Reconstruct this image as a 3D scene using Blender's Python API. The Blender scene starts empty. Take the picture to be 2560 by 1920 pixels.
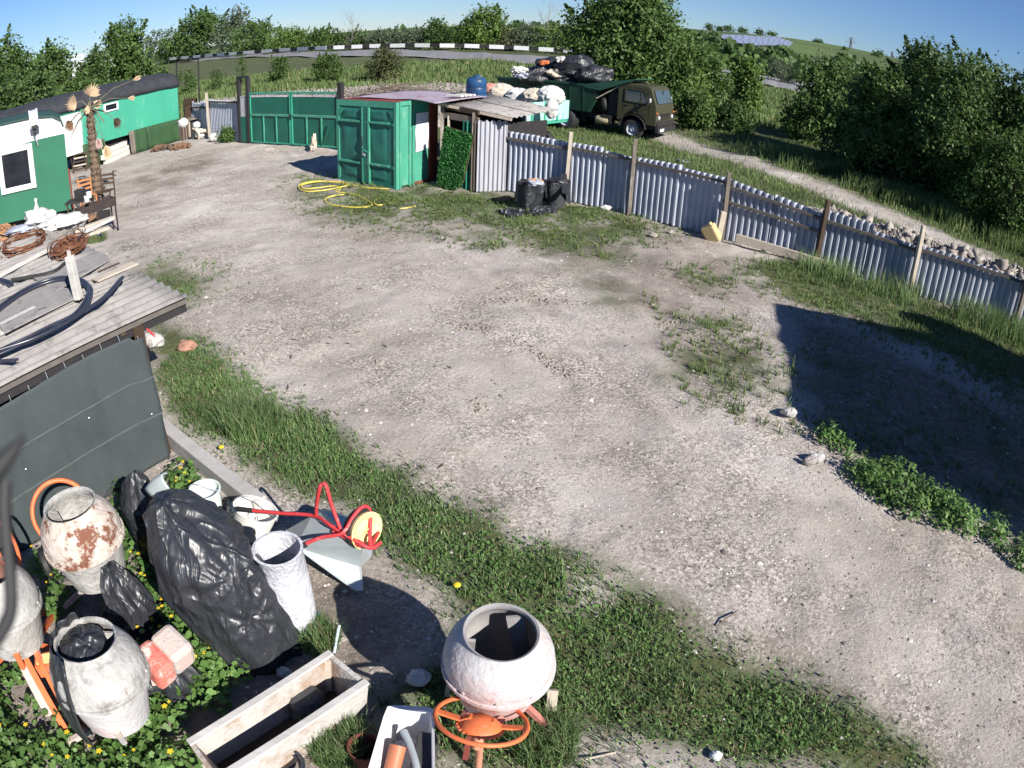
import bpy, math, random
import numpy as np
from mathutils import Vector, Matrix, noise as mnoise

random.seed(7)
RNG = np.random.default_rng(7)
sc = bpy.context.scene
COL = sc.collection
R = math.radians

# ------------------------------------------------------------------ camera (wide security lens)
F_PX, K3 = 1750.0, 0.05           # focal length in pixels of a 2560 wide picture, cubic term of the lens
PITCH, ROLL, CAM_H = R(29.0), R(2.5), 4.0
fw = Vector((0, math.cos(PITCH), -math.sin(PITCH)))
up0 = Vector((0, math.sin(PITCH), math.cos(PITCH)))
rt0 = Vector((1, 0, 0))
rt = math.cos(ROLL) * rt0 + math.sin(ROLL) * up0
up = -math.sin(ROLL) * rt0 + math.cos(ROLL) * up0
cam_d = bpy.data.cameras.new('security_camera')
cam = bpy.data.objects.new('security_camera', cam_d)
COL.objects.link(cam)
cam.matrix_world = Matrix(((rt.x, up.x, -fw.x, 0), (rt.y, up.y, -fw.y, 0), (rt.z, up.z, -fw.z, CAM_H), (0, 0, 0, 1)))
cam_d.type = 'PANO'
cam_d.sensor_width = 36.0
cam_d.sensor_fit = 'HORIZONTAL'
_mm = 2560.0 / 36.0
_a = _mm / F_PX
for tgt in (cam_d, getattr(cam_d, 'cycles', None)):
    if tgt is not None and hasattr(tgt, 'panorama_type'):
        try:
            tgt.panorama_type = 'FISHEYE_LENS_POLYNOMIAL'
            tgt.fisheye_fov = R(170)
            tgt.fisheye_polynomial_k0 = 0.0
            tgt.fisheye_polynomial_k1 = -_a
            tgt.fisheye_polynomial_k2 = 0.0
            tgt.fisheye_polynomial_k3 = -K3 * _a ** 3
            tgt.fisheye_polynomial_k4 = 0.0
        except Exception as e:
            print('cam', e)
cam_d.dof.use_dof = True; cam_d.dof.focus_distance = 7.0; cam_d.dof.aperture_fstop = 14.0   # only the dark strand right at the lens blurs
cam_d.clip_start = 0.02
cam_d.clip_end = 5000
sc.camera = cam

# ------------------------------------------------------------------ light
SUN_EL = R(33.0)
SUN_H = Vector((0.688, -0.726, 0)).normalized()
SUN = Vector((SUN_H.x * math.cos(SUN_EL), SUN_H.y * math.cos(SUN_EL), math.sin(SUN_EL)))
w = bpy.data.worlds.new('World'); sc.world = w; w.use_nodes = True
nt = w.node_tree
bg = nt.nodes['Background']
sky = nt.nodes.new('ShaderNodeTexSky'); sky.sky_type = 'NISHITA'; sky.sun_disc = False
sky.sun_elevation = SUN_EL; sky.sun_rotation = math.atan2(SUN_H.x, SUN_H.y)
sky.air_density = 1.0; sky.dust_density = 0.0; sky.ozone_density = 6.0
wb = nt.nodes.new('ShaderNodeMix'); wb.data_type = 'RGBA'; wb.blend_type = 'MULTIPLY'; wb.inputs['Factor'].default_value = 1.0
wb.inputs['B'].default_value = (.84, .94, 1.16, 1)      # cool white balance of the camera, the whole sky alike
nt.links.new(sky.outputs[0], wb.inputs['A']); nt.links.new(wb.outputs['Result'], bg.inputs[0]); bg.inputs[1].default_value = 0.05
ld = bpy.data.lights.new('sun', 'SUN'); ld.energy = 5.0; ld.angle = R(0.5); ld.color = (1.0, 0.95, 0.88)
lo = bpy.data.objects.new('sun', ld); COL.objects.link(lo)
lo.rotation_euler = SUN.to_track_quat('Z', 'Y').to_euler()
sc.view_settings.view_transform = 'Standard'
sc.view_settings.look = 'None'
sc.view_settings.exposure = 0.92
sc.view_settings.gamma = 1.0
sc.view_settings.use_curve_mapping = False
sc.render.engine = 'CYCLES'
try:
    sc.cycles.max_bounces = 5; sc.cycles.diffuse_bounces = 3; sc.cycles.glossy_bounces = 2
    sc.cycles.transmission_bounces = 3; sc.cycles.transparent_max_bounces = 6
    sc.cycles.use_denoising = True; sc.cycles.denoiser = 'OPENIMAGEDENOISE'
    sc.cycles.sample_clamp_indirect = 4.0
except Exception:
    pass

# ------------------------------------------------------------------ picking points of the place
DS = 2560.0 / 2212.0
def ray(px, py):
    dx, dy = (px * DS - 1280) / F_PX, (960 - py * DS) / F_PX
    r = math.hypot(dx, dy) or 1e-9
    th = r * (1 + K3 * r * r)
    s = math.sin(th) / r
    return math.cos(th) * fw + s * dx * rt + s * dy * up
def G(px, py, z=0.0):            # where the sight line meets height z
    d = ray(px, py); t = (z - CAM_H) / d.z
    return Vector((t * d.x, t * d.y, z))
def GR(px, py, r):               # at horizontal range r
    d = ray(px, py); t = r / math.hypot(d.x, d.y)
    return Vector((t * d.x, t * d.y, CAM_H + t * d.z))
def PP(o, px, py, y0=0.0):       # where it meets the plane local y = y0 of a thing; local (x, z)
    M = wmat(o).inverted()
    p = M @ Vector((0, 0, CAM_H)); d = M.to_3x3() @ ray(px, py)
    t = (y0 - p.y) / d.y
    q = p + t * d
    return q.x, q.z

# ------------------------------------------------------------------ noise
def _hash(ix, iy, s):
    h = (ix.astype(np.int64) * 374761393 + iy.astype(np.int64) * 668265263 + s * 1442695041) & 0x7fffffff
    h = ((h ^ (h >> 13)) * 1274126177) & 0x7fffffff
    return ((h ^ (h >> 16)) & 0xffff) / 65535.0
def vnoise(x, y, s=0):
    x = np.asarray(x, float); y = np.asarray(y, float)
    ix, iy = np.floor(x), np.floor(y); fx, fy = x - ix, y - iy
    fx = fx * fx * (3 - 2 * fx); fy = fy * fy * (3 - 2 * fy)
    a, b = _hash(ix, iy, s), _hash(ix + 1, iy, s); c, d = _hash(ix, iy + 1, s), _hash(ix + 1, iy + 1, s)
    return (a * (1 - fx) + b * fx) * (1 - fy) + (c * (1 - fx) + d * fx) * fy
def fbm(x, y, o=4, s=0):
    v, a, t = 0, .5, 0
    for i in range(o):
        v = v + a * vnoise(x, y, s + i); t += a; a *= .5; x, y = np.asarray(x) * 2.03 + 11.3, np.asarray(y) * 2.03 + 5.7
    return v / t
def sstep(a, b, x):
    t = np.clip((x - a) / (b - a), 0, 1); return t * t * (3 - 2 * t)
def inpoly(x, y, P):
    x = np.asarray(x); y = np.asarray(y); ins = np.zeros(x.shape, bool)
    n = len(P)
    for i in range(n):
        (x0, y0), (x1, y1) = P[i], P[(i + 1) % n]
        c = ((y0 > y) != (y1 > y)) & (x < (x1 - x0) * (y - y0) / ((y1 - y0) or 1e-12) + x0)
        ins ^= c
    return ins
def pdist(x, y, P, closed=True):   # distance to a polyline
    d = np.full(np.shape(x), 1e9); n = len(P)
    for i in range(n if closed else n - 1):
        ax, ay = P[i]; bx, by = P[(i + 1) % n]
        vx, vy = bx - ax, by - ay; L = vx * vx + vy * vy or 1e-9
        t = np.clip(((x - ax) * vx + (y - ay) * vy) / L, 0, 1)
        d = np.minimum(d, np.hypot(x - ax - t * vx, y - ay - t * vy))
    return d
def field(x, y, P, edge=.35):      # soft inside of a polygon: 0..1
    d = pdist(x, y, P); i = inpoly(x, y, P)
    return np.clip(.5 + np.where(i, d, -d) / (2 * edge), 0, 1)

# ------------------------------------------------------------------ terrain
_naz = np.array([-60, -45, -32.2, -27.4, -16.2, -5.0, -0.2, 6, 14, 20.8, 30, 45, 60.0])
_nr = np.array([330, 300, 242, 175, 93, 74, 65, 64, 72, 80, 95, 120, 150.0])
def near_edge(az): return np.interp(az, _naz, _nr)
def ridge(az): return np.interp(az, [-70, -40, -20, -8, -1, 13.6, 20.7, 29.8, 45, 70], [2, 3, 5, 8, 10.5, 19.4, 23.5, 25.5, 27, 27.0])
def terrain(x, y):
    x = np.asarray(x, float); y = np.asarray(y, float)
    r = np.hypot(x, y); az = np.degrees(np.arctan2(x, y))
    ne = near_edge(az)
    z = 1.0 * sstep(np.minimum(50, ne * .7), ne, r) * (np.abs(az) < 100)
    f = np.clip((r - (ne + 60)) / np.maximum(500 - ne - 60, 50), 0, 1)
    front = sstep(100, 60, np.abs(az))
    z = z + (ridge(az) - 1) * f * front
    z = z - np.maximum(r - 520, 0) * .012 * front
    z = z + (fbm(x * .35, y * .35, 3, 5) - .5) * .5 * sstep(30, 60, r)
    # truck stands a little below the yard
    z = z - .34 * sstep(5.5, 2.2, np.abs((x - 2.2) * .523 + (y - 30.6) * .853)) * sstep(8.5, 4.5, np.abs((x - 2.2) * .853 - (y - 30.6) * .523))
    return z
def tz(x, y): return float(terrain(x, y))
def hit(px, py, r0=20, r1=900):
    d = ray(px, py); h = math.hypot(d.x, d.y)
    r = r0
    while r < r1:
        p = Vector((d.x / h * r, d.y / h * r, CAM_H + d.z / h * r))
        if p.z <= tz(p.x, p.y): return p
        r *= 1.01
    return Vector((d.x / h * r1, d.y / h * r1, CAM_H + d.z / h * r1))

# ------------------------------------------------------------------ materials
MATS = {}
def M_(name, c1, c2=None, scale=6.0, rough=.8, metal=0.0, bump=0.0, bscale=None, c3=None, t3=.62, s3=2.5, w3=.06, stretch=(1, 1, 1), detail=6, spec=.3, c4=None, t4=.68, s4=7.0):
    if name in MATS: return MATS[name]
    m = bpy.data.materials.new(name); m.use_nodes = True; MATS[name] = m
    t = m.node_tree; N = t.nodes; Lk = t.links
    b = N['Principled BSDF']; b.inputs['Roughness'].default_value = rough; b.inputs['Metallic'].default_value = metal
    if 'Specular IOR Level' in b.inputs: b.inputs['Specular IOR Level'].default_value = spec
    c1 = (*c1, 1)
    if c2 is None:
        c2 = tuple(min(1, v * .78) for v in c1[:3])
    c2 = (*c2, 1)
    tc = N.new('ShaderNodeTexCoord'); mp = N.new('ShaderNodeMapping'); mp.inputs['Scale'].default_value = stretch
    Lk.new(tc.outputs['Object'], mp.inputs[0])
    n1 = N.new('ShaderNodeTexNoise'); n1.inputs['Scale'].default_value = scale; n1.inputs['Detail'].default_value = detail; n1.inputs['Roughness'].default_value = .65
    Lk.new(mp.outputs[0], n1.inputs[0])
    r1 = N.new('ShaderNodeValToRGB'); r1.color_ramp.elements[0].position = .32; r1.color_ramp.elements[1].position = .68
    r1.color_ramp.elements[0].color = c2; r1.color_ramp.elements[1].color = c1
    Lk.new(n1.outputs['Fac'], r1.inputs[0]); out = r1.outputs[0]
    if c3 is not None:
        n3 = N.new('ShaderNodeTexNoise'); n3.inputs['Scale'].default_value = s3; n3.inputs['Detail'].default_value = 8; n3.inputs['Roughness'].default_value = .7
        Lk.new(mp.outputs[0], n3.inputs[0])
        r3 = N.new('ShaderNodeValToRGB'); r3.color_ramp.elements[0].position = t3 - w3; r3.color_ramp.elements[1].position = t3 + w3
        Lk.new(n3.outputs['Fac'], r3.inputs[0])
        mx = N.new('ShaderNodeMix'); mx.data_type = 'RGBA'
        Lk.new(r3.outputs[0], mx.inputs['Factor']); Lk.new(out, mx.inputs['A']); mx.inputs['B'].default_value = (*c3, 1); out = mx.outputs['Result']
    if c4 is not None:
        n4 = N.new('ShaderNodeTexNoise'); n4.inputs['Scale'].default_value = s4; n4.inputs['Detail'].default_value = 9; n4.inputs['Roughness'].default_value = .75
        mp4 = N.new('ShaderNodeMapping'); mp4.inputs['Scale'].default_value = (1, 1, .35); mp4.inputs['Location'].default_value = (3.1, 7.7, 1.3)
        Lk.new(tc.outputs['Object'], mp4.inputs[0]); Lk.new(mp4.outputs[0], n4.inputs[0])
        r4 = N.new('ShaderNodeValToRGB'); r4.color_ramp.elements[0].position = t4 - .03; r4.color_ramp.elements[1].position = t4 + .05
        Lk.new(n4.outputs['Fac'], r4.inputs[0])
        mx4 = N.new('ShaderNodeMix'); mx4.data_type = 'RGBA'
        Lk.new(r4.outputs[0], mx4.inputs['Factor']); Lk.new(out, mx4.inputs['A']); mx4.inputs['B'].default_value = (*c4, 1); out = mx4.outputs['Result']
    Lk.new(out, b.inputs['Base Color'])
    if bump:
        nb = N.new('ShaderNodeTexNoise'); nb.inputs['Scale'].default_value = bscale or scale * 3; nb.inputs['Detail'].default_value = 5
        Lk.new(mp.outputs[0], nb.inputs[0])
        bp = N.new('ShaderNodeBump'); bp.inputs['Strength'].default_value = bump; bp.inputs['Distance'].default_value = .02
        Lk.new(nb.outputs['Fac'], bp.inputs['Height']); Lk.new(bp.outputs[0], b.inputs['Normal'])
    return m
def leafmat(name, cols, trans=.25, rough=.55, dry=None):
    m = bpy.data.materials.new(name); m.use_nodes = True; MATS[name] = m
    t = m.node_tree; N = t.nodes; Lk = t.links
    b = N['Principled BSDF']; b.inputs['Roughness'].default_value = rough
    if 'Specular IOR Level' in b.inputs: b.inputs['Specular IOR Level'].default_value = .3
    g = N.new('ShaderNodeNewGeometry'); r = N.new('ShaderNodeValToRGB')
    e = r.color_ramp.elements
    while len(e) < len(cols): e.new(.5)
    for i, c in enumerate(cols):
        e[i].position = (i / (len(cols) - 1)) if dry is None else i / (len(cols) - 1) * .9
        e[i].color = (*c, 1)
    if dry is not None:
        x = e.new(.93); x.color = (*dry, 1)
    Lk.new(g.outputs['Random Per Island'], r.inputs[0])
    tc = N.new('ShaderNodeTexCoord'); n = N.new('ShaderNodeTexNoise'); n.inputs['Scale'].default_value = .9; n.inputs['Detail'].default_value = 3
    Lk.new(tc.outputs['Object'], n.inputs[0])
    mr = N.new('ShaderNodeMapRange'); mr.inputs[1].default_value = .3; mr.inputs[2].default_value = .7; mr.inputs[3].default_value = .7; mr.inputs[4].default_value = 1.25
    Lk.new(n.outputs['Fac'], mr.inputs[0])
    mul = N.new('ShaderNodeVectorMath'); mul.operation = 'SCALE'
    Lk.new(r.outputs[0], mul.inputs[0]); Lk.new(mr.outputs[0], mul.inputs['Scale'])
    Lk.new(mul.outputs[0], b.inputs['Base Color'])
    tr = N.new('ShaderNodeBsdfTranslucent'); Lk.new(mul.outputs[0], tr.inputs[0])
    mx = N.new('ShaderNodeMixShader'); mx.inputs[0].default_value = trans
    Lk.new(b.outputs[0], mx.inputs[1]); Lk.new(tr.outputs[0], mx.inputs[2])
    Lk.new(mx.outputs[0], N['Material Output'].inputs[0])
    return m
def glassmat(name, c=(.02, .025, .03), rough=.06):
    m = M_(name, c, c, rough=rough, spec=.8); return m

turq = M_('turquoise paint', (.052, .315, .205), (.044, .265, .175), 1.0, .5, c3=(.11, .34, .25), t3=.62, s3=1.6, bump=.16, bscale=2.2, stretch=(1, 1, .35), c4=(.10, .13, .10), t4=.665, s4=6)
turq2 = M_('container paint', (.070, .31, .21), (.048, .225, .155), 4, .5, c4=(.11, .055, .03), t4=.655, c3=(.19, .34, .27), t3=.62, s3=5, stretch=(1, 1, .3), bump=.1)
teal = M_('dark teal paint', (.026, .165, .126), (.019, .125, .097), 2.5, .45, c4=(.11, .055, .03), t4=.655, c3=(.05, .13, .10), t3=.66, s3=4, bump=.12, bscale=4)
redox = M_('red oxide paint', (.23, .055, .04), (.17, .04, .03), 3, .7, c3=(.12, .07, .05), bump=.1)
gate_g = M_('gate green paint', (.017, .125, .088), (.012, .095, .068), 1.5, .55, c4=(.11, .055, .03), t4=.66, bump=.1, bscale=3)
gate_l = M_('light green paint', (.042, .30, .19), None, 4, .5, c4=(.11, .055, .03), t4=.66)
cabin_g = M_('cabin green paint', (.030, .140, .083), (.025, .118, .070), 1.0, .6, bump=.06, c4=(.06, .12, .08), t4=.66, s4=4)
white = M_('white paint', (.62, .62, .62), (.53, .54, .54), 3, .6, c3=(.45, .44, .42), t3=.7, s3=4)
whitew = M_('weathered white wood', (.52, .50, .475), (.37, .355, .33), 5, .85, c3=(.33, .24, .17), t3=.63, s3=3, stretch=(.25, 1, 1), bump=.35)
whitetrough = M_('limewashed board', (.45, .435, .41), (.36, .345, .315), 5, .9, c3=(.27, .175, .11), t3=.57, s3=3.2, w3=.1, bump=.5, bscale=30)
blk = M_('black metal', (.02, .02, .023), (.035, .03, .03), 5, .6, bump=.1)
blktarp = M_('black roofing felt', (.022, .024, .028), (.04, .042, .048), 2.5, .7, bump=.5, bscale=5)
def filmmat(name, c, rough, spec, scale, strength):
    m = bpy.data.materials.new(name); m.use_nodes = True; MATS[name] = m
    t = m.node_tree; N = t.nodes; Lk = t.links; b = N['Principled BSDF']
    b.inputs['Base Color'].default_value = (*c, 1); b.inputs['Roughness'].default_value = rough
    if 'Specular IOR Level' in b.inputs: b.inputs['Specular IOR Level'].default_value = spec
    tc = N.new('ShaderNodeTexCoord'); prev = None
    for k, (sc_, w_, st) in enumerate(((scale, 1.0, (1, 1, .8)), (scale * 2.6, .55, (.35, 1.2, .5)), (scale * 3.2, .45, (1.3, .4, .45)))):
        mp = N.new('ShaderNodeMapping'); mp.inputs['Scale'].default_value = st; mp.inputs['Rotation'].default_value = (.3 * k, .5 * k, .7 * k); Lk.new(tc.outputs['Object'], mp.inputs[0])
        n = N.new('ShaderNodeTexNoise'); n.inputs['Scale'].default_value = sc_; n.inputs['Detail'].default_value = 1.5; n.inputs['Distortion'].default_value = .8
        Lk.new(mp.outputs[0], n.inputs[0])
        a1 = N.new('ShaderNodeMath'); a1.operation = 'SUBTRACT'; Lk.new(n.outputs['Fac'], a1.inputs[0]); a1.inputs[1].default_value = .5
        a2 = N.new('ShaderNodeMath'); a2.operation = 'ABSOLUTE'; Lk.new(a1.outputs[0], a2.inputs[0])
        a3 = N.new('ShaderNodeMath'); a3.operation = 'MULTIPLY'; Lk.new(a2.outputs[0], a3.inputs[0]); a3.inputs[1].default_value = w_
        if prev is None: prev = a3.outputs[0]
        else:
            a4 = N.new('ShaderNodeMath'); a4.operation = 'ADD'; Lk.new(prev, a4.inputs[0]); Lk.new(a3.outputs[0], a4.inputs[1]); prev = a4.outputs[0]
    bp = N.new('ShaderNodeBump'); bp.inputs['Strength'].default_value = strength; bp.inputs['Distance'].default_value = .12; bp.invert = True
    Lk.new(prev, bp.inputs['Height']); Lk.new(bp.outputs[0], b.inputs['Normal'])
    return m
plastic_b = filmmat('black plastic film', (.024, .026, .031), .40, .5, 2.6, .75)
darkgreen = M_('dark green tarpaulin', (.030, .075, .030), (.022, .055, .022), 2, .7, bump=.4, bscale=5)
galv = M_('galvanised sheet', (.41, .435, .50), (.33, .355, .42), 3, .55, .0, c4=(.17, .11, .075), t4=.68, s4=4, c3=(.36, .37, .42), t3=.66, s3=4)
galv2 = M_('weathered galvanised sheet', (.35, .375, .435), (.27, .295, .355), 3, .55, .0, c4=(.16, .10, .07), t4=.645, s4=4, c3=(.27, .24, .22), t3=.70, s3=5)
galv3 = M_('pale corrugated sheet', (.40, .405, .44), (.31, .315, .35), 4, .6, .0, c3=(.40, .36, .36), t3=.66, s3=5, stretch=(1, 1, .3))
slate = M_('asbestos cement sheet', (.29, .275, .262), (.21, .198, .19), 4, .95, c3=(.13, .122, .118), t3=.60, s3=5, bump=.35, bscale=40)
wood = M_('grey weathered wood', (.185, .155, .128), (.115, .095, .08), 5, .9, stretch=(1, 1, .2), bump=.3, c3=(.36, .33, .29), t3=.62)
woodp = M_('pale wood', (.47, .41, .34), (.36, .31, .25), 5, .9, stretch=(.3, 1, 1), bump=.3)
woodd = M_('dark wood', (.07, .045, .03), (.045, .03, .02), 6, .8, bump=.2)
orange_w = M_('orange wood', (.42, .17, .06), None, 6, .6)
netm = M_('shade net', (.060, .072, .074), (.042, .053, .055), 2.6, .9, bump=.5, bscale=160, c3=(.060, .072, .073), t3=.60, s3=1.6, w3=.12, stretch=(1, 1, .6))
conc = M_('concrete', (.40, .385, .37), (.31, .30, .29), 5, .95, bump=.3, bscale=30, c3=(.27, .26, .25))
mix_w = M_('cement splashed white drum', (.40, .395, .38), (.28, .272, .258), 7, .8, bump=.7, bscale=22, c3=(.20, .19, .175), t3=.59, s3=8, c4=(.17, .085, .055), t4=.665)
mix_w2 = M_('white drum with faded red', (.47, .46, .46), (.38, .37, .37), 5, .7, bump=.45, bscale=30, c3=(.42, .25, .23), t3=.60, s3=2.6, w3=.10)
mix_low = M_('faded red drum belly', (.52, .45, .44), (.44, .36, .35), 5, .75, bump=.35, bscale=30, c3=(.40, .16, .13), t3=.53, s3=3.2, w3=.10)
mix_r = M_('white and rust drum', (.52, .48, .43), (.36, .29, .24), 12, .85, bump=.6, bscale=25, c3=(.16, .065, .04), t3=.535, s3=5.5, w3=.03)
mix_in = M_('drum inside', (.42, .41, .40), (.30, .29, .28), 7, .9, bump=.3)
orange = M_('orange paint', (.66, .17, .06), (.55, .12, .045), 8, .5, c3=(.45, .22, .16), t3=.66, s3=14)
redp = M_('red paint', (.52, .045, .05), (.40, .035, .04), 9, .55, c3=(.50, .30, .27), t3=.64, s3=16)
redd = M_('splashed red housing', (.56, .12, .09), (.52, .22, .17), 6, .8, bump=.5, bscale=40, c3=(.52, .48, .44), t3=.58, s3=9)
pinkh = M_('cement dusted housing', (.50, .36, .31), (.46, .40, .36), 12, .85, bump=.4, bscale=40, c3=(.33, .33, .33), t3=.58, s3=9)
galvt = M_('galvanised tray', (.46, .50, .51), (.38, .42, .43), 4, .40, .35, bump=.06)
yel = M_('yellow plastic', (.80, .62, .28), (.72, .55, .24), 5, .5)
yhose = M_('yellow hose', (.62, .50, .10), (.52, .42, .07), 8, .5)
rubber = M_('black rubber', (.018, .018, .02), (.03, .03, .03), 8, .6)
hosem = M_('black poly pipe', (.022, .025, .04), (.03, .034, .05), 6, .32, spec=.6)
rust = M_('rusty wire', (.20, .085, .045), (.13, .055, .03), 20, .9)
whitec = M_('white sacking', (.62, .61, .58), (.45, .44, .41), 6, .85, bump=.4, bscale=14)
creamc = M_('cream sacking', (.52, .47, .39), (.36, .31, .25), 6, .85, bump=.5, bscale=12)
olive = M_('olive truck paint', (.052, .052, .029), (.042, .042, .024), 2, .5, c4=(.11, .095, .06), t4=.64, bump=.03, c3=(.12, .10, .07), t3=.68)
dumpg = M_('dark green truck body', (.018, .066, .044), (.013, .048, .034), 2, .55, c4=(.11, .055, .03), t4=.65, c3=(.05, .05, .04), t3=.66, bump=.1)
glass = M_('dark glass', (.008, .010, .013), (.02, .022, .03), 3, .05, spec=.25)
glass2 = glassmat('sky reflecting glass', (.05, .07, .08), .04)
blueb = M_('blue plastic drum', (.02, .085, .21), (.012, .04, .10), 3.5, .4, c3=(.02, .03, .05), t3=.58, s3=5)
paper = M_('white paper', (.74, .74, .78), (.68, .68, .72), 2, .8, bump=.1, c3=(.55, .52, .62), t3=.70, s3=3)
hedge = leafmat('artificial hedge leaf', [(.015, .075, .012), (.035, .15, .03), (.06, .22, .05)], .1)
asph = M_('asphalt', (.20, .195, .20), (.16, .157, .165), 3, .95)
stone = M_('pale rubble stone', (.37, .335, .30), (.20, .18, .16), 5, .95, bump=.3)
bark = M_('bark', (.11, .085, .065), (.06, .048, .04), 9, .95, bump=.6)
palmbark = M_('palm bark', (.17, .12, .085), (.075, .055, .04), 14, .95, bump=.8, bscale=20)
palmleaf = M_('dry palm leaf', (.55, .40, .26), (.40, .28, .17), 6, .8)
palmstem = M_('dry palm stem', (.16, .15, .10), None, 6, .8)
dogw = M_('cream dog fur', (.55, .48, .40), (.40, .33, .26), 7, .95, bump=.4)
dogb = M_('brown dog fur', (.20, .11, .065), (.12, .07, .045), 7, .95, bump=.4)
dogd = M_('dark dog fur', (.06, .045, .035), (.16, .09, .05), 4, .95, bump=.4)
solarm = M_('solar panel', (.22, .26, .38), (.16, .19, .30), 2, .3)
greyp = M_('grey plastic', (.34, .38, .38), None, 4, .55)
basin = M_('dark grey basin', (.06, .06, .068), None, 5, .6)
pipeg = M_('grey pipe', (.33, .37, .40), None, 4, .5)
pipeo = M_('orange brown pipe', (.48, .17, .09), None, 4, .5)
mint = M_('mint paint', (.36, .62, .52), (.26, .54, .44), 3, .6, c3=(.10, .40, .32), t3=.58, s3=4)
fl_y = M_('yellow petal', (.75, .55, .03), None, 4, .6)
twig = M_('twig', (.15, .115, .09), None, 5, .9)
canvas = M_('pinkish roofing sheet', (.40, .35, .38), (.24, .19, .25), 1.5, .6, stretch=(1, 1, 1), c3=(.20, .06, .05), t3=.6, s3=1.5)
lampw = M_('lamp white', (.75, .76, .78), None, 4, .4)
lampp = M_('lamp cells', (.60, .62, .52), (.5, .52, .44), 30, .3)

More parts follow.
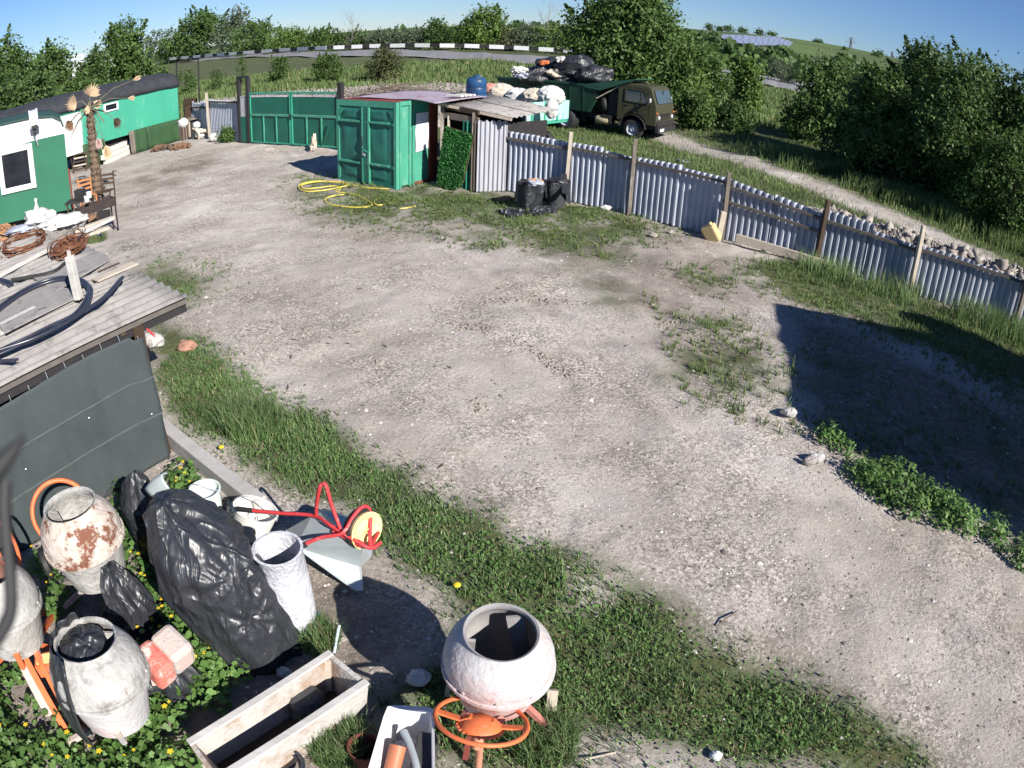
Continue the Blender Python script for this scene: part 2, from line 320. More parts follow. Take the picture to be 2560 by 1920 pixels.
# ------------------------------------------------------------------ mesh building
SMALL = {'bark_scales', 'tie_wire', 'net_peg', 'bolt', 'mesh_strip', 'gear_teeth', 'wicket_grille', 'picket', 'door_seam', 'canopy_rib'}
def wmat(o):
    m = Matrix.Identity(4)
    while o is not None:
        m = o.matrix_basis @ m; o = o.parent
    return m
def basis(d):
    d = Vector(d).normalized()
    a = Vector((0, 0, 1)) if abs(d.z) < .95 else Vector((1, 0, 0))
    u = d.cross(a).normalized(); v = u.cross(d).normalized()
    return d, u, v
class MB:
    def __init__(s): s.v = []; s.f = []
    def add(s, vs, fs):
        n = len(s.v); s.v += [Vector(q) for q in vs]; s.f += [tuple(i + n for i in f) for f in fs]; return s
    def box(s, c, d, rot=None):
        c = Vector(c); x, y, z = d[0] / 2, d[1] / 2, d[2] / 2
        vs = [Vector((a, b, e)) for a in (-x, x) for b in (-y, y) for e in (-z, z)]
        if rot is not None: vs = [rot @ q for q in vs]
        return s.add([c + q for q in vs], [(0, 1, 3, 2), (4, 6, 7, 5), (0, 4, 5, 1), (2, 3, 7, 6), (0, 2, 6, 4), (1, 5, 7, 3)])
    def b2(s, lo, hi):
        return s.box([(a + b) / 2 for a, b in zip(lo, hi)], [abs(b - a) for a, b in zip(lo, hi)])
    def bar(s, p, q, w, h=None, upv=None):
        p, q = Vector(p), Vector(q); h = h or w
        d = (q - p); L = d.length; d.normalize()
        a = Vector(upv) if upv else (Vector((0, 0, 1)) if abs(d.z) < .95 else Vector((1, 0, 0)))
        u = d.cross(a).normalized(); v = u.cross(d).normalized()
        rot = Matrix((d, u, v)).transposed()
        return s.box((p + q) / 2, (L, w, h), rot)
    def tube(s, pts, r, n=8, closed=False):
        pts = [Vector(p) for p in pts]; m = len(pts); rs = r if isinstance(r, (list, tuple)) else [r] * m
        vs = []; pu = None
        for i, p in enumerate(pts):
            a = pts[(i - 1) % m] if (closed or i) else p; b = pts[(i + 1) % m] if (closed or i < m - 1) else p
            d = (b - a)
            if d.length < 1e-9: d = Vector((0, 0, 1))
            d.normalize()
            if pu is None: _, u, _v = basis(d)
            else:
                u = pu - d * pu.dot(d)
                if u.length < 1e-6: _, u, _v = basis(d)
                u.normalize()
            pu = u; v = d.cross(u)
            for k in range(n):
                t = 2 * math.pi * k / n; vs.append(p + rs[i] * (math.cos(t) * u + math.sin(t) * v))
        fs = []
        for i in range(m if closed else m - 1):
            for k in range(n):
                a, b = i * n + k, i * n + (k + 1) % n; j = ((i + 1) % m) * n
                fs.append((a, b, j + (k + 1) % n, j + k))
        if not closed: fs += [tuple(range(n))[::-1], tuple((m - 1) * n + k for k in range(n))]
        return s.add(vs, fs)
    def lathe(s, prof, n=24, o=(0, 0, 0), ax=(0, 0, 1), arc=1.0):
        d, u, v = basis(ax); o = Vector(o); vs = []; m = len(prof)
        nn = n if arc >= 1 else n + 1
        for k in range(nn):
            t = 2 * math.pi * arc * k / n; e = math.cos(t) * u + math.sin(t) * v
            for (r, z) in prof: vs.append(o + r * e + z * d)
        fs = []
        for k in range(n):
            k2 = (k + 1) % nn
            for i in range(m - 1): fs.append((k * m + i, k2 * m + i, k2 * m + i + 1, k * m + i + 1))
        return s.add(vs, fs)
    def grid(s, fn, nu, nv, cu=False):
        vs = [fn(i / (nu if cu else nu - 1), j / (nv - 1)) for i in range(nu) for j in range(nv)]
        fs = []
        for i in range(nu if cu else nu - 1):
            for j in range(nv - 1):
                a = i * nv + j; b = ((i + 1) % nu) * nv + j; fs.append((a, b, b + 1, a + 1))
        return s.add(vs, fs)
    def prism(s, pts, a, b):      # closed outline pts moved from vector a to vector b
        n = len(pts); a, b = Vector(a), Vector(b)
        vs = [Vector(p) + a for p in pts] + [Vector(p) + b for p in pts]
        return s.add(vs, [tuple(range(n))[::-1], tuple(range(n, 2 * n))] + [(i, (i + 1) % n, n + (i + 1) % n, n + i) for i in range(n)])
    def build(s, name, mat, parent=None, world=False, smooth=False, bevel=0.0, solid=0.0):
        me = bpy.data.meshes.new(name); o = bpy.data.objects.new(name, me)
        vs = s.v
        if parent is not None:
            o.parent = parent
            if world:
                inv = wmat(parent).inverted(); vs = [inv @ q for q in vs]
        else:
            xs = [q.x for q in vs]; ys = [q.y for q in vs]; zs = [q.z for q in vs]
            b = Vector(((min(xs) + max(xs)) / 2, (min(ys) + max(ys)) / 2, min(zs)))
            vs = [q - b for q in vs]; o.location = b
        me.from_pydata([tuple(q) for q in vs], [], s.f)
        me.materials.append(mat)
        if smooth:
            me.polygons.foreach_set('use_smooth', [True] * len(me.polygons))
            try: me.set_sharp_from_angle(angle=R(50))
            except Exception: pass
        me.update()
        if solid:
            md = o.modifiers.new('thickness', 'SOLIDIFY'); md.thickness = solid; md.offset = 0
        if bevel:
            md = o.modifiers.new('edges', 'BEVEL'); md.width = bevel; md.segments = 2; md.limit_method = 'ANGLE'
        COL.objects.link(o)
        if parent is not None and name in SMALL: o['kind'] = 'stuff'
        return o
def npmesh(name, V, F, mat, parent=None, center=True):
    me = bpy.data.meshes.new(name)
    V = np.asarray(V, np.float32); F = np.asarray(F, np.int32)
    b = np.zeros(3, np.float32)
    if parent is None and center:
        b = np.array([(V[:, 0].min() + V[:, 0].max()) / 2, (V[:, 1].min() + V[:, 1].max()) / 2, V[:, 2].min()], np.float32)
    V = V - b
    k = F.shape[1]
    me.vertices.add(len(V)); me.vertices.foreach_set('co', V.ravel())
    me.loops.add(F.size); me.loops.foreach_set('vertex_index', F.ravel())
    me.polygons.add(len(F)); me.polygons.foreach_set('loop_start', np.arange(0, F.size, k, dtype=np.int32))
    me.polygons.foreach_set('loop_total', np.full(len(F), k, np.int32))
    me.update(calc_edges=True); me.validate()
    me.materials.append(mat)
    o = bpy.data.objects.new(name, me); o.location = [float(q) for q in b]
    if parent is not None: o.parent = parent
    COL.objects.link(o)
    return o
def tag(o, label=None, cat=None, group=None, kind=None):
    if label: o['label'] = label
    if cat: o['category'] = cat
    if group: o['group'] = group
    if kind: o['kind'] = kind
    return o
def thing(name, label, cat, loc=(0, 0, 0), rz=0.0, group=None):
    o = bpy.data.objects.new(name, None); COL.objects.link(o); o.empty_display_size = .2
    o.location = loc; o.rotation_euler = (0, 0, rz)
    return tag(o, label, cat, group)
def heading(a, b): return math.atan2(b[1] - a[1], b[0] - a[0])
def blob(c, rad, seed=0, amp=.18, fr=1.6, nu=28, nv=18, flat=None, M=None, ridged=True):
    c = Vector(c); rad = Vector(rad)
    def fn(u, v):
        t = 2 * math.pi * u; p = math.pi * (v - .5)
        d = Vector((math.cos(p) * math.cos(t), math.cos(p) * math.sin(t), math.sin(p)))
        q = d * fr + Vector((seed * 7.1, seed * 3.3, seed * 1.7))
        n = mnoise.fractal(q, 1.0, 2.0, 3)
        if ridged: n = n * .7 - .5 * abs(mnoise.noise(q * 2.3)) + .12
        s = 1 + amp * n * 2
        e = Vector((d.x * rad.x * s, d.y * rad.y * s, d.z * rad.z * s))
        if flat is not None and e.z < flat: e.z = flat + (e.z - flat) * .1
        if M is not None: e = M @ e
        return c + e
    return MB().grid(fn, nu, nv, True)

# ------------------------------------------------------------------ what grows where (world outlines)
def PG(*q): return [tuple(G(x, y)[:2]) for x, y in q]
VERGE = PG((322, 690), (400, 705), (470, 765), (560, 830), (640, 872), (720, 905), (800, 985), (900, 1040), (985, 1070), (1050, 1112), (1120, 1160), (1195, 1185), (1290, 1230), (1365, 1280), (1475, 1340), (1545, 1385), (1645, 1428), (1725, 1462), (1795, 1510), (1860, 1560), (1960, 1615), (2000, 1659), (1500, 1659), (1260, 1640), (1210, 1659), (860, 1659), (780, 1600), (820, 1500), (950, 1420), (960, 1300), (890, 1240), (830, 1190), (760, 1080), (560, 1040), (400, 930), (350, 850))
BARE = [PG((430, 985), (560, 1035), (640, 1085), (600, 1100), (480, 1040)), PG((690, 1230), (820, 1200), (930, 1290), (985, 1380), (960, 1420), (820, 1440), (690, 1350)), PG((1225, 1600), (1330, 1590), (1480, 1625), (1560, 1659), (1230, 1659)), PG((1225, 1265), (1290, 1265), (1290, 1300), (1230, 1300)), PG((500, 860), (600, 870), (590, 900), (510, 890))]
DRYP = [PG((1180, 1470), (1500, 1500), (1700, 1600), (1600, 1659), (1350, 1640), (1230, 1560))]
NEARC = PG((640, 380), (735, 395), (1000, 405), (1100, 412), (1230, 432), (1370, 470), (1440, 495), (1380, 520), (1320, 555), (1240, 562), (1180, 545), (1050, 520), (900, 485), (790, 490), (720, 460), (690, 430), (650, 405))
RIGHT = PG((1625, 575), (1680, 560), (1760, 565), (1880, 610), (2000, 655), (2212, 720), (2300, 780), (2300, 900), (2212, 870), (2080, 800), (1960, 735), (1830, 690), (1700, 640), (1640, 620))
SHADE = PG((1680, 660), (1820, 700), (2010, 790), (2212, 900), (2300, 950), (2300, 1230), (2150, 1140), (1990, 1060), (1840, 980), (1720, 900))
PATCH = [PG((1470, 595), (1520, 585), (1580, 605), (1530, 625)), PG((1255, 605), (1340, 620), (1400, 690), (1330, 690), (1270, 655)), PG((1480, 690), (1590, 690), (1620, 745), (1540, 750)), PG((1360, 750), (1640, 730), (1690, 900), (1560, 880), (1420, 820))]
LEFTW = PG((250, 530), (340, 545), (440, 575), (500, 620), (410, 660), (330, 690), (300, 640), (290, 590))
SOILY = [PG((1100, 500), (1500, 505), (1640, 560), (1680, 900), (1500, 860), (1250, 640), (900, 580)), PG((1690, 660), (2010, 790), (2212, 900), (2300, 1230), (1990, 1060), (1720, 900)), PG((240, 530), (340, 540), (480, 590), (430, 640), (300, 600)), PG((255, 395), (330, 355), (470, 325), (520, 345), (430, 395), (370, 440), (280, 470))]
WEEDR = PG((1770, 915), (1830, 945), (1860, 990), (1950, 1030), (2060, 1090), (2110, 1130), (2090, 1165), (2000, 1130), (1900, 1080), (1830, 1020), (1780, 960))
WEEDR2 = PG((2120, 1120), (2212, 1180), (2290, 1240), (2250, 1260), (2150, 1190))
WEEDL = [PG((60, 1190), (115, 1200), (130, 1270), (80, 1280)), PG((235, 1075), (300, 1080), (310, 1180), (370, 1260), (420, 1340), (400, 1400), (330, 1330), (280, 1230)), PG((130, 1200), (200, 1240), (210, 1300), (120, 1320)), PG((300, 1330), (420, 1320), (520, 1420), (500, 1520), (380, 1560), (300, 1620), (290, 1500)), PG((355, 1300), (420, 1310), (500, 1400), (510, 1470), (430, 1480), (390, 1430)), PG((-60, 1380), (40, 1400), (130, 1560), (180, 1600), (420, 1600), (430, 1659), (400, 1720), (-100, 1720)), PG((290, 1490), (350, 1500), (340, 1560), (290, 1560)), PG((395, 1440), (470, 1450), (470, 1540), (400, 1530)), PG((355, 1020), (420, 1030), (470, 1080), (400, 1085))]
FENCE = [(-.37, 17.12), (1.1, 16.3), (2.52, 15.38), (4.36, 14.0), (6.13, 12.86), (7.88, 11.70), (9.92, 10.42), (12.5, 8.8)]
TRACK = [tuple(G(*q)[:2]) for q in ((1440, 285), (1500, 305), (1600, 342), (1700, 378), (1850, 437), (2000, 500), (2100, 545), (2212, 605), (2330, 670))]
BACKF = [(-15.2, 29.2), (-10.95, 25.62), (-6.3, 23.3), (-4, 20.5), (-.37, 17.12)]
OUT = [(-15.2, 29.2), (-10.95, 25.62), (-6.3, 23.3), (-3.2, 20.0), (-.37, 17.3)] + FENCE[1:] + [(30, -2), (200, 20), (600, 900), (-600, 900), (-200, 60), (-17, 31)]

def veg(x, y):                       # grass cover 0..1 in the yard
    g = field(x, y, VERGE, .28)
    for b in BARE: g = g * (1 - .85 * field(x, y, b, .2))
    g = np.maximum(g, .8 * field(x, y, NEARC, .9))
    g = np.maximum(g, .95 * field(x, y, RIGHT, .6))
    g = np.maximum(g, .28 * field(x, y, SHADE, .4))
    for p in PATCH: g = np.maximum(g, .62 * field(x, y, p, .5))
    g = np.maximum(g, .55 * field(x, y, LEFTW, .5))
    return g
def outside(x, y): return field(x, y, OUT, .3)
def bank(x, y):                      # gravel bank behind the gate
    r = np.hypot(x, y); az = np.degrees(np.arctan2(x, y))
    b = sstep(29, 31, r) * (1 - sstep(50, 54, r + 5 * (fbm(x * .2, y * .2, 3, 9) - .5))) * sstep(-28, -26, az) * (1 - sstep(-4.5, -1.5, az))
    return b

# ------------------------------------------------------------------ ground
def lines(lo, hi, step, far, grow=1.13):
    a = list(np.arange(lo, hi, step)); s = step; x = a[-1]
    while x < far: s *= grow; x += s; a.append(x)
    s = step; x = a[0]; pre = []
    while x > -far: s *= grow; x -= s; pre.append(x)
    return np.array(pre[::-1] + a)
gx = lines(-14, 14, .085, 1600); gy = lines(1.2, 24, .085, 1600)
X, Y = np.meshgrid(gx, gy, indexing='ij')
Z = terrain(X, Y)
rr = np.hypot(X, Y)
nearw = 1 - sstep(30, 45, rr)
out = outside(X, Y)
rough = (fbm(X * 1.1, Y * 1.1, 4, 2) - .5) * .10 + (fbm(X * 4.3, Y * 4.3, 3, 3) - .5) * .045
Z = Z + rough * nearw
# wheel ruts pressed along the drive
for k, off in enumerate((-.85, .85, 2.4)):
    q = [(6.2 + off, 2.0), (3.2 + off, 6.0), (1.3 + off, 9.5), (-1.2 + off, 13.5), (-5 + off, 19.0), (-8 + off, 23.5)]
    d = pdist(X, Y, q, False) + (fbm(X * .7, Y * .7, 2, 20 + k) - .5) * .5
    Z -= .034 * np.exp(-(d / .17) ** 2) * nearw * (1 - out)
    Z += .024 * np.exp(-((d - .28) / .1) ** 2) * nearw * (1 - out)
rut = np.zeros_like(X)
for k, off in enumerate((-.85, .85, 2.4, -2.2)):
    q = [(6.2 + off, 2.0), (3.2 + off, 6.0), (1.3 + off, 9.5), (-1.2 + off, 13.5), (-5 + off, 19.0), (-8 + off, 23.5)]
    d = pdist(X, Y, q, False) + (fbm(X * .7, Y * .7, 2, 20 + k) - .5) * .5
    rut = np.maximum(rut, np.exp(-(d / .26) ** 2) * np.clip(fbm(X * .9, Y * .9, 3, 25 + k) * 2.6 - .75, 0, 1))
gr = veg(X, Y)
gn = fbm(X * 1.6, Y * 1.6, 4, 30)
grass_a = np.clip(gr * 1.25 + (gn - .5) * 1.5 * (gr > .02) * (gr < .97), 0, 1) * (1 - out)
trk = np.exp(-(pdist(X, Y, TRACK, False) / (.95 + .5 * (fbm(X * .8, Y * .8, 3, 40) - .5))) ** 4)
bk = bank(X, Y)
azz = np.degrees(np.arctan2(X, Y))
grass_a = np.maximum(grass_a, out * (1 - trk * .92) * (1 - bk))
soil = np.zeros_like(X)
for p in SOILY: soil = np.maximum(soil, field(X, Y, p, .8))
soil = np.maximum(soil, .75 * rut)
soil = np.clip(soil * (.45 + 1.1 * (fbm(X * 1.3, Y * 1.3, 4, 50) - .35)), 0, 1) * (1 - out)
soil = np.maximum(soil, .38 * field(X, Y, PG((1250, 960), (1550, 900), (1750, 1000), (2212, 1260), (2400, 1500), (2300, 1800), (1900, 1620), (1400, 1240)), 1.2) * np.clip(fbm(X * 1.1, Y * 1.1, 4, 55) * 2.4 - .4, 0, 1) * (1 - out))  # soil tint dulls the bottom right ground, standing for the lens vignette
soil = np.maximum(soil, field(X, Y, SHADE, .5) * .95 * (1 - out))  # dark earth, filling the big shadow's outline so its shade deepens
# trampled strip at the foot of the gravel verge and under the clutter
soil = np.maximum(soil, .8 * field(X, Y, PG((300, 1000), (560, 1100), (700, 1200), (900, 1290), (960, 1420), (800, 1520), (900, 1720), (-200, 1720), (-200, 1150)), .3) * (1 - grass_a))
farf = sstep(150, 260, rr) * (np.abs(azz) < 90)
nX, nY = X.shape
V = np.stack([X.ravel(), Y.ravel(), Z.ravel()], 1)
ii = np.arange(nX * nY).reshape(nX, nY)
Fq = np.stack([ii[:-1, :-1].ravel(), ii[1:, :-1].ravel(), ii[1:, 1:].ravel(), ii[:-1, 1:].ravel()], 1)

def groundmat():
    m = bpy.data.materials.new('ground mix'); m.use_nodes = True
    t = m.node_tree; N = t.nodes; Lk = t.links; b = N['Principled BSDF']; b.inputs['Roughness'].default_value = .95
    if 'Specular IOR Level' in b.inputs: b.inputs['Specular IOR Level'].default_value = .15
    at = N.new('ShaderNodeAttribute'); at.attribute_name = 'cover'
    sp = N.new('ShaderNodeSeparateColor'); Lk.new(at.outputs['Color'], sp.inputs[0])
    tc = N.new('ShaderNodeTexCoord')
    def noise(s, d=6, ro=.6):
        n = N.new('ShaderNodeTexNoise'); n.inputs['Scale'].default_value = s; n.inputs['Detail'].default_value = d; n.inputs['Roughness'].default_value = ro
        Lk.new(tc.outputs['Object'], n.inputs[0]); return n.outputs['Fac']
    def ramp(i, c0, c1, p0=.35, p1=.65):
        r = N.new('ShaderNodeValToRGB'); r.color_ramp.elements[0].position = p0; r.color_ramp.elements[1].position = p1
        r.color_ramp.elements[0].color = (*c0, 1); r.color_ramp.elements[1].color = (*c1, 1); Lk.new(i, r.inputs[0]); return r.outputs[0]
    def mix(f, a, b_, mode='MIX'):
        x = N.new('ShaderNodeMix'); x.data_type = 'RGBA'; x.blend_type = mode
        if isinstance(f, float): x.inputs['Factor'].default_value = f
        else: Lk.new(f, x.inputs['Factor'])
        Lk.new(a, x.inputs['A']); Lk.new(b_, x.inputs['B']); return x.outputs['Result']
    grav = ramp(noise(.55, 7, .62), (.335, .298, .266), (.455, .420, .388))
    vo = N.new('ShaderNodeTexVoronoi'); vo.inputs['Scale'].default_value = 36; Lk.new(tc.outputs['Object'], vo.inputs[0])
    vr = N.new('ShaderNodeSeparateColor'); Lk.new(vo.outputs['Color'], vr.inputs[0])
    peb = ramp(vr.outputs[0], (.52, .51, .50), (1.24, 1.24, 1.24), .1, .9)
    speck = ramp(noise(.75, 5, .6), (.15, .15, .15), (1, 1, 1), .40, .60)
    grav = mix(speck, grav, mix(1.0, grav, peb, 'MULTIPLY'))
    vo2 = N.new('ShaderNodeTexVoronoi'); vo2.inputs['Scale'].default_value = 95; Lk.new(tc.outputs['Object'], vo2.inputs[0])
    v2 = N.new('ShaderNodeSeparateColor'); Lk.new(vo2.outputs['Color'], v2.inputs[0])
    grav = mix(speck, grav, mix(1.0, grav, ramp(v2.outputs[1], (.62, .61, .60), (1.28, 1.28, 1.28), .1, .9), 'MULTIPLY'))
    big = ramp(noise(.16, 4, .55), (.84, .83, .82), (1.10, 1.10, 1.10), .38, .62)
    grav = mix(1.0, grav, big, 'MULTIPLY')
    stain = ramp(noise(1.9, 8, .7), (0, 0, 0), (.8, .8, .8), .55, .72)
    grav = mix(stain, grav, ramp(noise(14), (.23, .20, .175), (.32, .285, .26)))
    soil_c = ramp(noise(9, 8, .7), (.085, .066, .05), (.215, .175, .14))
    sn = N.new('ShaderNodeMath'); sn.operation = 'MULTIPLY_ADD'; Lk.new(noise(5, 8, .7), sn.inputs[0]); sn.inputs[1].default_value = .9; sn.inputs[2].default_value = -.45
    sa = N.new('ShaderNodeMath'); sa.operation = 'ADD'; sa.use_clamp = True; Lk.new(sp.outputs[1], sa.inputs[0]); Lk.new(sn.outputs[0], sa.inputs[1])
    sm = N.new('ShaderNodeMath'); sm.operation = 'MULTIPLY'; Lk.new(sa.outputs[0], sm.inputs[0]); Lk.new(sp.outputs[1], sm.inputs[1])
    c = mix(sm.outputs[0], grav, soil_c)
    gcol = ramp(noise(3.2, 8, .7), (.060, .056, .030), (.070, .105, .040))
    gcol = mix(ramp(noise(.35, 4), (0, 0, 0), (.45, .45, .45), .45, .7), gcol, ramp(noise(6), (.12, .115, .045), (.15, .16, .06)))
    gm = N.new('ShaderNodeMath'); gm.operation = 'SMOOTH_MIN'
    gn_ = N.new('ShaderNodeMath'); gn_.operation = 'MULTIPLY_ADD'; Lk.new(noise(7, 8, .75), gn_.inputs[0]); gn_.inputs[1].default_value = 1.4; gn_.inputs[2].default_value = -.7
    ga = N.new('ShaderNodeMath'); ga.operation = 'ADD'; ga.use_clamp = True; Lk.new(sp.outputs[0], ga.inputs[0]); Lk.new(gn_.outputs[0], ga.inputs[1])
    gmul = N.new('ShaderNodeMath'); gmul.operation = 'MULTIPLY'; Lk.new(ga.outputs[0], gmul.inputs[0]); Lk.new(sp.outputs[0], gmul.inputs[1])
    c = mix(gmul.outputs[0], c, gcol)
    N.remove(gm)
    bankc = ramp(noise(4, 8, .7), (.22, .20, .185), (.46, .43, .40), .35, .65)
    c = mix(sp.outputs[2], c, bankc)
    fieldc = ramp(noise(.012, 5, .6), (.055, .075, .035), (.10, .145, .05))
    c = mix(at.outputs['Alpha'], c, fieldc)
    Lk.new(c, b.inputs['Base Color'])
    bp = N.new('ShaderNodeBump'); bp.inputs['Strength'].default_value = .55; bp.inputs['Distance'].default_value = .03
    hm = N.new('ShaderNodeMath'); hm.operation = 'ADD'; Lk.new(noise(22, 6, .7), hm.inputs[0]); Lk.new(vr.outputs[0], hm.inputs[1])
    Lk.new(hm.outputs[0], bp.inputs['Height']); Lk.new(bp.outputs[0], b.inputs['Normal'])
    return m
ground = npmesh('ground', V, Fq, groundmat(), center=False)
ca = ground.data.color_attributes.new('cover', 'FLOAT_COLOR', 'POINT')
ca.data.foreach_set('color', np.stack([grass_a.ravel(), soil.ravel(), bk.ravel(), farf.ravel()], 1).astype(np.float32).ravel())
ground.data.polygons.foreach_set('use_smooth', np.ones(len(Fq), bool))
tag(ground, 'pale gravel yard with patches of grass, bare soil and a dirt track outside', kind='structure')
def gz(x, y):                       # height of the ground sheet near the yard
    x = np.atleast_1d(np.asarray(x, float)); y = np.atleast_1d(np.asarray(y, float))
    i = np.clip(np.searchsorted(gx, x) - 1, 0, len(gx) - 2); j = np.clip(np.searchsorted(gy, y) - 1, 0, len(gy) - 2)
    u = (x - gx[i]) / (gx[i + 1] - gx[i]); v = (y - gy[j]) / (gy[j + 1] - gy[j])
    return Z[i, j] * (1 - u) * (1 - v) + Z[i + 1, j] * u * (1 - v) + Z[i, j + 1] * (1 - u) * v + Z[i + 1, j + 1] * u * v

# ------------------------------------------------------------------ road and barrier
edge_px = [(200, 153), (275, 148), (400, 135), (550, 129), (700, 126), (850, 127), (1000, 131), (1130, 143), (1200, 150)]
naz = np.radians(np.linspace(-34, 34, 90))
nr = near_edge(np.degrees(naz)); wdt = 9 + np.abs(np.degrees(naz) + 2) * .55
def rp(a, r, dz): return (math.sin(a) * r, math.cos(a) * r, tz(math.sin(a) * r, math.cos(a) * r) + dz)
mb = MB()
mb.add([p for a, r, wd in zip(naz, nr, wdt) for p in (rp(a, r + 1, .12), rp(a, r + 1 + wd * 1.7, .35))], [(2 * i, 2 * i + 2, 2 * i + 3, 2 * i + 1) for i in range(len(naz) - 1)])
tag(mb.build('road', asph), 'grey asphalt road curving past behind the grass bank', kind='structure')
mb = MB()
mb.add([p for a, r, wd in zip(naz, nr, wdt) for p in (rp(a, r + 1.6, .15), rp(a, r + 1.85, .155))], [(2 * i, 2 * i + 2, 2 * i + 3, 2 * i + 1) for i in range(len(naz) - 1)])
tag(mb.build('road_marking', M_('road paint', (.45, .45, .44), None, 3, .8)), 'worn white edge line along the near side of the road', kind='structure')

def barrier(name, label, px, r_of, hgt, start):
    t = thing(name, label, 'road barrier', GR(*px[len(px) // 2], r_of(px[len(px) // 2][0])))
    for i in range(len(px) - 1):
        (x0, y0), (x1, y1) = px[i], px[i + 1]
        p = GR(x0, y0, r_of(x0)); q = GR(x1, y1, r_of(x1))
        d = (q - p).normalized()
        m = white if (i + start) % 2 == 0 else blk
        h = hgt * (1.0 if m is white else .82)
        o = MB().bar(p + d * .04 - Vector((0, 0, h / 2)), q - d * .04 - Vector((0, 0, h / 2)), .3, h).build('barrier_block', m, t, world=True)
    return t
bx = [(320, 130), (345, 128)]
def barc(x): return np.interp(x, [300, 400, 500, 600, 700, 800, 900, 1000, 1100, 1210, 1330], [131, 121.5, 113, 105, 99.5, 95.5, 93.5, 94.5, 98, 104, 114])
xs = [340]
while xs[-1] < 1330: xs.append(xs[-1] + (16 if xs[-1] < 500 else 24 if xs[-1] < 800 else 33) * (1.0 if len(xs) % 2 else .62))
px = [(x, float(barc(x))) for x in xs]
barrier('road_barrier', 'long black and white striped barrier along the far road, left of the big tree', px, lambda x: np.interp(x, [300, 500, 700, 950, 1200, 1330], [205, 150, 118, 108, 104, 100]), .62, 0)
px = [(1495, 144), (1512, 147), (1530, 151), (1556, 157), (1585, 164), (1606, 168), (1640, 176), (1660, 180), (1690, 188), (1712, 194)]
barrier('road_barrier', 'black and white striped barrier seen through the bushes, right of the big tree', px, lambda x: np.interp(x, [1490, 1720], [98, 92]), .62, 0)
mb = MB()
sp = [GR(1640, 198, 84), GR(1690, 212, 82), GR(1735, 224, 80)]
mb.add([q for p in sp for q in (p, p + Vector((1.0, 6.5, .28)))], [(0, 2, 3, 1), (2, 4, 5, 3)])
tag(mb.build('road_stretch', asph), 'short stretch of grey road glimpsed between the bushes', kind='structure')

# ------------------------------------------------------------------ leaves and trees
LEAF = {
    'mid': leafmat('mid green leaf', [(.048, .092, .022), (.080, .140, .034), (.115, .185, .052)], .35),
    'dark': leafmat('dark green leaf', [(.044, .086, .024), (.074, .130, .036), (.105, .165, .050)], .35),
    'bright': leafmat('bright green leaf', [(.075, .130, .025), (.11, .185, .040), (.15, .23, .060)], .35),
    'grey': leafmat('grey green leaf', [(.080, .110, .062), (.11, .145, .085), (.15, .18, .110)], .35),
    'brown': leafmat('brownish leaf', [(.078, .080, .034), (.10, .105, .045), (.115, .155, .050)], .35),
}
def quads(C, Nrm, Up, ln, wd):      # pointed leaf faces
    Up = Up - (Up * Nrm).sum(1, keepdims=True) * Nrm
    Up /= np.maximum(np.linalg.norm(Up, axis=1, keepdims=True), 1e-6)
    S = np.cross(Nrm, Up)
    ln = np.asarray(ln).reshape(-1, 1); wd = np.asarray(wd).reshape(-1, 1)
    V = np.stack([C - Up * ln * .5, C + S * wd * .5, C + Up * ln * .5, C - S * wd * .5], 1).reshape(-1, 3)
    return V, np.arange(len(V)).reshape(-1, 4)
def rdir(n, g=RNG):
    v = g.normal(size=(n, 3)); return v / np.linalg.norm(v, axis=1, keepdims=True)
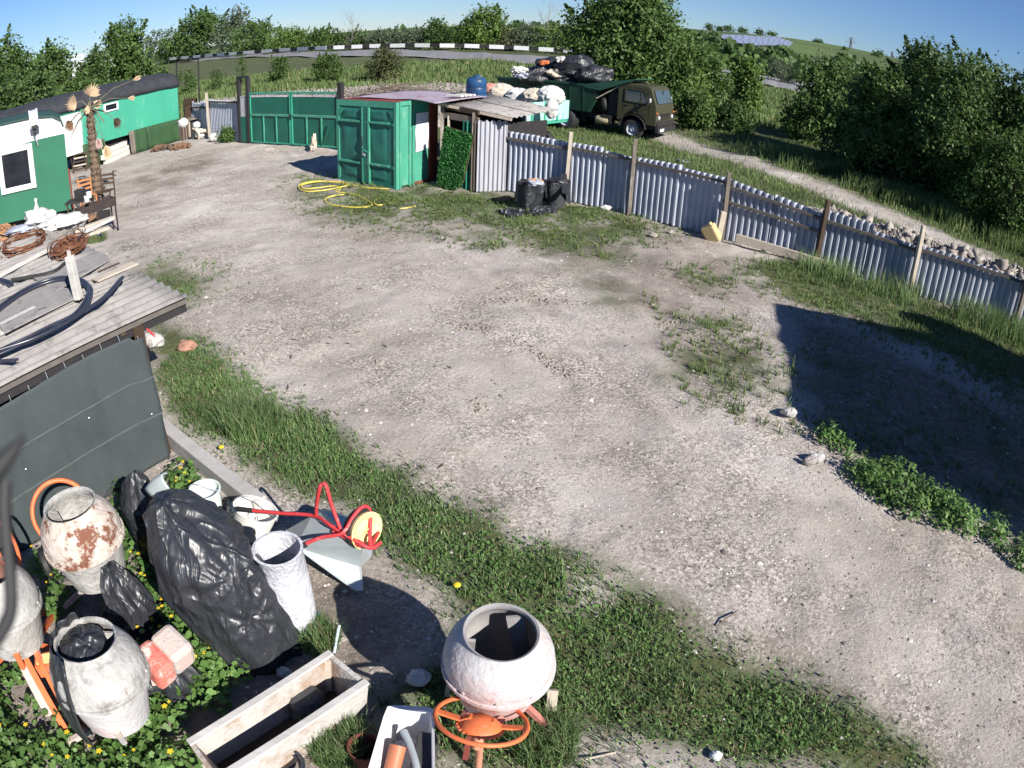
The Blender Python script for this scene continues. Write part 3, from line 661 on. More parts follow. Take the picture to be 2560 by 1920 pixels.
def crown_leaves(cx, cy, z0, z1, rx, ry, n, leaf, g, lobes=14, spray=.22, lean=(0, 0)):
    """leaf faces filling uneven lobes of a crown; a share sits on twigs that stick out"""
    zc, rz = (z0 + z1) / 2, (z1 - z0) / 2
    Cs = []
    for k in range(lobes):
        th_ = g.uniform(0, 2 * np.pi); zz_ = -.78 + 1.5 * (k + g.uniform(0, 1)) / lobes; f = g.uniform(.25, .72) ** .8
        w_ = np.sqrt(max(0.06, 1 - max(zz_ + .15, 0) ** 2 * 1.15))
        c = np.array([np.cos(th_) * rx * f * w_, np.sin(th_) * ry * f * w_, zz_ * rz])
        s = g.uniform(.30, .46)
        Cs.append((c, s * rx * 1.05, s * ry * 1.05, s * rz))
    P = []; O = []
    m = int(n * (1 - spray)) // lobes
    for c, a, b, e in Cs:
        kc = max(4, m // 11); dc_ = rdir(kc, g); rad = g.uniform(.30, 1.0, kc) ** .45
        pc = c + dc_ * rad[:, None] * np.array([a, b, e]); k_ = g.integers(0, kc, m); sg = leaf * g.uniform(.8, 2.1, kc)[k_]
        P.append(pc[k_] + g.normal(size=(m, 3)) * sg[:, None] * np.array([1, 1, .8])); O.append(dc_[k_])
    # sprays
    ns = max(6, lobes * 2); ms = int(n * spray) // ns
    for k in range(ns):
        c, a, b, e = Cs[g.integers(len(Cs))]
        d = rdir(1, g)[0]; d[2] = abs(d[2]) * .8 + .15
        base = c + d * np.array([a, b, e]) * .8
        L = g.uniform(.35, .85) * max(a, e); t = g.uniform(0, 1, ms) ** .8
        dd = d * .6 + np.array([g.normal() * .3, g.normal() * .3, .55]); dd /= np.linalg.norm(dd)
        P.append(base + t[:, None] * L * dd + g.normal(size=(ms, 3)) * (L * .11 * (1.1 - t))[:, None]); O.append(np.repeat(d[None], ms, 0))
    P = np.concatenate(P); O = np.concatenate(O)
    h = (P[:, 2] / rz + 1) / 2
    P[:, 0] += lean[0] * h; P[:, 1] += lean[1] * h
    P += np.array([cx, cy, zc])
    P[:, 2] = np.where(P[:, 2] < z0, z0 + (z0 - P[:, 2]) * .3, P[:, 2])
    N_ = rdir(len(P), g) + .75 * O + np.array([0, 0, .35]); N_ /= np.linalg.norm(N_, axis=1, keepdims=True)
    sz = leaf * g.uniform(.65, 1.35, len(P))
    return quads(P, N_, rdir(len(P), g), sz * 1.35, sz * .8)
def limbs(mb, base, top, rx, r0, g, k=9, bare=False):
    b = Vector(base); t = Vector(top); H = (t - b).length
    mid = b.lerp(t, .5) + Vector((g.normal() * .05 * H, g.normal() * .05 * H, 0))
    mb.tube([b, b.lerp(mid, .5), mid, mid.lerp(t, .7), t], [r0, r0 * .85, r0 * .6, r0 * .3, r0 * .08], 7)
    for i in range(k):
        f = g.uniform(.2, .85); p = b.lerp(mid, f / .5) if f < .5 else mid.lerp(t, (f - .5) / .5)
        a = g.uniform(0, 2 * math.pi); L = rx * g.uniform(.5, 1.0) * (1.15 - f * .6)
        e = p + Vector((math.cos(a) * L, math.sin(a) * L, L * g.uniform(.5, 1.3)))
        m2 = p.lerp(e, .5) + Vector((0, 0, -L * .06))
        rr_ = r0 * .45 * (1.1 - f)
        mb.tube([p, m2, e], [rr_, rr_ * .6, rr_ * .15], 5)
        if bare:
            for j in range(4):
                q = m2.lerp(e, g.uniform(0, 1)); L2 = L * g.uniform(.25, .5)
                mb.tube([q, q + Vector((g.normal() * L2 * .5, g.normal() * L2 * .5, L2))], [rr_ * .35, rr_ * .1], 4)
def tree(name, px, ytop, hw, r, label, kind='mid', n=5000, leaf=.28, base=None, low=.12, cat='tree', group=None, lobes=14, spray=.22, depth=1.0, seed=None, zb=None):
    g = np.random.default_rng(seed if seed is not None else int(px * 13 + ytop * 7 + r))
    P = GR(px, ytop, r); L_ = GR(px - hw, ytop + 20, r); R_ = GR(px + hw, ytop + 20, r)
    rx = max((Vector(L_[:2]) - Vector(R_[:2])).length / 2, .2)
    zb = tz(P.x, P.y) if zb is None else float(zb)
    H = P.z - zb
    t = thing(name, label, cat, (P.x, P.y, zb), 0, group)
    V_, F_ = crown_leaves(0, 0, H * low, H * .97, rx, rx * depth, int(n * 1.55), leaf * .80, g, lobes, spray, lean=(-.0, 0))
    npmesh('crown', V_, F_, LEAF[kind], t)
    mb = MB(); limbs(mb, (0, 0, -.1), (0, 0, H * .82), rx * .7, max(.05, H * .022), g, 8)
    mb.build('trunk', bark, t)
    return t
# behind the road
TR = 'trees growing beyond the road'
T = [
 ('tree', 428, 26, 72, 120, 'broad dense tree beyond the road, straight above the thin metal frame', 'mid', 5200, .42),
 ('tree', 505, 17, 34, 128, 'slender grey green tree rising behind the broad tree beyond the road', 'grey', 1700, .36),
 ('bush_tree', 350, 62, 34, 118, 'thin grey shrub tree left of the broad tree beyond the road', 'grey', 1200, .32),
 ('bush_tree', 548, 42, 52, 116, 'mid green bushy tree with an uneven top next to the slender grey green tree', 'mid', 2800, .36),
 ('bush_tree', 632, 58, 46, 112, 'low bright bush beyond the road above the gate, left of the bare tree', 'bright', 2200, .34),
 ('bush_tree', 700, 60, 42, 112, 'spiky green bush beyond the road just left of the bare tree', 'mid', 2000, .34),
 ('bush_tree', 770, 66, 44, 116, 'low dark bush at the foot of the bare tree beyond the road', 'dark', 1700, .32),
 ('bush_tree', 830, 64, 42, 112, 'pale grey bush beyond the road right of the bare tree', 'grey', 1900, .30),
 ('bush_tree', 893, 60, 40, 112, 'grey green bush behind the barrier between the pale bush and the dark shrub tree', 'grey', 1900, .30),
 ('tree', 948, 34, 28, 112, 'narrow dark shrub tree behind the middle of the striped barrier', 'dark', 1500, .32),
 ('tree', 1042, 8, 48, 112, 'bright wind bent tree behind the barrier with its top leaning right', 'bright', 2600, .40),
 ('bush_tree', 1005, 52, 44, 112, 'green bush below the wind bent tree behind the barrier', 'mid', 2000, .32),
 ('bush_tree', 1092, 56, 44, 112, 'olive green bush behind the barrier right of the wind bent tree', 'brown', 2000, .30),
 ('bush_tree', 1150, 48, 46, 112, 'grey bush behind the barrier under the thin bare branches', 'grey', 2000, .30),
 ('bush_tree', 1205, 56, 46, 110, 'yellowish bush behind the barrier end beside the big tree', 'bright', 1700, .32),
]
for nm, px_, yt, hw, r_, lb, kd, n_, lf in T:
    rr_ = np.interp(px_, [300, 500, 700, 950, 1200], [222, 166, 132, 120, 116]) + (r_ - 112) * .6
    tree(nm, px_, yt, hw * 1.28, float(rr_), lb, kd, int(n_ * 1.5), lf * float(rr_) / 118, low=.0, group=TR, lobes=16)
def bare(px, ytop, hw, r, label, seed):
    g = np.random.default_rng(seed); P = GR(px, ytop, r); zb = tz(P.x, P.y); H = P.z - zb
    rx = (GR(px - hw, ytop + 20, r) - GR(px + hw, ytop + 20, r)).length / 2
    t = thing('bare_tree', label, 'tree', (P.x, P.y, zb))
    mb = MB(); limbs(mb, (0, 0, 0), (0, 0, H), rx, H * .012, g, 22, True); mb.build('branch', M_('pale bark', (.20, .17, .16), None, 6, .9), t)
bare(757, 20, 38, 128, 'leafless grey tree sticking up beyond the road above the gate', 3)
bare(1190, -6, 40, 116, 'leafless thin tree just left of the big tree by the truck', 4)
# left group
LG = 'trees on the left behind the trailer'
for a in [
 ('tree', 28, 78, 58, 50, 'tall leafy tree at the left edge of the view behind the trailer', 'mid', 5200, .24),
 ('tree', 112, 90, 46, 54, 'round topped tree behind the trailer right of the leftmost tree', 'mid', 4200, .25),
 ('tree', 268, 40, 66, 60, 'tallest tree of the left group with branches pointing up right', 'mid', 6500, .27),
 ('tree', 196, 106, 40, 52, 'smaller dark tree between the white sign and the tallest left tree', 'dark', 3000, .23),
 ('bush_tree', 60, 150, 90, 40, 'wide dark bush above the left end of the trailer roof', 'dark', 5600, .2),
 ('bush_tree', 185, 168, 80, 42, 'wide green bush above the middle of the trailer roof', 'mid', 5200, .2),
 ('bush_tree', 280, 176, 52, 44, 'low bright bush peeking over the right half of the trailer roof', 'bright', 3000, .2),
 ('bush_tree', -60, 120, 70, 36, 'dark tree cut by the left edge of the view', 'dark', 4000, .2),
]:
    tree(a[0], a[1], a[2], a[3] * 1.22, a[4], a[5], a[6], int(a[7] * 1.35), a[8], low=.0, group=LG, lobes=18)
# road bank shrubs
BK = 'shrubs on the grass bank below the road'
for a in [
 ('shrub', 605, 120, 27, 60, 'dark shrub on the grass bank above the left half of the gate', 'mid', 2600, .13),
 ('shrub', 712, 110, 36, 57, 'green shrub on the grass bank above the right half of the gate', 'mid', 3800, .13),
 ('shrub', 832, 100, 46, 55, 'big brownish green shrub on the bank behind the container roof', 'brown', 5200, .13),
 ('shrub', 522, 112, 14, 62, 'thin young shrub on the bank reaching up to the road', 'mid', 600, .12),
 ('shrub', 400, 150, 24, 58, 'small shrub inside the thin metal frame on the bank', 'mid', 1200, .13),
 ('shrub', 468, 148, 20, 60, 'low dark shrub on the bank right of the thin metal frame', 'dark', 900, .12),
]:
    tree(a[0], a[1], a[2], a[3], a[4], a[5], a[6], a[7], a[8], low=.0, cat='shrub', group=BK)
# big tree and bushes behind the truck
tree('big_tree', 1372, -40, 150, 38, 'big dense tree with dark hollow base right behind the green truck', 'mid', 27000, .20, low=.0, lobes=30, spray=.22, depth=.8)
tree('bush_tree', 1470, 70, 70, 40, 'bright leafy bush against the right flank of the big tree', 'bright', 7000, .18, low=.0)
BR = 'bushes between the truck and the right hand trees'
for a in [
 ('bush_tree', 1535, 112, 46, 44, 'green bush behind the truck cab', 'mid', 5600, .18),
 ('bush_tree', 1618, 122, 40, 48, 'yellowish green bush in front of the distant field', 'bright', 4600, .18),
 ('bush_tree', 1580, 222, 52, 36, 'low dark bush to the right of the truck cab', 'dark', 3400, .15),
 ('bush_tree', 1505, 190, 40, 34, 'small bush touching the back of the truck cab', 'mid', 2600, .15),
 ('bush_tree', 1690, 128, 34, 100, 'distant pale bush below the field rows', 'grey', 2200, .2),
 ('bush_tree', 1790, 118, 54, 100, 'distant grey green bush under the pylon', 'grey', 2600, .22),
]:
    tree(a[0], a[1], a[2], a[3], a[4], a[5], a[6], int(a[7] * 1.2), a[8], low=.0, group=BR, lobes=18)
RG = 'trees along the dirt track on the right'
for a in [
 ('tree', 1800, 122, 72, 38, 'leafy tree leftmost in the row along the dirt track', 'mid', 8200, .17),
 ('tree', 1888, 160, 66, 32, 'dark spreading tree second in the row along the dirt track', 'dark', 9000, .16),
 ('tree', 2012, 80, 100, 31, 'tallest tree in the row along the dirt track, domed top', 'dark', 16000, .155),
 ('tree', 2140, 122, 84, 29, 'dark tree right of the tallest one with thin shoots on top', 'dark', 11000, .14),
 ('tree', 2235, 128, 84, 28, 'tree at the right edge of the view cut by the frame', 'mid', 9000, .13),
 ('tree', 1930, 138, 92, 30, 'dark rounded tree between the spreading tree and the tallest one', 'mid', 9000, .155),
 ('tree', 2078, 104, 84, 27, 'tree crowding the right side of the tallest tree', 'dark', 9000, .15),
 ('bush_tree', 1945, 258, 78, 28, 'mid height bush in front of the tallest tree by the track', 'dark', 7600, .13),
 ('bush_tree', 2100, 268, 76, 27.5, 'bright tipped bush in front of the right hand trees', 'mid', 9000, .12),
 ('bush_tree', 2210, 280, 86, 24.5, 'lush bush at the right edge above the fence', 'mid', 9500, .11),
]:
    tree(a[0], a[1], a[2], a[3] * 1.32, a[4], a[5], a[6], int(a[7] * 1.15), a[8], low=.24 if a[1] < 200 and a[0] < 2100 else .0, group=RG, lobes=24, spray=.2)
tree('bush', 2140, 400, 50, 25, 'low leafy bush at the foot of the right hand trees', 'bright', 4200, .10, low=0, cat='bush')
tree('bush', 490, 276, 30, 28.6, 'small green bush by the left gate post', 'mid', 1500, .085, low=0, cat='bush')

# ------------------------------------------------------------------ far hill side
_g = np.random.default_rng(33); Vs = []; Fs = []; o_ = 0
for _k in range(900):
    az_ = _g.uniform(-12, 48); r_ = _g.uniform(135, 430) if _g.uniform() < .8 else _g.uniform(110, 200)
    if az_ < 8 and r_ < 150: continue
    x_, y_ = math.sin(R(az_)) * r_, math.cos(R(az_)) * r_
    if fbm(np.array(x_ * .016), np.array(y_ * .016), 3, 91) < .40 + .25 * (r_ - 135) / 295: continue
    h_ = _g.uniform(1.2, 4.0); n_ = 46
    P_ = rdir(n_, _g) * _g.uniform(.4, 1, n_)[:, None] * np.array([h_ * 1.1, h_ * 1.1, h_ * .6]) + np.array([x_, y_, tz(x_, y_) + h_ * .5])
    V_, F_ = quads(P_, rdir(n_, _g), rdir(n_, _g), np.full(n_, h_ * .55), np.full(n_, h_ * .45)); Vs.append(V_); Fs.append(F_ + o_); o_ += len(V_)
tag(npmesh('hillside_scrub', np.concatenate(Vs), np.concatenate(Fs), LEAF['dark']), 'dark green scrub covering the distant hillside', 'scrub', kind='stuff')
t_far = []
for i, (px_, yt, hw) in enumerate([(1532, 54, 7), (1556, 58, 5), (1575, 58, 9), (1605, 62, 7), (1640, 66, 6), (1668, 70, 8), (1900, 118, 9), (1950, 126, 12), (1765, 88, 8)]):
    tree('distant_tree', px_, yt, hw, 480, ['leftmost tiny tree on the distant ridge, beside the big tree', 'small low tiny tree second from the left on the ridge', 'widest tiny tree on the ridge above the left end of the panel rows', 'tiny tree on the ridge above the middle of the panel rows', 'smallest tiny tree on the ridge above the right part of the panel rows', 'tiny tree on the ridge at the right end of the panel rows', 'tiny tree on the ridge right of the big pylon', 'wide tiny tree on the ridge just left of the tallest right tree', 'tiny tree on the ridge between the panel rows and the big pylon'][i], 'dark', 260, 1.1, low=0, group='tiny trees on the ridge line', lobes=5, zb=ridge(np.degrees(math.atan2(*GR(px_, yt, 480)[:2]))) - 1)
for i, (x0, y0, x1, y1) in enumerate([(1560, 82, 1688, 87), (1556, 87, 1696, 91), (1566, 92, 1706, 95.5), (1590, 97, 1712, 99), (1618, 101.5, 1708, 103)]):
    a = hit(x0, y0); b = hit(x1, y1)
    mb = MB(); n = 10
    for k in range(n + 1):
        p = a.lerp(b, k / n); z = tz(p.x, p.y)
        d = (b - a).normalized(); nrm = Vector((-p.x, -p.y, 0)).normalized()
        if k < n:
            q = a.lerp(b, (k + .93) / n); zq = tz(q.x, q.y)
            mb.add([(p.x, p.y, z + .8), (q.x, q.y, zq + .8), (q.x - nrm.x * 3, q.y - nrm.y * 3, zq + 1.9), (p.x - nrm.x * 3, p.y - nrm.y * 3, z + 1.9)], [(0, 1, 2, 3)])
            mb.bar((p.x, p.y, z - .3), (p.x, p.y, z + .9), .25); mb.bar((p.x - nrm.x * 3, p.y - nrm.y * 3, z - .3), (p.x - nrm.x * 3, p.y - nrm.y * 3, z + 1.9), .25)
    names = ['topmost', 'second from the top', 'third from the top', 'fourth from the top', 'lowest']
    tag(mb.build('solar_row', M_('far solar panel', (.13, .16, .24), None, .2, .6)), f'pale blue row of panels on the far hill side, {names[i]}', 'solar row', 'rows of solar panels on the far hill')
def pylon(px, ytop, ybot, label, hw):
    p = GR(px, ybot, 515); H = (GR(px, ytop, 515).z - p.z)
    mb = MB(); s = H * .09
    for a in (-1, 1):
        for b in (-1, 1): mb.bar((p.x + a * s, p.y + b * s, p.z - 2), (p.x + a * .3, p.y + b * .3, p.z + H), .35)
    for k, f in enumerate((.55, .72, .88)): mb.bar((p.x - hw * (1 - .25 * k), p.y, p.z + H * f), (p.x + hw * (1 - .25 * k), p.y, p.z + H * f), .45)
    for k in range(5):
        f = k / 5; mb.bar((p.x - s * (1 - f), p.y - s * (1 - f), p.z + H * f), (p.x + s * (1 - f), p.y + s * (1 - f), p.z + H * (f + .16)), .22)
    tag(mb.build('power_pylon', M_('pylon steel', (.12, .14, .18), None, 1, .7)), label, 'pylon')
pylon(1837, 80, 105, 'lattice power pylon with three cross arms on the ridge', 4.2)
pylon(1905, 108, 126, 'short grey pole pylon on the ridge nearer the right hand trees', 1.2)
pylon(1926, 110, 130, 'thin farthest right pylon just left of the tallest right tree', 1.2)

# ------------------------------------------------------------------ grass and weeds
grassm = leafmat('grass blade', [(.070, .130, .042), (.110, .190, .066), (.155, .245, .090), (.205, .275, .120)], .35, .5, dry=(.30, .26, .15))
grassd = leafmat('dry grass blade', [(.11, .105, .04), (.17, .15, .065), (.10, .125, .035)], .2, .6)
grassf = leafmat('field grass blade', [(.085, .140, .042), (.130, .195, .060), (.175, .235, .085)], .35, .6, dry=(.30, .26, .15))
def blades(x, y, z, h, wd, g, lean=.55, out=None):
    n = len(x)
    b = (out if out is not None else g.uniform(0, 2 * np.pi, n)) + g.normal(size=n) * .5; a = b + np.pi / 2 + g.normal(size=n) * .6
    l = g.uniform(.1, 1.0, n) * lean
    dx, dy = np.cos(b) * l, np.sin(b) * l; sx, sy = np.cos(a) * wd * .5, np.sin(a) * wd * .5
    B = np.stack([x, y, z - .005], 1)
    m = B + np.stack([dx * h * .35, dy * h * .35, h * .62], 1)
    t = B + np.stack([dx * h, dy * h, h * np.sqrt(np.maximum(1 - l * l * .55, .2))], 1)
    S = np.stack([sx, sy, 0 * sx], 1)
    V = np.stack([B - S, B + S, m + S * .75, m - S * .75, t], 1).reshape(-1, 3)
    k = np.arange(n) * 5
    F = np.concatenate([np.stack([k, k + 1, k + 2], 1), np.stack([k, k + 2, k + 3], 1), np.stack([k + 3, k + 2, k + 4], 1)])
    return V, F
def scatter(n, x0, x1, y0, y1, dens, g):
    x = g.uniform(x0, x1, n); y = g.uniform(y0, y1, n)
    k = g.uniform(0, 1, n) < dens(x, y)
    return x[k], y[k]
def clumpy(x, y, s=2.2, seed=60): return np.clip((fbm(x * s, y * s, 3, seed) - .32) * 2.6, 0, 1)
g = np.random.default_rng(11)
def tufts(x, y, g, per, spread):
    n = len(x); k = np.repeat(np.arange(n), per); a = g.uniform(0, 6.283, n * per); q = np.abs(g.normal(size=n * per)) * spread * (.5 + g.uniform(0, 1, n)[k])
    return x[k] + np.cos(a) * q, y[k] + np.sin(a) * q, a, (.6 + .8 * g.uniform(0, 1, n) ** 2)[k]
def drawgrass(name, x0, x1, y0, y1, n, dens, h, wd, mat, label, lean=.6, hs=None):
    x, y = scatter(n // 7, x0, x1, y0, y1, dens, g)
    x, y, a, hs_ = tufts(x, y, g, 7, .026)
    hh = h * g.uniform(.5, 1.3, len(x)) * hs_ * (.55 + .9 * fbm(x * 1.3, y * 1.3, 3, 61))
    V, F = blades(x, y, gz(x, y), hh, np.full(len(x), wd) * g.uniform(.6, 1.4, len(x)), g, lean, a)
    o = npmesh(name, V, F, mat); tag(o, label, 'grass', kind='stuff')
    return o
vd = lambda s=60, p=1.0: (lambda x, y: veg(x, y) ** p * (.25 + .75 * clumpy(x, y, 2.0, s)) * (1 - outside(x, y)))
drawgrass('grass', -4.6, 4.2, 1.6, 8.2, 420000, lambda x, y: vd()(x, y) * field(x, y, VERGE, .25), .062, .0085, grassm, 'green grass verge along the near edge of the gravel', .85)
drawgrass('dry_grass', -1, 3.6, 1.6, 3.6, 9000, lambda x, y: .9 * field(x, y, DRYP[0], .5) * clumpy(x, y, 3, 70), .08, .006, grassd, 'straw coloured dry grass in the verge near the bottom', 1.1)
drawgrass('grass', 2.0, 13, 5.5, 14.5, 210000, lambda x, y: np.maximum(field(x, y, RIGHT, .6), .8 * np.maximum.reduce([field(x, y, p, .5) for p in PATCH])) * (.2 + .8 * clumpy(x, y, 1.6, 62)) * (1 - outside(x, y)), .10, .010, grassf, 'grass strip at the foot of the corrugated fence', .8)
drawgrass('grass', -6.5, 4.5, 12.0, 19, 120000, lambda x, y: field(x, y, NEARC, .9) * (.08 + .92 * clumpy(x, y, 1.5, 63)) * (1 - outside(x, y)), .075, .012, grassf, 'short grass patch in front of the container', .9)
drawgrass('grass', -7, -1.5, 5.0, 12, 60000, lambda x, y: field(x, y, LEFTW, .5) * (.05 + .9 * clumpy(x, y, 1.8, 64)), .06, .009, grassm, 'sparse low grass beside the corrugated shed roof', .9)
drawgrass('grass', 2.5, 9, 3, 9.5, 40000, lambda x, y: .5 * field(x, y, SHADE, .3) * clumpy(x, y, 1.2, 65), .10, .011, grassm, 'scattered grass in the big shadow on the right', .8)
# taller growth along the fence foot
def along(poly, n, spread, g):
    P = np.array(poly); seg = np.linalg.norm(P[1:] - P[:-1], axis=1); cs = np.concatenate([[0], np.cumsum(seg)])
    t = g.uniform(0, cs[-1], n); i = np.clip(np.searchsorted(cs, t) - 1, 0, len(seg) - 1); f = (t - cs[i]) / seg[i]
    p = P[i] * (1 - f)[:, None] + P[i + 1] * f[:, None]
    return p[:, 0] + g.normal(size=n) * spread, p[:, 1] + g.normal(size=n) * spread
fx, fy = along([(6.0, 12.55), (7.2, 11.85), (8.3, 11.0), (10.2, 9.9), (12.4, 8.5)], 9000, .26, g)
fx, fy = fx - .12, fy - .2
k = clumpy(fx, fy, 1.0, 66) > g.uniform(0, .9, len(fx)); fx, fy = fx[k], fy[k]
k = (outside(fx, fy) < .5); fx, fy = fx[k], fy[k]
V, F = blades(fx, fy, gz(fx, fy), g.uniform(.15, .55, len(fx)), np.full(len(fx), .011), g, .55)
tag(npmesh('tall_grass', V, F, grassm), 'tall dark grass growing up the foot of the fence', 'grass', kind='stuff')
# field grass outside the fences
def fdens(x, y):
    return outside(x, y) * (1 - .95 * np.exp(-(pdist(x, y, TRACK, False) / 1.1) ** 4)) * (1 - .97 * bank(x, y)) * (.35 + .65 * clumpy(x, y, .6, 67))
x, y = scatter(120000, -2, 24, 9, 34, fdens, g)
V, F = blades(x, y, gz(x, y), .14 * g.uniform(.5, 1.5, len(x)), np.full(len(x), .022), g, .8)
tag(npmesh('field_grass', V, F, grassf), 'rough grass outside the fence beside the dirt track', 'grass', kind='stuff')
x, y = scatter(120000, -34, 30, 34, 70, lambda x, y: fdens(x, y) * (np.hypot(x, y) > 40) * (np.hypot(x, y) < near_edge(np.degrees(np.arctan2(x, y)))), g)
V, F = blades(x, y, terrain(x, y), .42 * g.uniform(.5, 1.4, len(x)), np.full(len(x), .07), g, .6)
tag(npmesh('bank_grass', V, F, grassf), 'long grass on the bank between the rubble strip and the road', 'grass', kind='stuff')
x, y = along([(9.5, 26.5), (12, 22.5), (14.5, 18.5), (16.3, 14.5)], 26000, .9, g)
k = fbm(x * .8, y * .8, 3, 68) > .45; x, y = x[k] + 1.2, y[k] + .8
V, F = blades(x, y, gz(x, y), g.uniform(.2, .7, len(x)), np.full(len(x), .03), g, .5)
tag(npmesh('tall_grass', V, F, grassf), 'tall weeds and grass under the edge of the right hand trees', 'grass', kind='stuff')

# broad leaved weeds: round leaf fans with small yellow flowers
weedm = leafmat('weed leaf', [(.060, .125, .030), (.095, .180, .046), (.140, .235, .070)], .25, .5)
def weedclump(cx, cy, rad, hgt, n, ls, g, round_=True):
    a = g.uniform(0, 2 * np.pi, n); q = np.sqrt(g.uniform(0, 1, n)) * rad
    x, y = cx + np.cos(a) * q, cy + np.sin(a) * q
    z = gz(x, y) + hgt * g.uniform(.15, 1, n) * (1 - .5 * (q / rad) ** 2)
    C = np.stack([x, y, z], 1); Nn = np.stack([np.cos(a) * .45, np.sin(a) * .45, np.ones(n)], 1) + g.normal(size=(n, 3)) * .3
    Nn /= np.linalg.norm(Nn, axis=1, keepdims=True)
    U = rdir(n, g); U = U - (U * Nn).sum(1, keepdims=True) * Nn; U /= np.linalg.norm(U, axis=1, keepdims=True); S = np.cross(Nn, U)
    s = ls * g.uniform(.5, 1.3, n)
    ang = np.linspace(0, 2 * np.pi, 6, endpoint=False)
    rp_ = np.array([1, .85, .95, .8, .95, .85]) if round_ else np.array([1.5, .5, .5, 1.2, .5, .5])
    V = np.stack([C + (S * np.sin(t) * r_ * .5 + U * np.cos(t) * r_ * .5) * s[:, None] - Nn * (s * .08 * (k % 2))[:, None] for k, (t, r_) in enumerate(zip(ang, rp_))], 1).reshape(-1, 3)
    b = np.arange(n) * 6
    F = np.concatenate([np.stack([b, b + 1, b + 2, b + 3], 1), np.stack([b, b + 3, b + 4, b + 5], 1)])
    return V, F
def weeds(name, polys, per, rad, hgt, n, ls, label, flowers=0, round_=True, bounds=(-6, 8, 1, 9)):
    Vs, Fs, o_ = [], [], 0; fl = []
    for P in polys:
        xs = [p[0] for p in P]; ys = [p[1] for p in P]; A = (max(xs) - min(xs)) * (max(ys) - min(ys))
        m = max(3, int(A * per)); x = g.uniform(min(xs), max(xs), m); y = g.uniform(min(ys), max(ys), m); k = inpoly(x, y, P)
        for cx, cy in zip(x[k], y[k]):
            s = g.uniform(.6, 1.3)
            V, F = weedclump(cx, cy, rad * s, hgt * s, int(n * s), ls, g, round_); Vs.append(V); Fs.append(F + o_); o_ += len(V)
            for _ in range(flowers):
                if g.uniform() < .22:
                    a = g.uniform(0, 6.28); q = rad * g.uniform(0, .9); fl.append((cx + math.cos(a) * q, cy + math.sin(a) * q, hgt * s * g.uniform(1.0, 1.35)))
    tag(npmesh(name, np.concatenate(Vs), np.concatenate(Fs), weedm), label, 'weeds', kind='stuff')
    return fl
fl = weeds('weeds', WEEDL, 40, .15, .22, 56, .054, 'lush round leaved weeds around the cement mixers', 3)
weeds('weeds', [WEEDR, WEEDR2], 46, .16, .26, 80, .055, 'row of bushy weeds lit along the edge of the big shadow', 0, False)
weeds('weeds', [SHADE], .9, .2, .18, 26, .05, 'scattered weeds inside the big shadow', 0, False)
Cx = np.array(fl); n = len(Cx)
V = []; Fq_ = []
for i, (x_, y_, z_) in enumerate(fl):
    z_ += float(gz(x_, y_)[0]); s = random.uniform(.010, .018)
    for k in range(5):
        a = 2 * math.pi * k / 5 + i; b = len(V)
        V += [(x_, y_, z_), (x_ + math.cos(a - .5) * s, y_ + math.sin(a - .5) * s, z_ + .004), (x_ + math.cos(a) * s * 1.5, y_ + math.sin(a) * s * 1.5, z_ + .001), (x_ + math.cos(a + .5) * s, y_ + math.sin(a + .5) * s, z_ + .004)]
        Fq_.append((b, b + 1, b + 2, b + 3))
tag(npmesh('yellow_flowers', V, Fq_, fl_y), 'small yellow flowers standing above the weeds by the mixers', 'flowers', kind='stuff')
def dandelion(px, py, label):
    p = G(px, py, .05)
    t = thing('dandelion', label, 'flower', (p.x, p.y, float(gz(p.x, p.y)[0])))
    MB().tube([(0, 0, 0), (.01, 0, .06)], .003, 5).build('stem', grassm, t)
    MB().lathe([(0, 0), (.028, .004), (.03, .012), (.018, .02), (0, .022)], 10, (.01, 0, .06)).build('flower_head', fl_y, t)
dandelion(478, 974, 'single yellow dandelion in the grass near the concrete kerb')
dandelion(500, 892, 'small dandelion among the tall grass beside the net wall')
dandelion(985, 1268, 'single dandelion in the verge below the gravel')

x, y = scatter(60000, -4.6, 4.2, 1.6, 8.2, lambda x, y: vd(71)(x, y) * field(x, y, VERGE, .25), g)
n = len(x); Nn = rdir(n, g) * .5 + np.array([0, 0, 1.0]); Nn /= np.linalg.norm(Nn, axis=1, keepdims=True)
V, F = quads(np.stack([x, y, gz(x, y) + g.uniform(.01, .06, n)], 1), Nn, rdir(n, g), g.uniform(.015, .04, n), g.uniform(.012, .03, n))
tag(npmesh('clover', V, F, weedm), 'small round leaves of clover among the verge grass', 'clover', kind='stuff')
# loose stones on the gravel: small ones nobody could count
x, y = scatter(70000, -6, 7.5, 1.6, 13, lambda x, y: (1 - .85 * np.clip(veg(x, y), 0, 1)) * (1 - outside(x, y)) * np.exp(-(y - 2) / 7), g)
n = len(x); s = .0058 * np.exp(g.normal(size=n) * .55); base = np.array([[1, 0, 0], [0, 1, 0], [-1, 0, 0], [0, -1, 0], [0, 0, .8]])
a = g.uniform(0, 6.28, n); ca_, sa_ = np.cos(a), np.sin(a)
Bq = base[None] * np.stack([s * g.uniform(.7, 1.6, n), s, s], 1)[:, None, :]
V = np.stack([x[:, None] + Bq[..., 0] * ca_[:, None] - Bq[..., 1] * sa_[:, None], y[:, None] + Bq[..., 0] * sa_[:, None] + Bq[..., 1] * ca_[:, None], gz(x, y)[:, None] + Bq[..., 2]], 2).reshape(-1, 3)
k = np.arange(n)[:, None] * 5
F = np.concatenate([k + np.array([[0, 1, 4]]), k + np.array([[1, 2, 4]]), k + np.array([[2, 3, 4]]), k + np.array([[3, 0, 4]])])
tag(npmesh('gravel', V, F, leafmat('gravel stone', [(.10, .085, .075), (.24, .21, .19), (.38, .345, .315), (.56, .53, .50)], 0.0, .95)), 'loose gravel stones scattered over the drive', 'gravel', kind='stuff')
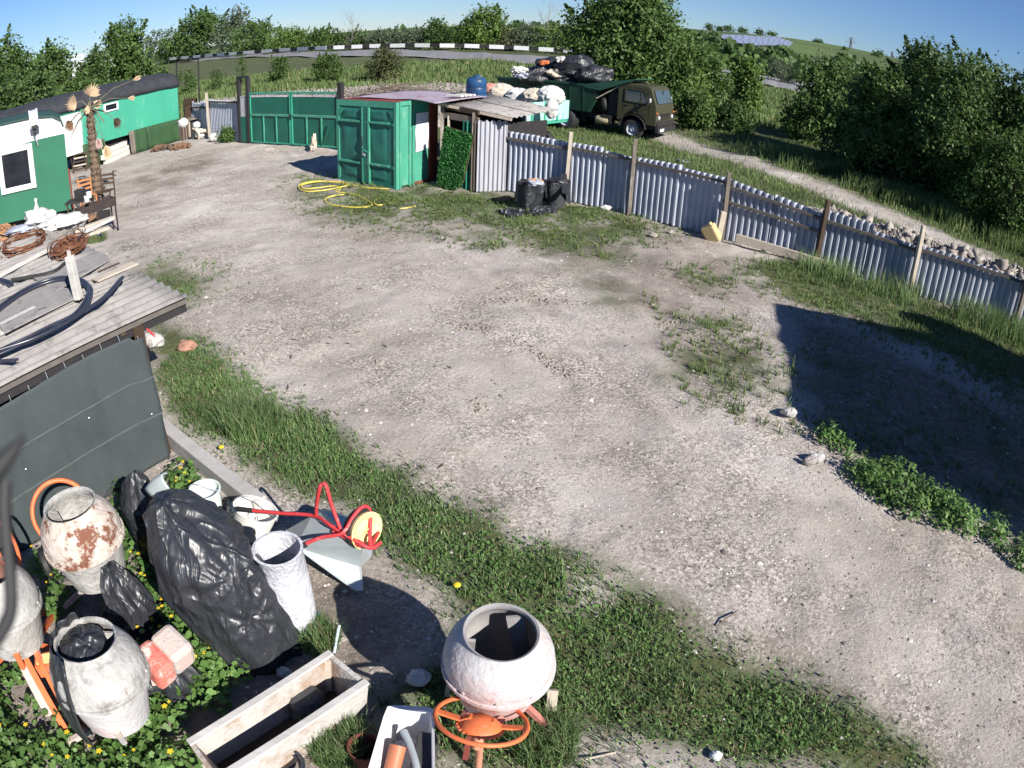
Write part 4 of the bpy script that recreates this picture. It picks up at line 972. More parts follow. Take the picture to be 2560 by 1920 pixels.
def chunks(cx, cy, cz, s, g, flat=.7):
    n = len(cx); base = np.array([[1, 1, -1], [-1, 1, -1], [-1, -1, -1], [1, -1, -1], [1, 1, 1], [-1, 1, 1], [-1, -1, 1], [1, -1, 1]]) * .5
    B = base[None] * (1 + g.normal(size=(n, 8, 3)) * .40) * s[:, None, None] * np.array([1.25, 1, flat])
    q = rdir(n, g); a = g.uniform(0, 6.28, n)
    K = np.zeros((n, 3, 3)); K[:, 0, 1], K[:, 0, 2], K[:, 1, 0], K[:, 1, 2], K[:, 2, 0], K[:, 2, 1] = -q[:, 2], q[:, 1], q[:, 2], -q[:, 0], -q[:, 1], q[:, 0]
    Rm = np.eye(3)[None] + np.sin(a)[:, None, None] * K + (1 - np.cos(a))[:, None, None] * (K @ K)
    V = np.einsum('nij,nkj->nki', Rm, B) + np.stack([cx, cy, cz], 1)[:, None]
    k = np.arange(n)[:, None] * 8
    fs = np.array([[0, 3, 2, 1], [4, 5, 6, 7], [0, 1, 5, 4], [1, 2, 6, 5], [2, 3, 7, 6], [3, 0, 4, 7]])
    return V.reshape(-1, 3), (k[:, None, :] + fs[None]).reshape(-1, 4)
# rubble heaped outside the fence
hx, hy = along([(2.9, 16.3), (4.8, 14.6), (6.5, 13.9), (8.5, 12.7), (10.6, 11.2), (12.6, 9.9)], 15000, .30, g)
off = np.array([.30, .45]); hx, hy = hx + off[0], hy + off[1]
hgt = np.interp(hx, [2.5, 4.5, 6, 7, 8, 9.5, 11, 13], [.1, .85, .7, 1.05, 1.0, .95, .95, .8]) * (.55 + .6 * fbm(hx * .8, hy * .8, 3, 80))
d_ = pdist(hx, hy, [(2.9 + .3, 16.75), (5.1, 15.05), (6.8, 14.35), (8.8, 13.15), (10.9, 11.65), (12.9, 10.35)], False)
zz = hgt * np.clip(1 - d_ / .95, 0, 1)
k = outside(hx, hy) > .75; hx, hy, zz = hx[k], hy[k], zz[k]
V, F = chunks(hx, hy, zz + .03, .022 + .05 * g.uniform(0, 1, len(hx)) ** 2 + .16 * (g.uniform(0, 1, len(hx)) > .985), g, .55)
tag(npmesh('rubble', V, F, stone), 'heap of broken stone and rubble piled behind the corrugated fence', 'rubble', kind='stuff')
mbh = MB()
P0 = [(3.2, 16.75), (5.1, 15.05), (6.8, 14.35), (8.8, 13.15), (10.9, 11.65), (12.9, 10.35)]
def hp(u, v):
    f = u * 5; i = min(int(f), 4); t = f - i
    x_, y_ = P0[i][0] * (1 - t) + P0[i + 1][0] * t, P0[i][1] * (1 - t) + P0[i + 1][1] * t
    o_ = (v - .5) * 1.9; x2, y2 = x_ + .59 * o_, y_ + .81 * o_
    h_ = float(np.interp(x_, [2.5, 4.5, 6, 7, 8, 9.5, 11, 13], [.1, .85, .7, 1.05, 1.0, .95, .95, .8])) * (.55 + .6 * float(fbm(np.array(x2 * .8), np.array(y2 * .8), 3, 80)))
    return Vector((x2, y2, max(0, h_ * (1 - abs(o_) / .95)) * .92 - .04))
tag(mbh.grid(hp, 90, 14).build('rubble_mound', M_('rubble earth', (.27, .215, .175), (.14, .11, .09), 7, .95, bump=.8, bscale=18), smooth=True), 'earth core of the rubble heap behind the fence', 'rubble', kind='stuff')
# rubble strip behind the gate
x, y = scatter(30000, -24, 3, 29, 56, lambda x, y: bank(x, y) * (.2 + .8 * clumpy(x, y, .7, 81)), g)
V, F = chunks(x, y, terrain(x, y) + .03, .05 + .13 * g.uniform(0, 1, len(x)) ** 4, g, .4)
tag(npmesh('rubble', V, F, stone), 'wide strip of grey rubble behind the gate', 'rubble', kind='stuff')
# brush pile of cut twigs on the bank
def twigs(cx, cy, rx, ry, h, n, L, name, label, r=.012):
    mb = MB()
    for i in range(n):
        x_, y_ = cx + random.gauss(0, rx), cy + random.gauss(0, ry); z_ = tz(x_, y_) + random.uniform(0, h) * math.exp(-((x_ - cx) / rx / 1.5) ** 2)
        a = random.uniform(0, 6.28); l = L * random.uniform(.4, 1); e = random.uniform(-.1, .35)
        mb.tube([(x_, y_, z_), (x_ + math.cos(a) * l * .5, y_ + math.sin(a) * l * .5, z_ + e * l * .6), (x_ + math.cos(a) * l, y_ + math.sin(a) * l, z_ + e * l)], [r, r * .8, r * .3], 4)
    tag(mb.build(name, twig), label, 'twigs', kind='stuff')
p = GR(860, 182, 40); twigs(p.x, p.y, 2.2, 1.6, .9, 420, 1.6, 'brushwood', 'pile of cut brushwood behind the container', .022)
# crushed clods left by tyres
cl = []
for (a, b, n_) in [(G(1050, 650), G(1285, 652), 24), (G(985, 705), G(1075, 718), 12), (G(1110, 735), G(1240, 815), 22), (G(1020, 870), G(1060, 890), 6), (G(1420, 700), G(1500, 690), 9)]:
    for k in range(n_):
        p = a.lerp(b, k / n_)
        for j in range(5): cl.append((p.x + random.gauss(0, .05), p.y + (j - 2) * .05 + random.gauss(0, .02), random.uniform(.010, .030)))
cl = np.array(cl)
V, F = chunks(cl[:, 0], cl[:, 1], gz(cl[:, 0], cl[:, 1]), cl[:, 2], g)
tag(npmesh('soil_clods', V, F, M_('dark soil', (.27, .235, .205), (.19, .16, .14), 12, .95)), 'rows of dark clods pressed up by tyre treads on the drive', 'soil', kind='stuff')
x, y = scatter(11000, -14, 1, 5, 24, lambda x, y: (1 - outside(x, y)) * np.clip((fbm(x * .55, y * .55, 4, 90) - .47) * 6, 0, 1) * np.maximum(.07 * np.clip(1.2 - np.abs(x + y * .35 + .5) / 6, 0, 1), np.maximum(field(x, y, LEFTW, .8), field(x, y, SOILY[3], .8))), g)
n = len(x); Nn = rdir(n, g) * .25 + np.array([0, 0, 1.0]); Nn /= np.linalg.norm(Nn, axis=1, keepdims=True)
V, F = quads(np.stack([x, y, gz(x, y) + .012], 1), Nn, rdir(n, g), g.uniform(.04, .17, n), g.uniform(.010, .028, n))
tag(npmesh('leaf_litter', V, F, M_('dry litter', (.10, .085, .06), (.05, .045, .03), 12, .95)), 'dark dry leaf litter and twigs strewn over the drive', 'litter', kind='stuff')

# ================================================================== corrugated metal
def corr(mb, x0, x1, z0f, z1f, per=.14, amp=.018, y=0.0, bend=0.0):
    """upright trapezoid sheet along local x"""
    n = max(2, int((x1 - x0) / (per / 4))); vs = []; rows = 4
    for i in range(n + 1):
        x = x0 + (x1 - x0) * i / n; ph = (i % 4); off = amp * 1.5 if ph in (1, 2) else -amp * 1.5
        a, b = z0f(x), z1f(x)
        for k in range(rows):
            f = k / (rows - 1); vs.append((x, y + off + bend * math.sin(f * math.pi), a + (b - a) * f))
    fs = [(i * rows + k, (i + 1) * rows + k, (i + 1) * rows + k + 1, i * rows + k + 1) for i in range(n) for k in range(rows - 1)]
    return mb.add(vs, fs)
def fence_run(t, a, b, hts, mats, rng, w=1.05, rails=True, rail_z=(.86,), railm=None):
    """sheets from a to b (world), hts = (top height at a, at b)"""
    a, b = Vector((*a, 0)), Vector((*b, 0)); L = (b - a).length; n = max(1, round(L / w)); d = (b - a) / L
    rot = Matrix.Rotation(math.atan2(d.y, d.x), 4, 'Z'); M = Matrix.Translation(a) @ rot
    for i in range(n):
        x0, x1 = L * i / n - .03, L * (i + 1) / n + .03
        dz, tl = rng.uniform(-.06, .06), rng.uniform(-.05, .05)
        top = lambda x: hts[0] + (hts[1] - hts[0]) * x / L + dz + tl * (x - x0)
        mb = MB(); corr(mb, x0, x1, lambda x: .02 + dz * .3, top, .14, rng.uniform(.014, .020), .012 * (i % 2), rng.uniform(-.02, .02))
        mb.v = [M @ q for q in mb.v]
        mb.build('metal_sheet', mats[rng.randrange(len(mats))], t, world=True)
    if rails:
        for rz in rail_z:
            z0, z1 = hts[0] * rz, hts[1] * rz
            mb = MB().bar(M @ Vector((-.1, -.055, z0)), M @ Vector((L + .1, -.055, z1)), .04, .06)
            mb.build('rail', railm or railw, t, world=True)
    return M
rng = random.Random(5)
railw = M_('dark grey rail', (.13, .115, .10), (.085, .075, .07), 6, .9)
def zpx(p, py):      # height of the point above ground spot p that shows at row py
    lo, hi = -1.0, 5.0
    for _ in range(40):
        m = (lo + hi) / 2; d = Vector((p[0], p[1], m - CAM_H)).normalized()
        c = d.dot(fw); th = math.acos(c); a, b = d.dot(rt), d.dot(up); r = th
        for _k in range(8): r -= (r * (1 + K3 * r * r) - th) / (1 + 3 * K3 * r * r)
        y = (960 - F_PX * r * b / math.hypot(a, b)) / DS
        if y > py: lo = m
        else: hi = m
    return lo
fence = thing('corrugated_fence', 'long weathered corrugated metal fence with wooden posts running along the right side of the yard', 'fence', (4.33, 13.85, 0))
tops = [1.52, 1.44, 1.40, 1.38, 1.14, 1.06, 1.10, 1.12]
railz = [(.90,), (.93,), (.91,), (.86, .62), (.86,), (.90,), (.88,)]
for i in range(len(FENCE) - 1):
    fence_run(fence, FENCE[i], FENCE[i + 1], (tops[i], tops[i + 1]), [galv, galv2, galv], rng, 1.02, True, railz[i], railw)
for i, (h, lean) in enumerate([(1.72, .06), (1.80, .0), (1.50, -.03), (1.42, .05), (1.46, -.02), (1.36, 0), (1.4, 0)]):
    x_, y_ = FENCE[i + 1] if i + 1 < len(FENCE) else (13, 8)
    mb = MB().bar((x_ - .05, y_ - .10, -.1), (x_ - .05 + lean, y_ - .10 + lean * .2, h), .085, .085)
    mb.build('post', [woodp, wood, wood, woodd, woodp, wood, wood][i], fence, world=True, bevel=.006)
mb = MB().bar((4.18, 13.78, 0), (4.24, 13.80, .66), .12, .12); mb.build('post', woodp, fence, world=True, bevel=.01)
# plank laid along the foot of the fence
mb = MB().bar((4.5, 13.52, .20), (6.25, 12.50, .12), .06, .17); tag(mb.build('plank', woodp, bevel=.006), 'long grey plank propped along the foot of the corrugated fence', 'plank')
mb = MB().bar((6.2, 12.50, .10), (6.75, 12.22, .02), .05, .15); tag(mb.build('plank', wood), 'short dark plank end at the foot of the fence before the tall grass', 'plank')

bf = thing('corrugated_fence', 'short run of corrugated fence between the turquoise trailer and the gate', 'fence', (-13, 27.3, 0))
fence_run(bf, (-15.1, 29.0), (-13.05, 27.3), (1.55, 1.62), [galv2, galv], rng, 1.0, True, (.85,), woodd)
fence_run(bf, (-13.05, 27.3), (-11.05, 25.75), (1.68, 1.68), [galv], rng, 1.0, True, (.97,), woodd)
MB().bar((-13.05, 27.15, 0), (-13.12, 27.15, 2.05), .09).build('post', woodp, bf, world=True)
MB().bar((-15.0, 28.7, 0), (-15.0, 28.7, 1.7), .10).build('post', wood, bf, world=True)
MB().b2((-14.95, 28.55, 0), (-14.3, 28.62, 1.75)).build('board', woodd, bf, world=True)
mb = MB()
for k in range(5): mb.bar((-14.95 + .12 * k, 28.5, 1.5), (-14.9 + .12 * k, 28.5, 1.86), .05, .02)
mb.build('picket', woodd, bf, world=True)

# ================================================================== gate
A, B = Vector((-10.95, 25.62, 0)), Vector((-6.1, 23.05, 0))
gt = thing('metal_gate', 'green double leaf yard gate with mesh strip on top behind the container', 'gate', A, heading(A, B))
Lg = (B - A).length
MB().b2((-.06, -.06, 0), (.08, .08, 2.62)).build('gate_post', blk, gt)
MB().b2((.50, -.06, 0), (.64, .08, 2.62)).build('gate_post', blk, gt)
MB().b2((-.06, -.05, 2.62), (.64, .07, 2.70)).build('lintel', blk, gt)
MB().b2((Lg - .12, -.06, 0), (Lg + .06, .10, 2.35)).build('gate_post', blk, gt)
MB().b2((.09, -.02, .04), (.49, .02, 1.05)).build('wicket_panel', gate_g, gt)
mb = MB()
for k in range(9): mb.b2((.10 + k * .045, -.01, 1.10), (.118 + k * .045, .01, 1.84))
mb.b2((.09, -.015, 1.06), (.49, .015, 1.10)); mb.b2((.09, -.015, 1.84), (.49, .015, 1.88)); mb.build('wicket_grille', galv3, gt)
xm = .66 + (Lg - .8) * .5
for s, (x0, x1) in enumerate(((.68, xm - .02), (xm + .02, Lg - .14))):
    f = MB(); f.b2((x0, -.03, .06), (x0 + .05, .03, 1.98)); f.b2((x1 - .05, -.03, .06), (x1, .03, 1.98)); f.b2((x0, -.028, .04), (x1, .028, .09)); f.b2((x0, -.03, 1.10), (x1, .03, 1.16)); f.b2((x0, -.03, 1.96), (x1, .03, 2.02))
    lf = f.build('gate_leaf', gate_l, gt)
    nn = 3; 
    for k in range(nn):
        a = x0 + .05 + (x1 - x0 - .1) * k / nn; b = x0 + .05 + (x1 - x0 - .1) * (k + 1) / nn
        MB().grid(lambda u, v: Vector((a + .02 + (b - a - .04) * u, .012 + .018 * math.sin(u * 3.1) * math.sin(v * 3.1) * (1 if k % 2 else -1), .10 + .99 * v)), 7, 7).build('panel', gate_g, lf, smooth=True)
        MB().b2((b - .02, -.035, .09), (b + .02, .0, 1.10)).build('stud', gate_l, lf)
    MB().grid(lambda u, v: Vector((x0 + .05 + (x1 - x0 - .1) * u, .01 + .012 * math.sin(u * 9 + s) * math.sin(v * 4), 1.17 + .66 * v)), 16, 6).build('upper_panel', gate_g, lf, smooth=True)
    mb = MB(); q = x0 + .08
    while q < x1 - .05: mb.b2((q, -.01, 1.83), (q + .018, .012, 1.97)); q += .07
    mb.build('mesh_strip', galv3, lf)
    MB().b2((xm - .03 + .03 * s, -.06, 1.0), (xm + .0 + .03 * s, -.03, 1.2)).build('latch', blk, lf)
MB().bar((Lg - .75, -.09, .2), (Lg - .45, -.09, .95), .03).build('brace', gate_g, gt)

# ================================================================== freight container
A, B = Vector((-4.93, 18.18, 0)), Vector((-3.08, 16.92, 0))
ct = thing('freight_container', 'turquoise steel freight container with closed double doors at the edge of the grass', 'container', A, heading(A, B))
W, Dp, Hc = (B - A).length, 1.50, 2.24
MB().b2((.05, .06, .10), (W - .04, Dp - .03, Hc - .05)).build('body', teal, ct)
for (x, y) in ((0, 0), (W - .09, 0)): MB().b2((x, -.01, 0), (x + .09, .10, Hc)).build('corner_post', turq2, ct)
MB().b2((.09, -.005, Hc - .16), (W - .09, .08, Hc)).build('header', turq2, ct)
MB().b2((.09, -.005, 0), (W - .09, .09, .09)).build('sill', teal, ct)
for s in (0, 1):
    x0, x1 = (.11, W * .475) if s == 0 else (W * .525, W - .11)
    d = MB(); d.b2((x0, .015, .10), (x1, .055, Hc - .18)).build('x', teal, ct) if False else d.b2((x0, .015, .10), (x1, .055, Hc - .18))
    dr = d.build('door', teal, ct)
    # pressed panels stand proud of the door skin
    for (za, zb) in ((.16, .50), (.62, 1.60), (1.74, 2.02)):
        xa, xb = x0 + .08, x0 + (x1 - x0) * .76
        MB().grid(lambda u, v: Vector((xa + (xb - xa) * u, .012 - .022 * min(1, 6 * min(u, 1 - u)) * min(1, 6 * min(v, 1 - v)) + .006 * math.sin(u * 7 + s * 2) * math.sin(v * 6), za + (zb - za) * v)), 12, 12).build('pressing', teal, dr, smooth=True)
    for zz in (.55, 1.66):
        MB().b2((x0 + .0, -.05, zz), (x0 + (x1 - x0) * .86, .015, zz + .05)).build('hinge_bar', turq2, dr)
        MB().b2((x0 + (x1 - x0) * .86, -.03, zz - .02), (x1 + .02, .012, zz + .03)).build('hinge', teal, dr)
    mb = MB().add([(x0, -.012, Hc - .2), (x0 + .26, -.012, Hc - .2), (x0, -.012, Hc - .46)], [(0, 1, 2)]) if s == 0 else MB().add([(x1, -.012, Hc - .2), (x1, -.012, Hc - .46), (x1 - .22, -.012, Hc - .2)], [(0, 1, 2)])
    mb.build('gusset', gate_l if s == 0 else teal, dr)
MB().b2((W * .46, -.045, .05), (W * .56, .012, Hc - .17)).build('cover_strip', teal, ct)
MB().b2((W * .455, -.055, .05), (W * .475, .0, Hc - .17)).build('edge_strip', turq2, ct)
MB().b2((W * .555, -.055, .05), (W * .580, .0, Hc - .17)).build('edge_strip', turq2, ct)
mb = MB().tube([(W * .49, -.09, .98), (W * .53, -.12, .95), (W * .57, -.09, .90)], .025, 8); lk = mb.build('lock_bar', teal, ct)
MB().b2((W * .49, -.11, .80), (W * .53, -.07, .88)).build('padlock', galv3, lk)
MB().tube([(W * .47, -.06, 1.05), (W * .485, -.09, 1.2), (W * .47, -.06, 1.3)], .015, 6).build('lever', blk, lk)
# side wall, seen to the right of the doors
MB().b2((W - .035, .10, .06), (W - .015, Dp * .60, Hc - .04)).build('side_panel', turq2, ct)
for (ya, yb) in ((.10, .16), (.44, .50), (.56, .63)): MB().b2((W - .02, ya, .02), (W + .022, yb, Hc)).build('side_rib', turq2, ct)
MB().b2((W - .02, .62, .95), (W + .004, 1.16, Hc - .10)).build('side_panel', turq, ct)
MB().b2((W - .02, .62, .06), (W + .004, 1.16, .95)).build('side_panel', turq2, ct)
MB().b2((W - .02, .10, Hc - .10), (W + .026, 1.18, Hc + .01)).build('top_rail', turq2, ct)
MB().b2((W - .02, 1.16, .02), (W + .05, 1.28, Hc)).build('corner_post', redox, ct)
MB().b2((W - .05, 1.28, .02), (W + .03, Dp, Hc)).build('end_panel', redox, ct)
MB().b2((W - .02, .62, -.0), (W + .05, 1.3, .10)).build('sill', redox, ct)
MB().b2((-.005, .02, Hc - .045), (W - .02, Dp, Hc + .0)).build('roof', redox, ct)
mb = MB().grid(lambda u, v: Vector((W + .032 + .008 * math.sin(v * 9 + u * 4), .66 + .48 * u, .88 + 1.02 * v + (.05 * u if v < .1 else 0))), 8, 14)
po = mb.build('paper_sheet', paper, None); po.data.transform(wmat(ct).to_3x3().to_4x4()); po.location = wmat(ct) @ po.location
tag(po, 'large faded paper sheet pasted on the side of the turquoise container', 'poster')
mb = MB().grid(lambda u, v: wmat(ct) @ Vector((.35 + 2.9 * u, .25 + 2.0 * v + .25 * math.sin(u * 3), Hc + .035 + .012 * math.sin(u * 11 + v * 5) + .02 * v - .05 * max(0, u - .8))), 22, 10)
tag(mb.build('roof_sheet', canvas, solid=.012, smooth=True), 'pinkish purple sheet lying over the container roof', 'sheet')
mb = MB()
for k in range(4): mb.bar(wmat(ct) @ Vector((W + .55 + .02 * k, 1.25 + .16 * k, Hc + .12)), wmat(ct) @ Vector((W + 1.0, 1.3 + .16 * k, Hc + .12)), .1, .04)
tag(mb.build('folded_cloth', whitec), 'small folded white cloth on the roof left of the blue drum', 'cloth')

# ================================================================== tool shed right of the container
Sa = Vector((-2.02, 17.55, 0)); Sb = Vector((-1.07, 16.88, 0)); Sc = Vector((-.40, 17.08, 0))
sh = thing('tool_shed', 'makeshift shed of boards and corrugated sheet with sloping slate roof beside the container', 'shed', Sb, heading(Sa, Sb))
def SW(a, b, z): return wmat(sh).inverted() @ a.lerp(b, 0) if False else None
def wbar(p, q, w_, h_, name, m, par): return MB().bar(p, q, w_, h_).build(name, m, par, world=True)
wbar(Sa, Sa + Vector((0, 0, 2.12)), .10, .10, 'door_post', wood, sh)
wbar(Sa.lerp(Sb, .18), Sa.lerp(Sb, .18) + Vector((0, 0, 1.85)), .08, .06, 'door_post', woodp, sh)
wbar(Sb + Vector((-.12, .1, 0)), Sb + Vector((-.12, .1, 2.0)), .12, .08, 'door_post', wood, sh)
wbar(Sa + Vector((0, 0, 1.86)), Sb + Vector((0, 0, 1.80)), .06, .16, 'lintel_board', wood, sh)
wbar(Sa + Vector((0, 0, 2.08)), Sb + Vector((0, 0, 2.0)), .05, .12, 'lintel_board', woodd, sh)
bk_ = Vector((.60, .80, 0)) * 1.7
MB().add([Sa + bk_, Sb + bk_, Sb + bk_ + Vector((0, 0, 2)), Sa + bk_ + Vector((0, 0, 2.1))], [(0, 1, 2, 3)]).build('back_wall', blk, sh, world=True)
MB().add([Sa, Sa + bk_, Sa + bk_ + Vector((0, 0, 2.1)), Sa + Vector((0, 0, 2.1))], [(0, 1, 2, 3)]).build('side_wall', woodd, sh, world=True)
for k, m in enumerate((gate_g, gate_l, gate_g, wood)):
    p = Sa.lerp(Sb, .62 + k * .105); q = Sa.lerp(Sb, .62 + k * .105 + .09)
    MB().bar(p + Vector((0, 0, .03)), p + Vector((0, 0, 1.78)), .10, .03, upv=(q - p)).build('board', m, sh, world=True)
d = (Sc - Sb); L = d.length; M = Matrix.Translation(Sb + Vector((0, -.02, 0))) @ Matrix.Rotation(math.atan2(d.y, d.x), 4, 'Z')
mb = MB(); corr(mb, -.02, L + .03, lambda x: .01, lambda x: 1.80 + .03 * math.sin(x * 40), .115, .016); mb.v = [M @ q for q in mb.v]; mb.build('metal_sheet', galv3, sh, world=True)
MB().add([Sc, Sc + bk_, Sc + bk_ + Vector((0, 0, 1.7)), Sc + Vector((0, 0, 1.75))], [(0, 1, 2, 3)]).build('side_wall', blk, sh, world=True)  # black in place of the shaded gap under this side of the roof
# slate roof: ridges run from the high left edge down to the low right edge
hl = Vector((-2.12, 17.45, 2.20)); hr = Vector((-.28, 16.72, 1.93)); back = Vector((.62, .86, .05)) * 1.75
ax = (hr - hl); nrm = ax.cross(back).normalized()
for k in range(2):
    o_ = back * (k * .5)
    mb = MB(); nv = 29
    mb.grid(lambda u, v: hl + ax * (u * 1.02 + .02 * k) + o_ + back * (.52 * v) + nrm * (.022 * math.sin(v * 2 * math.pi * 5) + .012 * k), 3, nv)
    mb.build('roof_sheet', slate, sh, world=True, solid=.008, smooth=True)
wbar(hl + Vector((0, 0, -.05)), hr + Vector((0, 0, -.05)), .05, .07, 'roof_batten', woodp, sh)
# artificial hedge board leaning on the shed front
ta = G(943, 395); ta = Vector((-2.12, 17.28, .0)); tb = Vector((-1.30, 16.72, .0))
hb = thing('artificial_hedge_panel', 'bright green artificial hedge panel leaning crookedly against the shed front', 'hedge panel', ta, heading(ta, tb))
q0 = (.03, .02); pts = [PP(hb, 945, 398, -.02), PP(hb, 985, 410, -.02), PP(hb, 1000, 395, -.02), PP(hb, 1024, 292, -.02), PP(hb, 962, 272, -.02)]
pr_ = [Vector((x, -.02 - .0 * z, max(z, .02))) for x, z in pts]
MB().prism(pr_, (0, 0, 0), (0, .04, 0)).build('backing_board', woodd, hb)
P2 = [(p.x, p.z) for p in pr_]; xs_ = RNG.uniform(min(p[0] for p in P2), max(p[0] for p in P2), 9000); zs_ = RNG.uniform(0, max(p[1] for p in P2), 9000); k = inpoly(xs_, zs_, P2); xs_, zs_ = xs_[k], zs_[k]
n = len(xs_); Nn = np.array([0, -1.0, .3]) + RNG.normal(size=(n, 3)) * .5; Nn /= np.linalg.norm(Nn, axis=1, keepdims=True)
V, F = quads(np.stack([xs_, -.03 - RNG.uniform(0, .05, n), zs_], 1), Nn, rdir(n), np.full(n, .05), np.full(n, .038)); npmesh('leaf_layer', V, F, hedge, hb)['kind'] = 'stuff'
# blue drum on the shed roof
p = GR(1028, 221, 18.55)
bd = thing('plastic_drum', 'blue plastic drum standing on the slate roof of the shed', 'drum', (p.x, p.y, p.z - .02))
s = .265
prof = [(0, 0), (s * .92, 0), (s * .97, .04), (s, .10), (s * 1.02, .24), (s * .97, .26), (s * 1.02, .28), (s * 1.03, .42), (s * .98, .44), (s * 1.03, .46), (s, .60), (s * .93, .66), (s * .75, .69), (s * .72, .71), (0, .71)]
MB().lathe(prof, 28).build('drum_body', blueb, bd, smooth=True)
MB().lathe([(0, .70), (s * .38, .70), (s * .38, .76), (0, .765)], 16).build('cap', blueb, bd, smooth=True)
MB().lathe([(s * 1.015, .235), (s * 1.06, .25), (s * 1.015, .265)], 28).build('hoop', blueb, bd)
MB().box((0, 0, -.012), (.8, .55, .02)).build('base_plate', whitec, bd)
# ================================================================== turquoise cart with sacks behind the shed
cB = GR(1140, 263, 19.4); cC = GR(1224, 259, 20.9); tv = cC - cB
ca_ = thing('cart', 'old turquoise flatbed cart heaped with sacks standing behind the shed', 'cart', (cB.x, cB.y, cB.z - .98), math.atan2(-tv.x, tv.y))
MB().b2((-3.2, -.05, .85), (0, 1.9, 1.0)).build('bed', turq, ca_)
MB().b2((-3.2, -.08, 1.0), (-.05, -.02, 1.50)).build('side_board', turq, ca_)
MB().b2((-3.2, 1.86, 1.0), (-.05, 1.92, 1.50)).build('side_board', turq, ca_)
tbd = MB().b2((-.04, -.08, .95), (.02, 1.92, 1.52)).build('tail_board', mint, ca_)
for y in (.1, .7, 1.3): MB().b2((.02, y, .95), (.05, y + .07, 1.52)).build('brace', turq, tbd)
for (x, y) in ((-2.4, .0), (-2.4, 1.85), (-.8, 0), (-.8, 1.85)):
    w_ = MB().lathe([(.12, -.1), (.40, -.11), (.43, -.06), (.43, .06), (.40, .11), (.12, .1)], 20, (x, y, .05), (0, 1, 0)).build('wheel', rubber, ca_, smooth=True)
    MB().lathe([(0, -.06), (.22, -.07), (.24, 0), (.22, .07), (0, .06)], 16, (x, y, .05), (0, 1, 0)).build('rim', galv2, w_)
MB().bar((.0, -.1, 1.5), (.12, -.14, .25), .05).build('prop_bar', galv3, ca_)
def crumple(c, rad, seed, amp, nu=44, nv=26):
    def fn(u, v):
        t = 2 * math.pi * u; p = math.pi * (v - .5); d = Vector((math.cos(p) * math.cos(t), math.cos(p) * math.sin(t), math.sin(p)))
        q = d * 1.4 + Vector((seed * 7.1, seed * 3.3, 0)); n = 0; a = 1.0; f = 1.0
        for k in range(4): n += a * (.5 - abs(mnoise.noise(q * f * 1.6))); a *= .55; f *= 2.1
        s = 1 + amp * (n - .2); return Vector(c) + Vector((d.x * rad[0] * s, d.y * rad[1] * s, d.z * rad[2] * s))
    return MB().grid(fn, nu, nv, True)
def sack(px, py, r, rad, label, m, seed, amp=.22, name='sack', cat='sack', group='sacks piled on the turquoise cart', dz=0):
    p = GR(px, py, r); o = crumple((0, 0, 0), rad, seed, amp).build(name, m, smooth=True)
    o.location = (p.x, p.y, p.z - rad[2] + dz); return tag(o, label, cat, group)
sack(1082, 204, 21.2, (.42, .36, .27), 'cream wrinkled sack nearest the blue drum on the cart', creamc, 1, .26)
sack(1058, 194, 21.2, (.22, .2, .18), 'small reddish bundle tucked behind the cream sack', M_('dull red cloth', (.45, .2, .16), None, 6, .9), 5, .2)
sack(1120, 210, 20.9, (.36, .34, .22), 'pale sack with a dark fold in the middle of the cart heap', whitec, 2, .3)
sack(1155, 212, 20.5, (.36, .34, .23), 'cream sack right of the middle of the cart heap', creamc, 3, .3)
sack(1190, 212, 20.3, (.36, .34, .28), 'white sack with pointed corners at the tail of the cart', whitec, 4, .34)
sack(1136, 228, 20.0, (.36, .22, .16), 'dark grey crumpled film between the sacks and the cart side', plastic_b, 6, .3, 'plastic_film', 'film')
sack(1192, 238, 19.3, (.17, .12, .26), 'white plastic bag hanging over the mint tail board', whitec, 8, .25, 'hanging_bag', 'bag')

# ================================================================== dump truck
th = Vector((.853, -.523, 0)).normalized(); tl = Vector((-th.y, th.x, 0))
front_near = G(1412, 306, -.3); TS = .94
org = front_near - th * (7.0 * TS) + tl * (1.22 * TS)
tk = thing('dump_truck', 'olive cabbed dump truck with dark green body parked beyond the fence', 'truck', (org.x, org.y, -.40), math.atan2(th.y, th.x))
tk.scale = (TS, TS, TS)
for s in (-1, 1): MB().b2((-1.0, s * .42 - .06, .72), (6.4, s * .42 + .06, .95)).build('chassis_rail', blk, tk)
def wheel(x, y, dbl=False):
    for k in range(2 if dbl else 1):
        yy = y - math.copysign(.34 * k, y); o = math.copysign(1, y)
        w_ = MB().lathe([(.27, -.14), (.44, -.15), (.50, -.10), (.50, .10), (.44, .15), (.27, .14)], 28, (x, yy, .50), (0, 1, 0)).build('wheel', rubber, tk, smooth=True)
        MB().lathe([(0, .07 * o), (.08, .12 * o), (.10, .05 * o), (.22, .04 * o), (.28, .13 * o), (.28, .10 * o)], 20, (x, yy, .50), (0, 1, 0)).build('rim', galv2, w_, smooth=True)
for s in (-1, 1): wheel(5.85, s * 1.02); wheel(2.35, s * 1.05, True); wheel(1.05, s * 1.05, True)
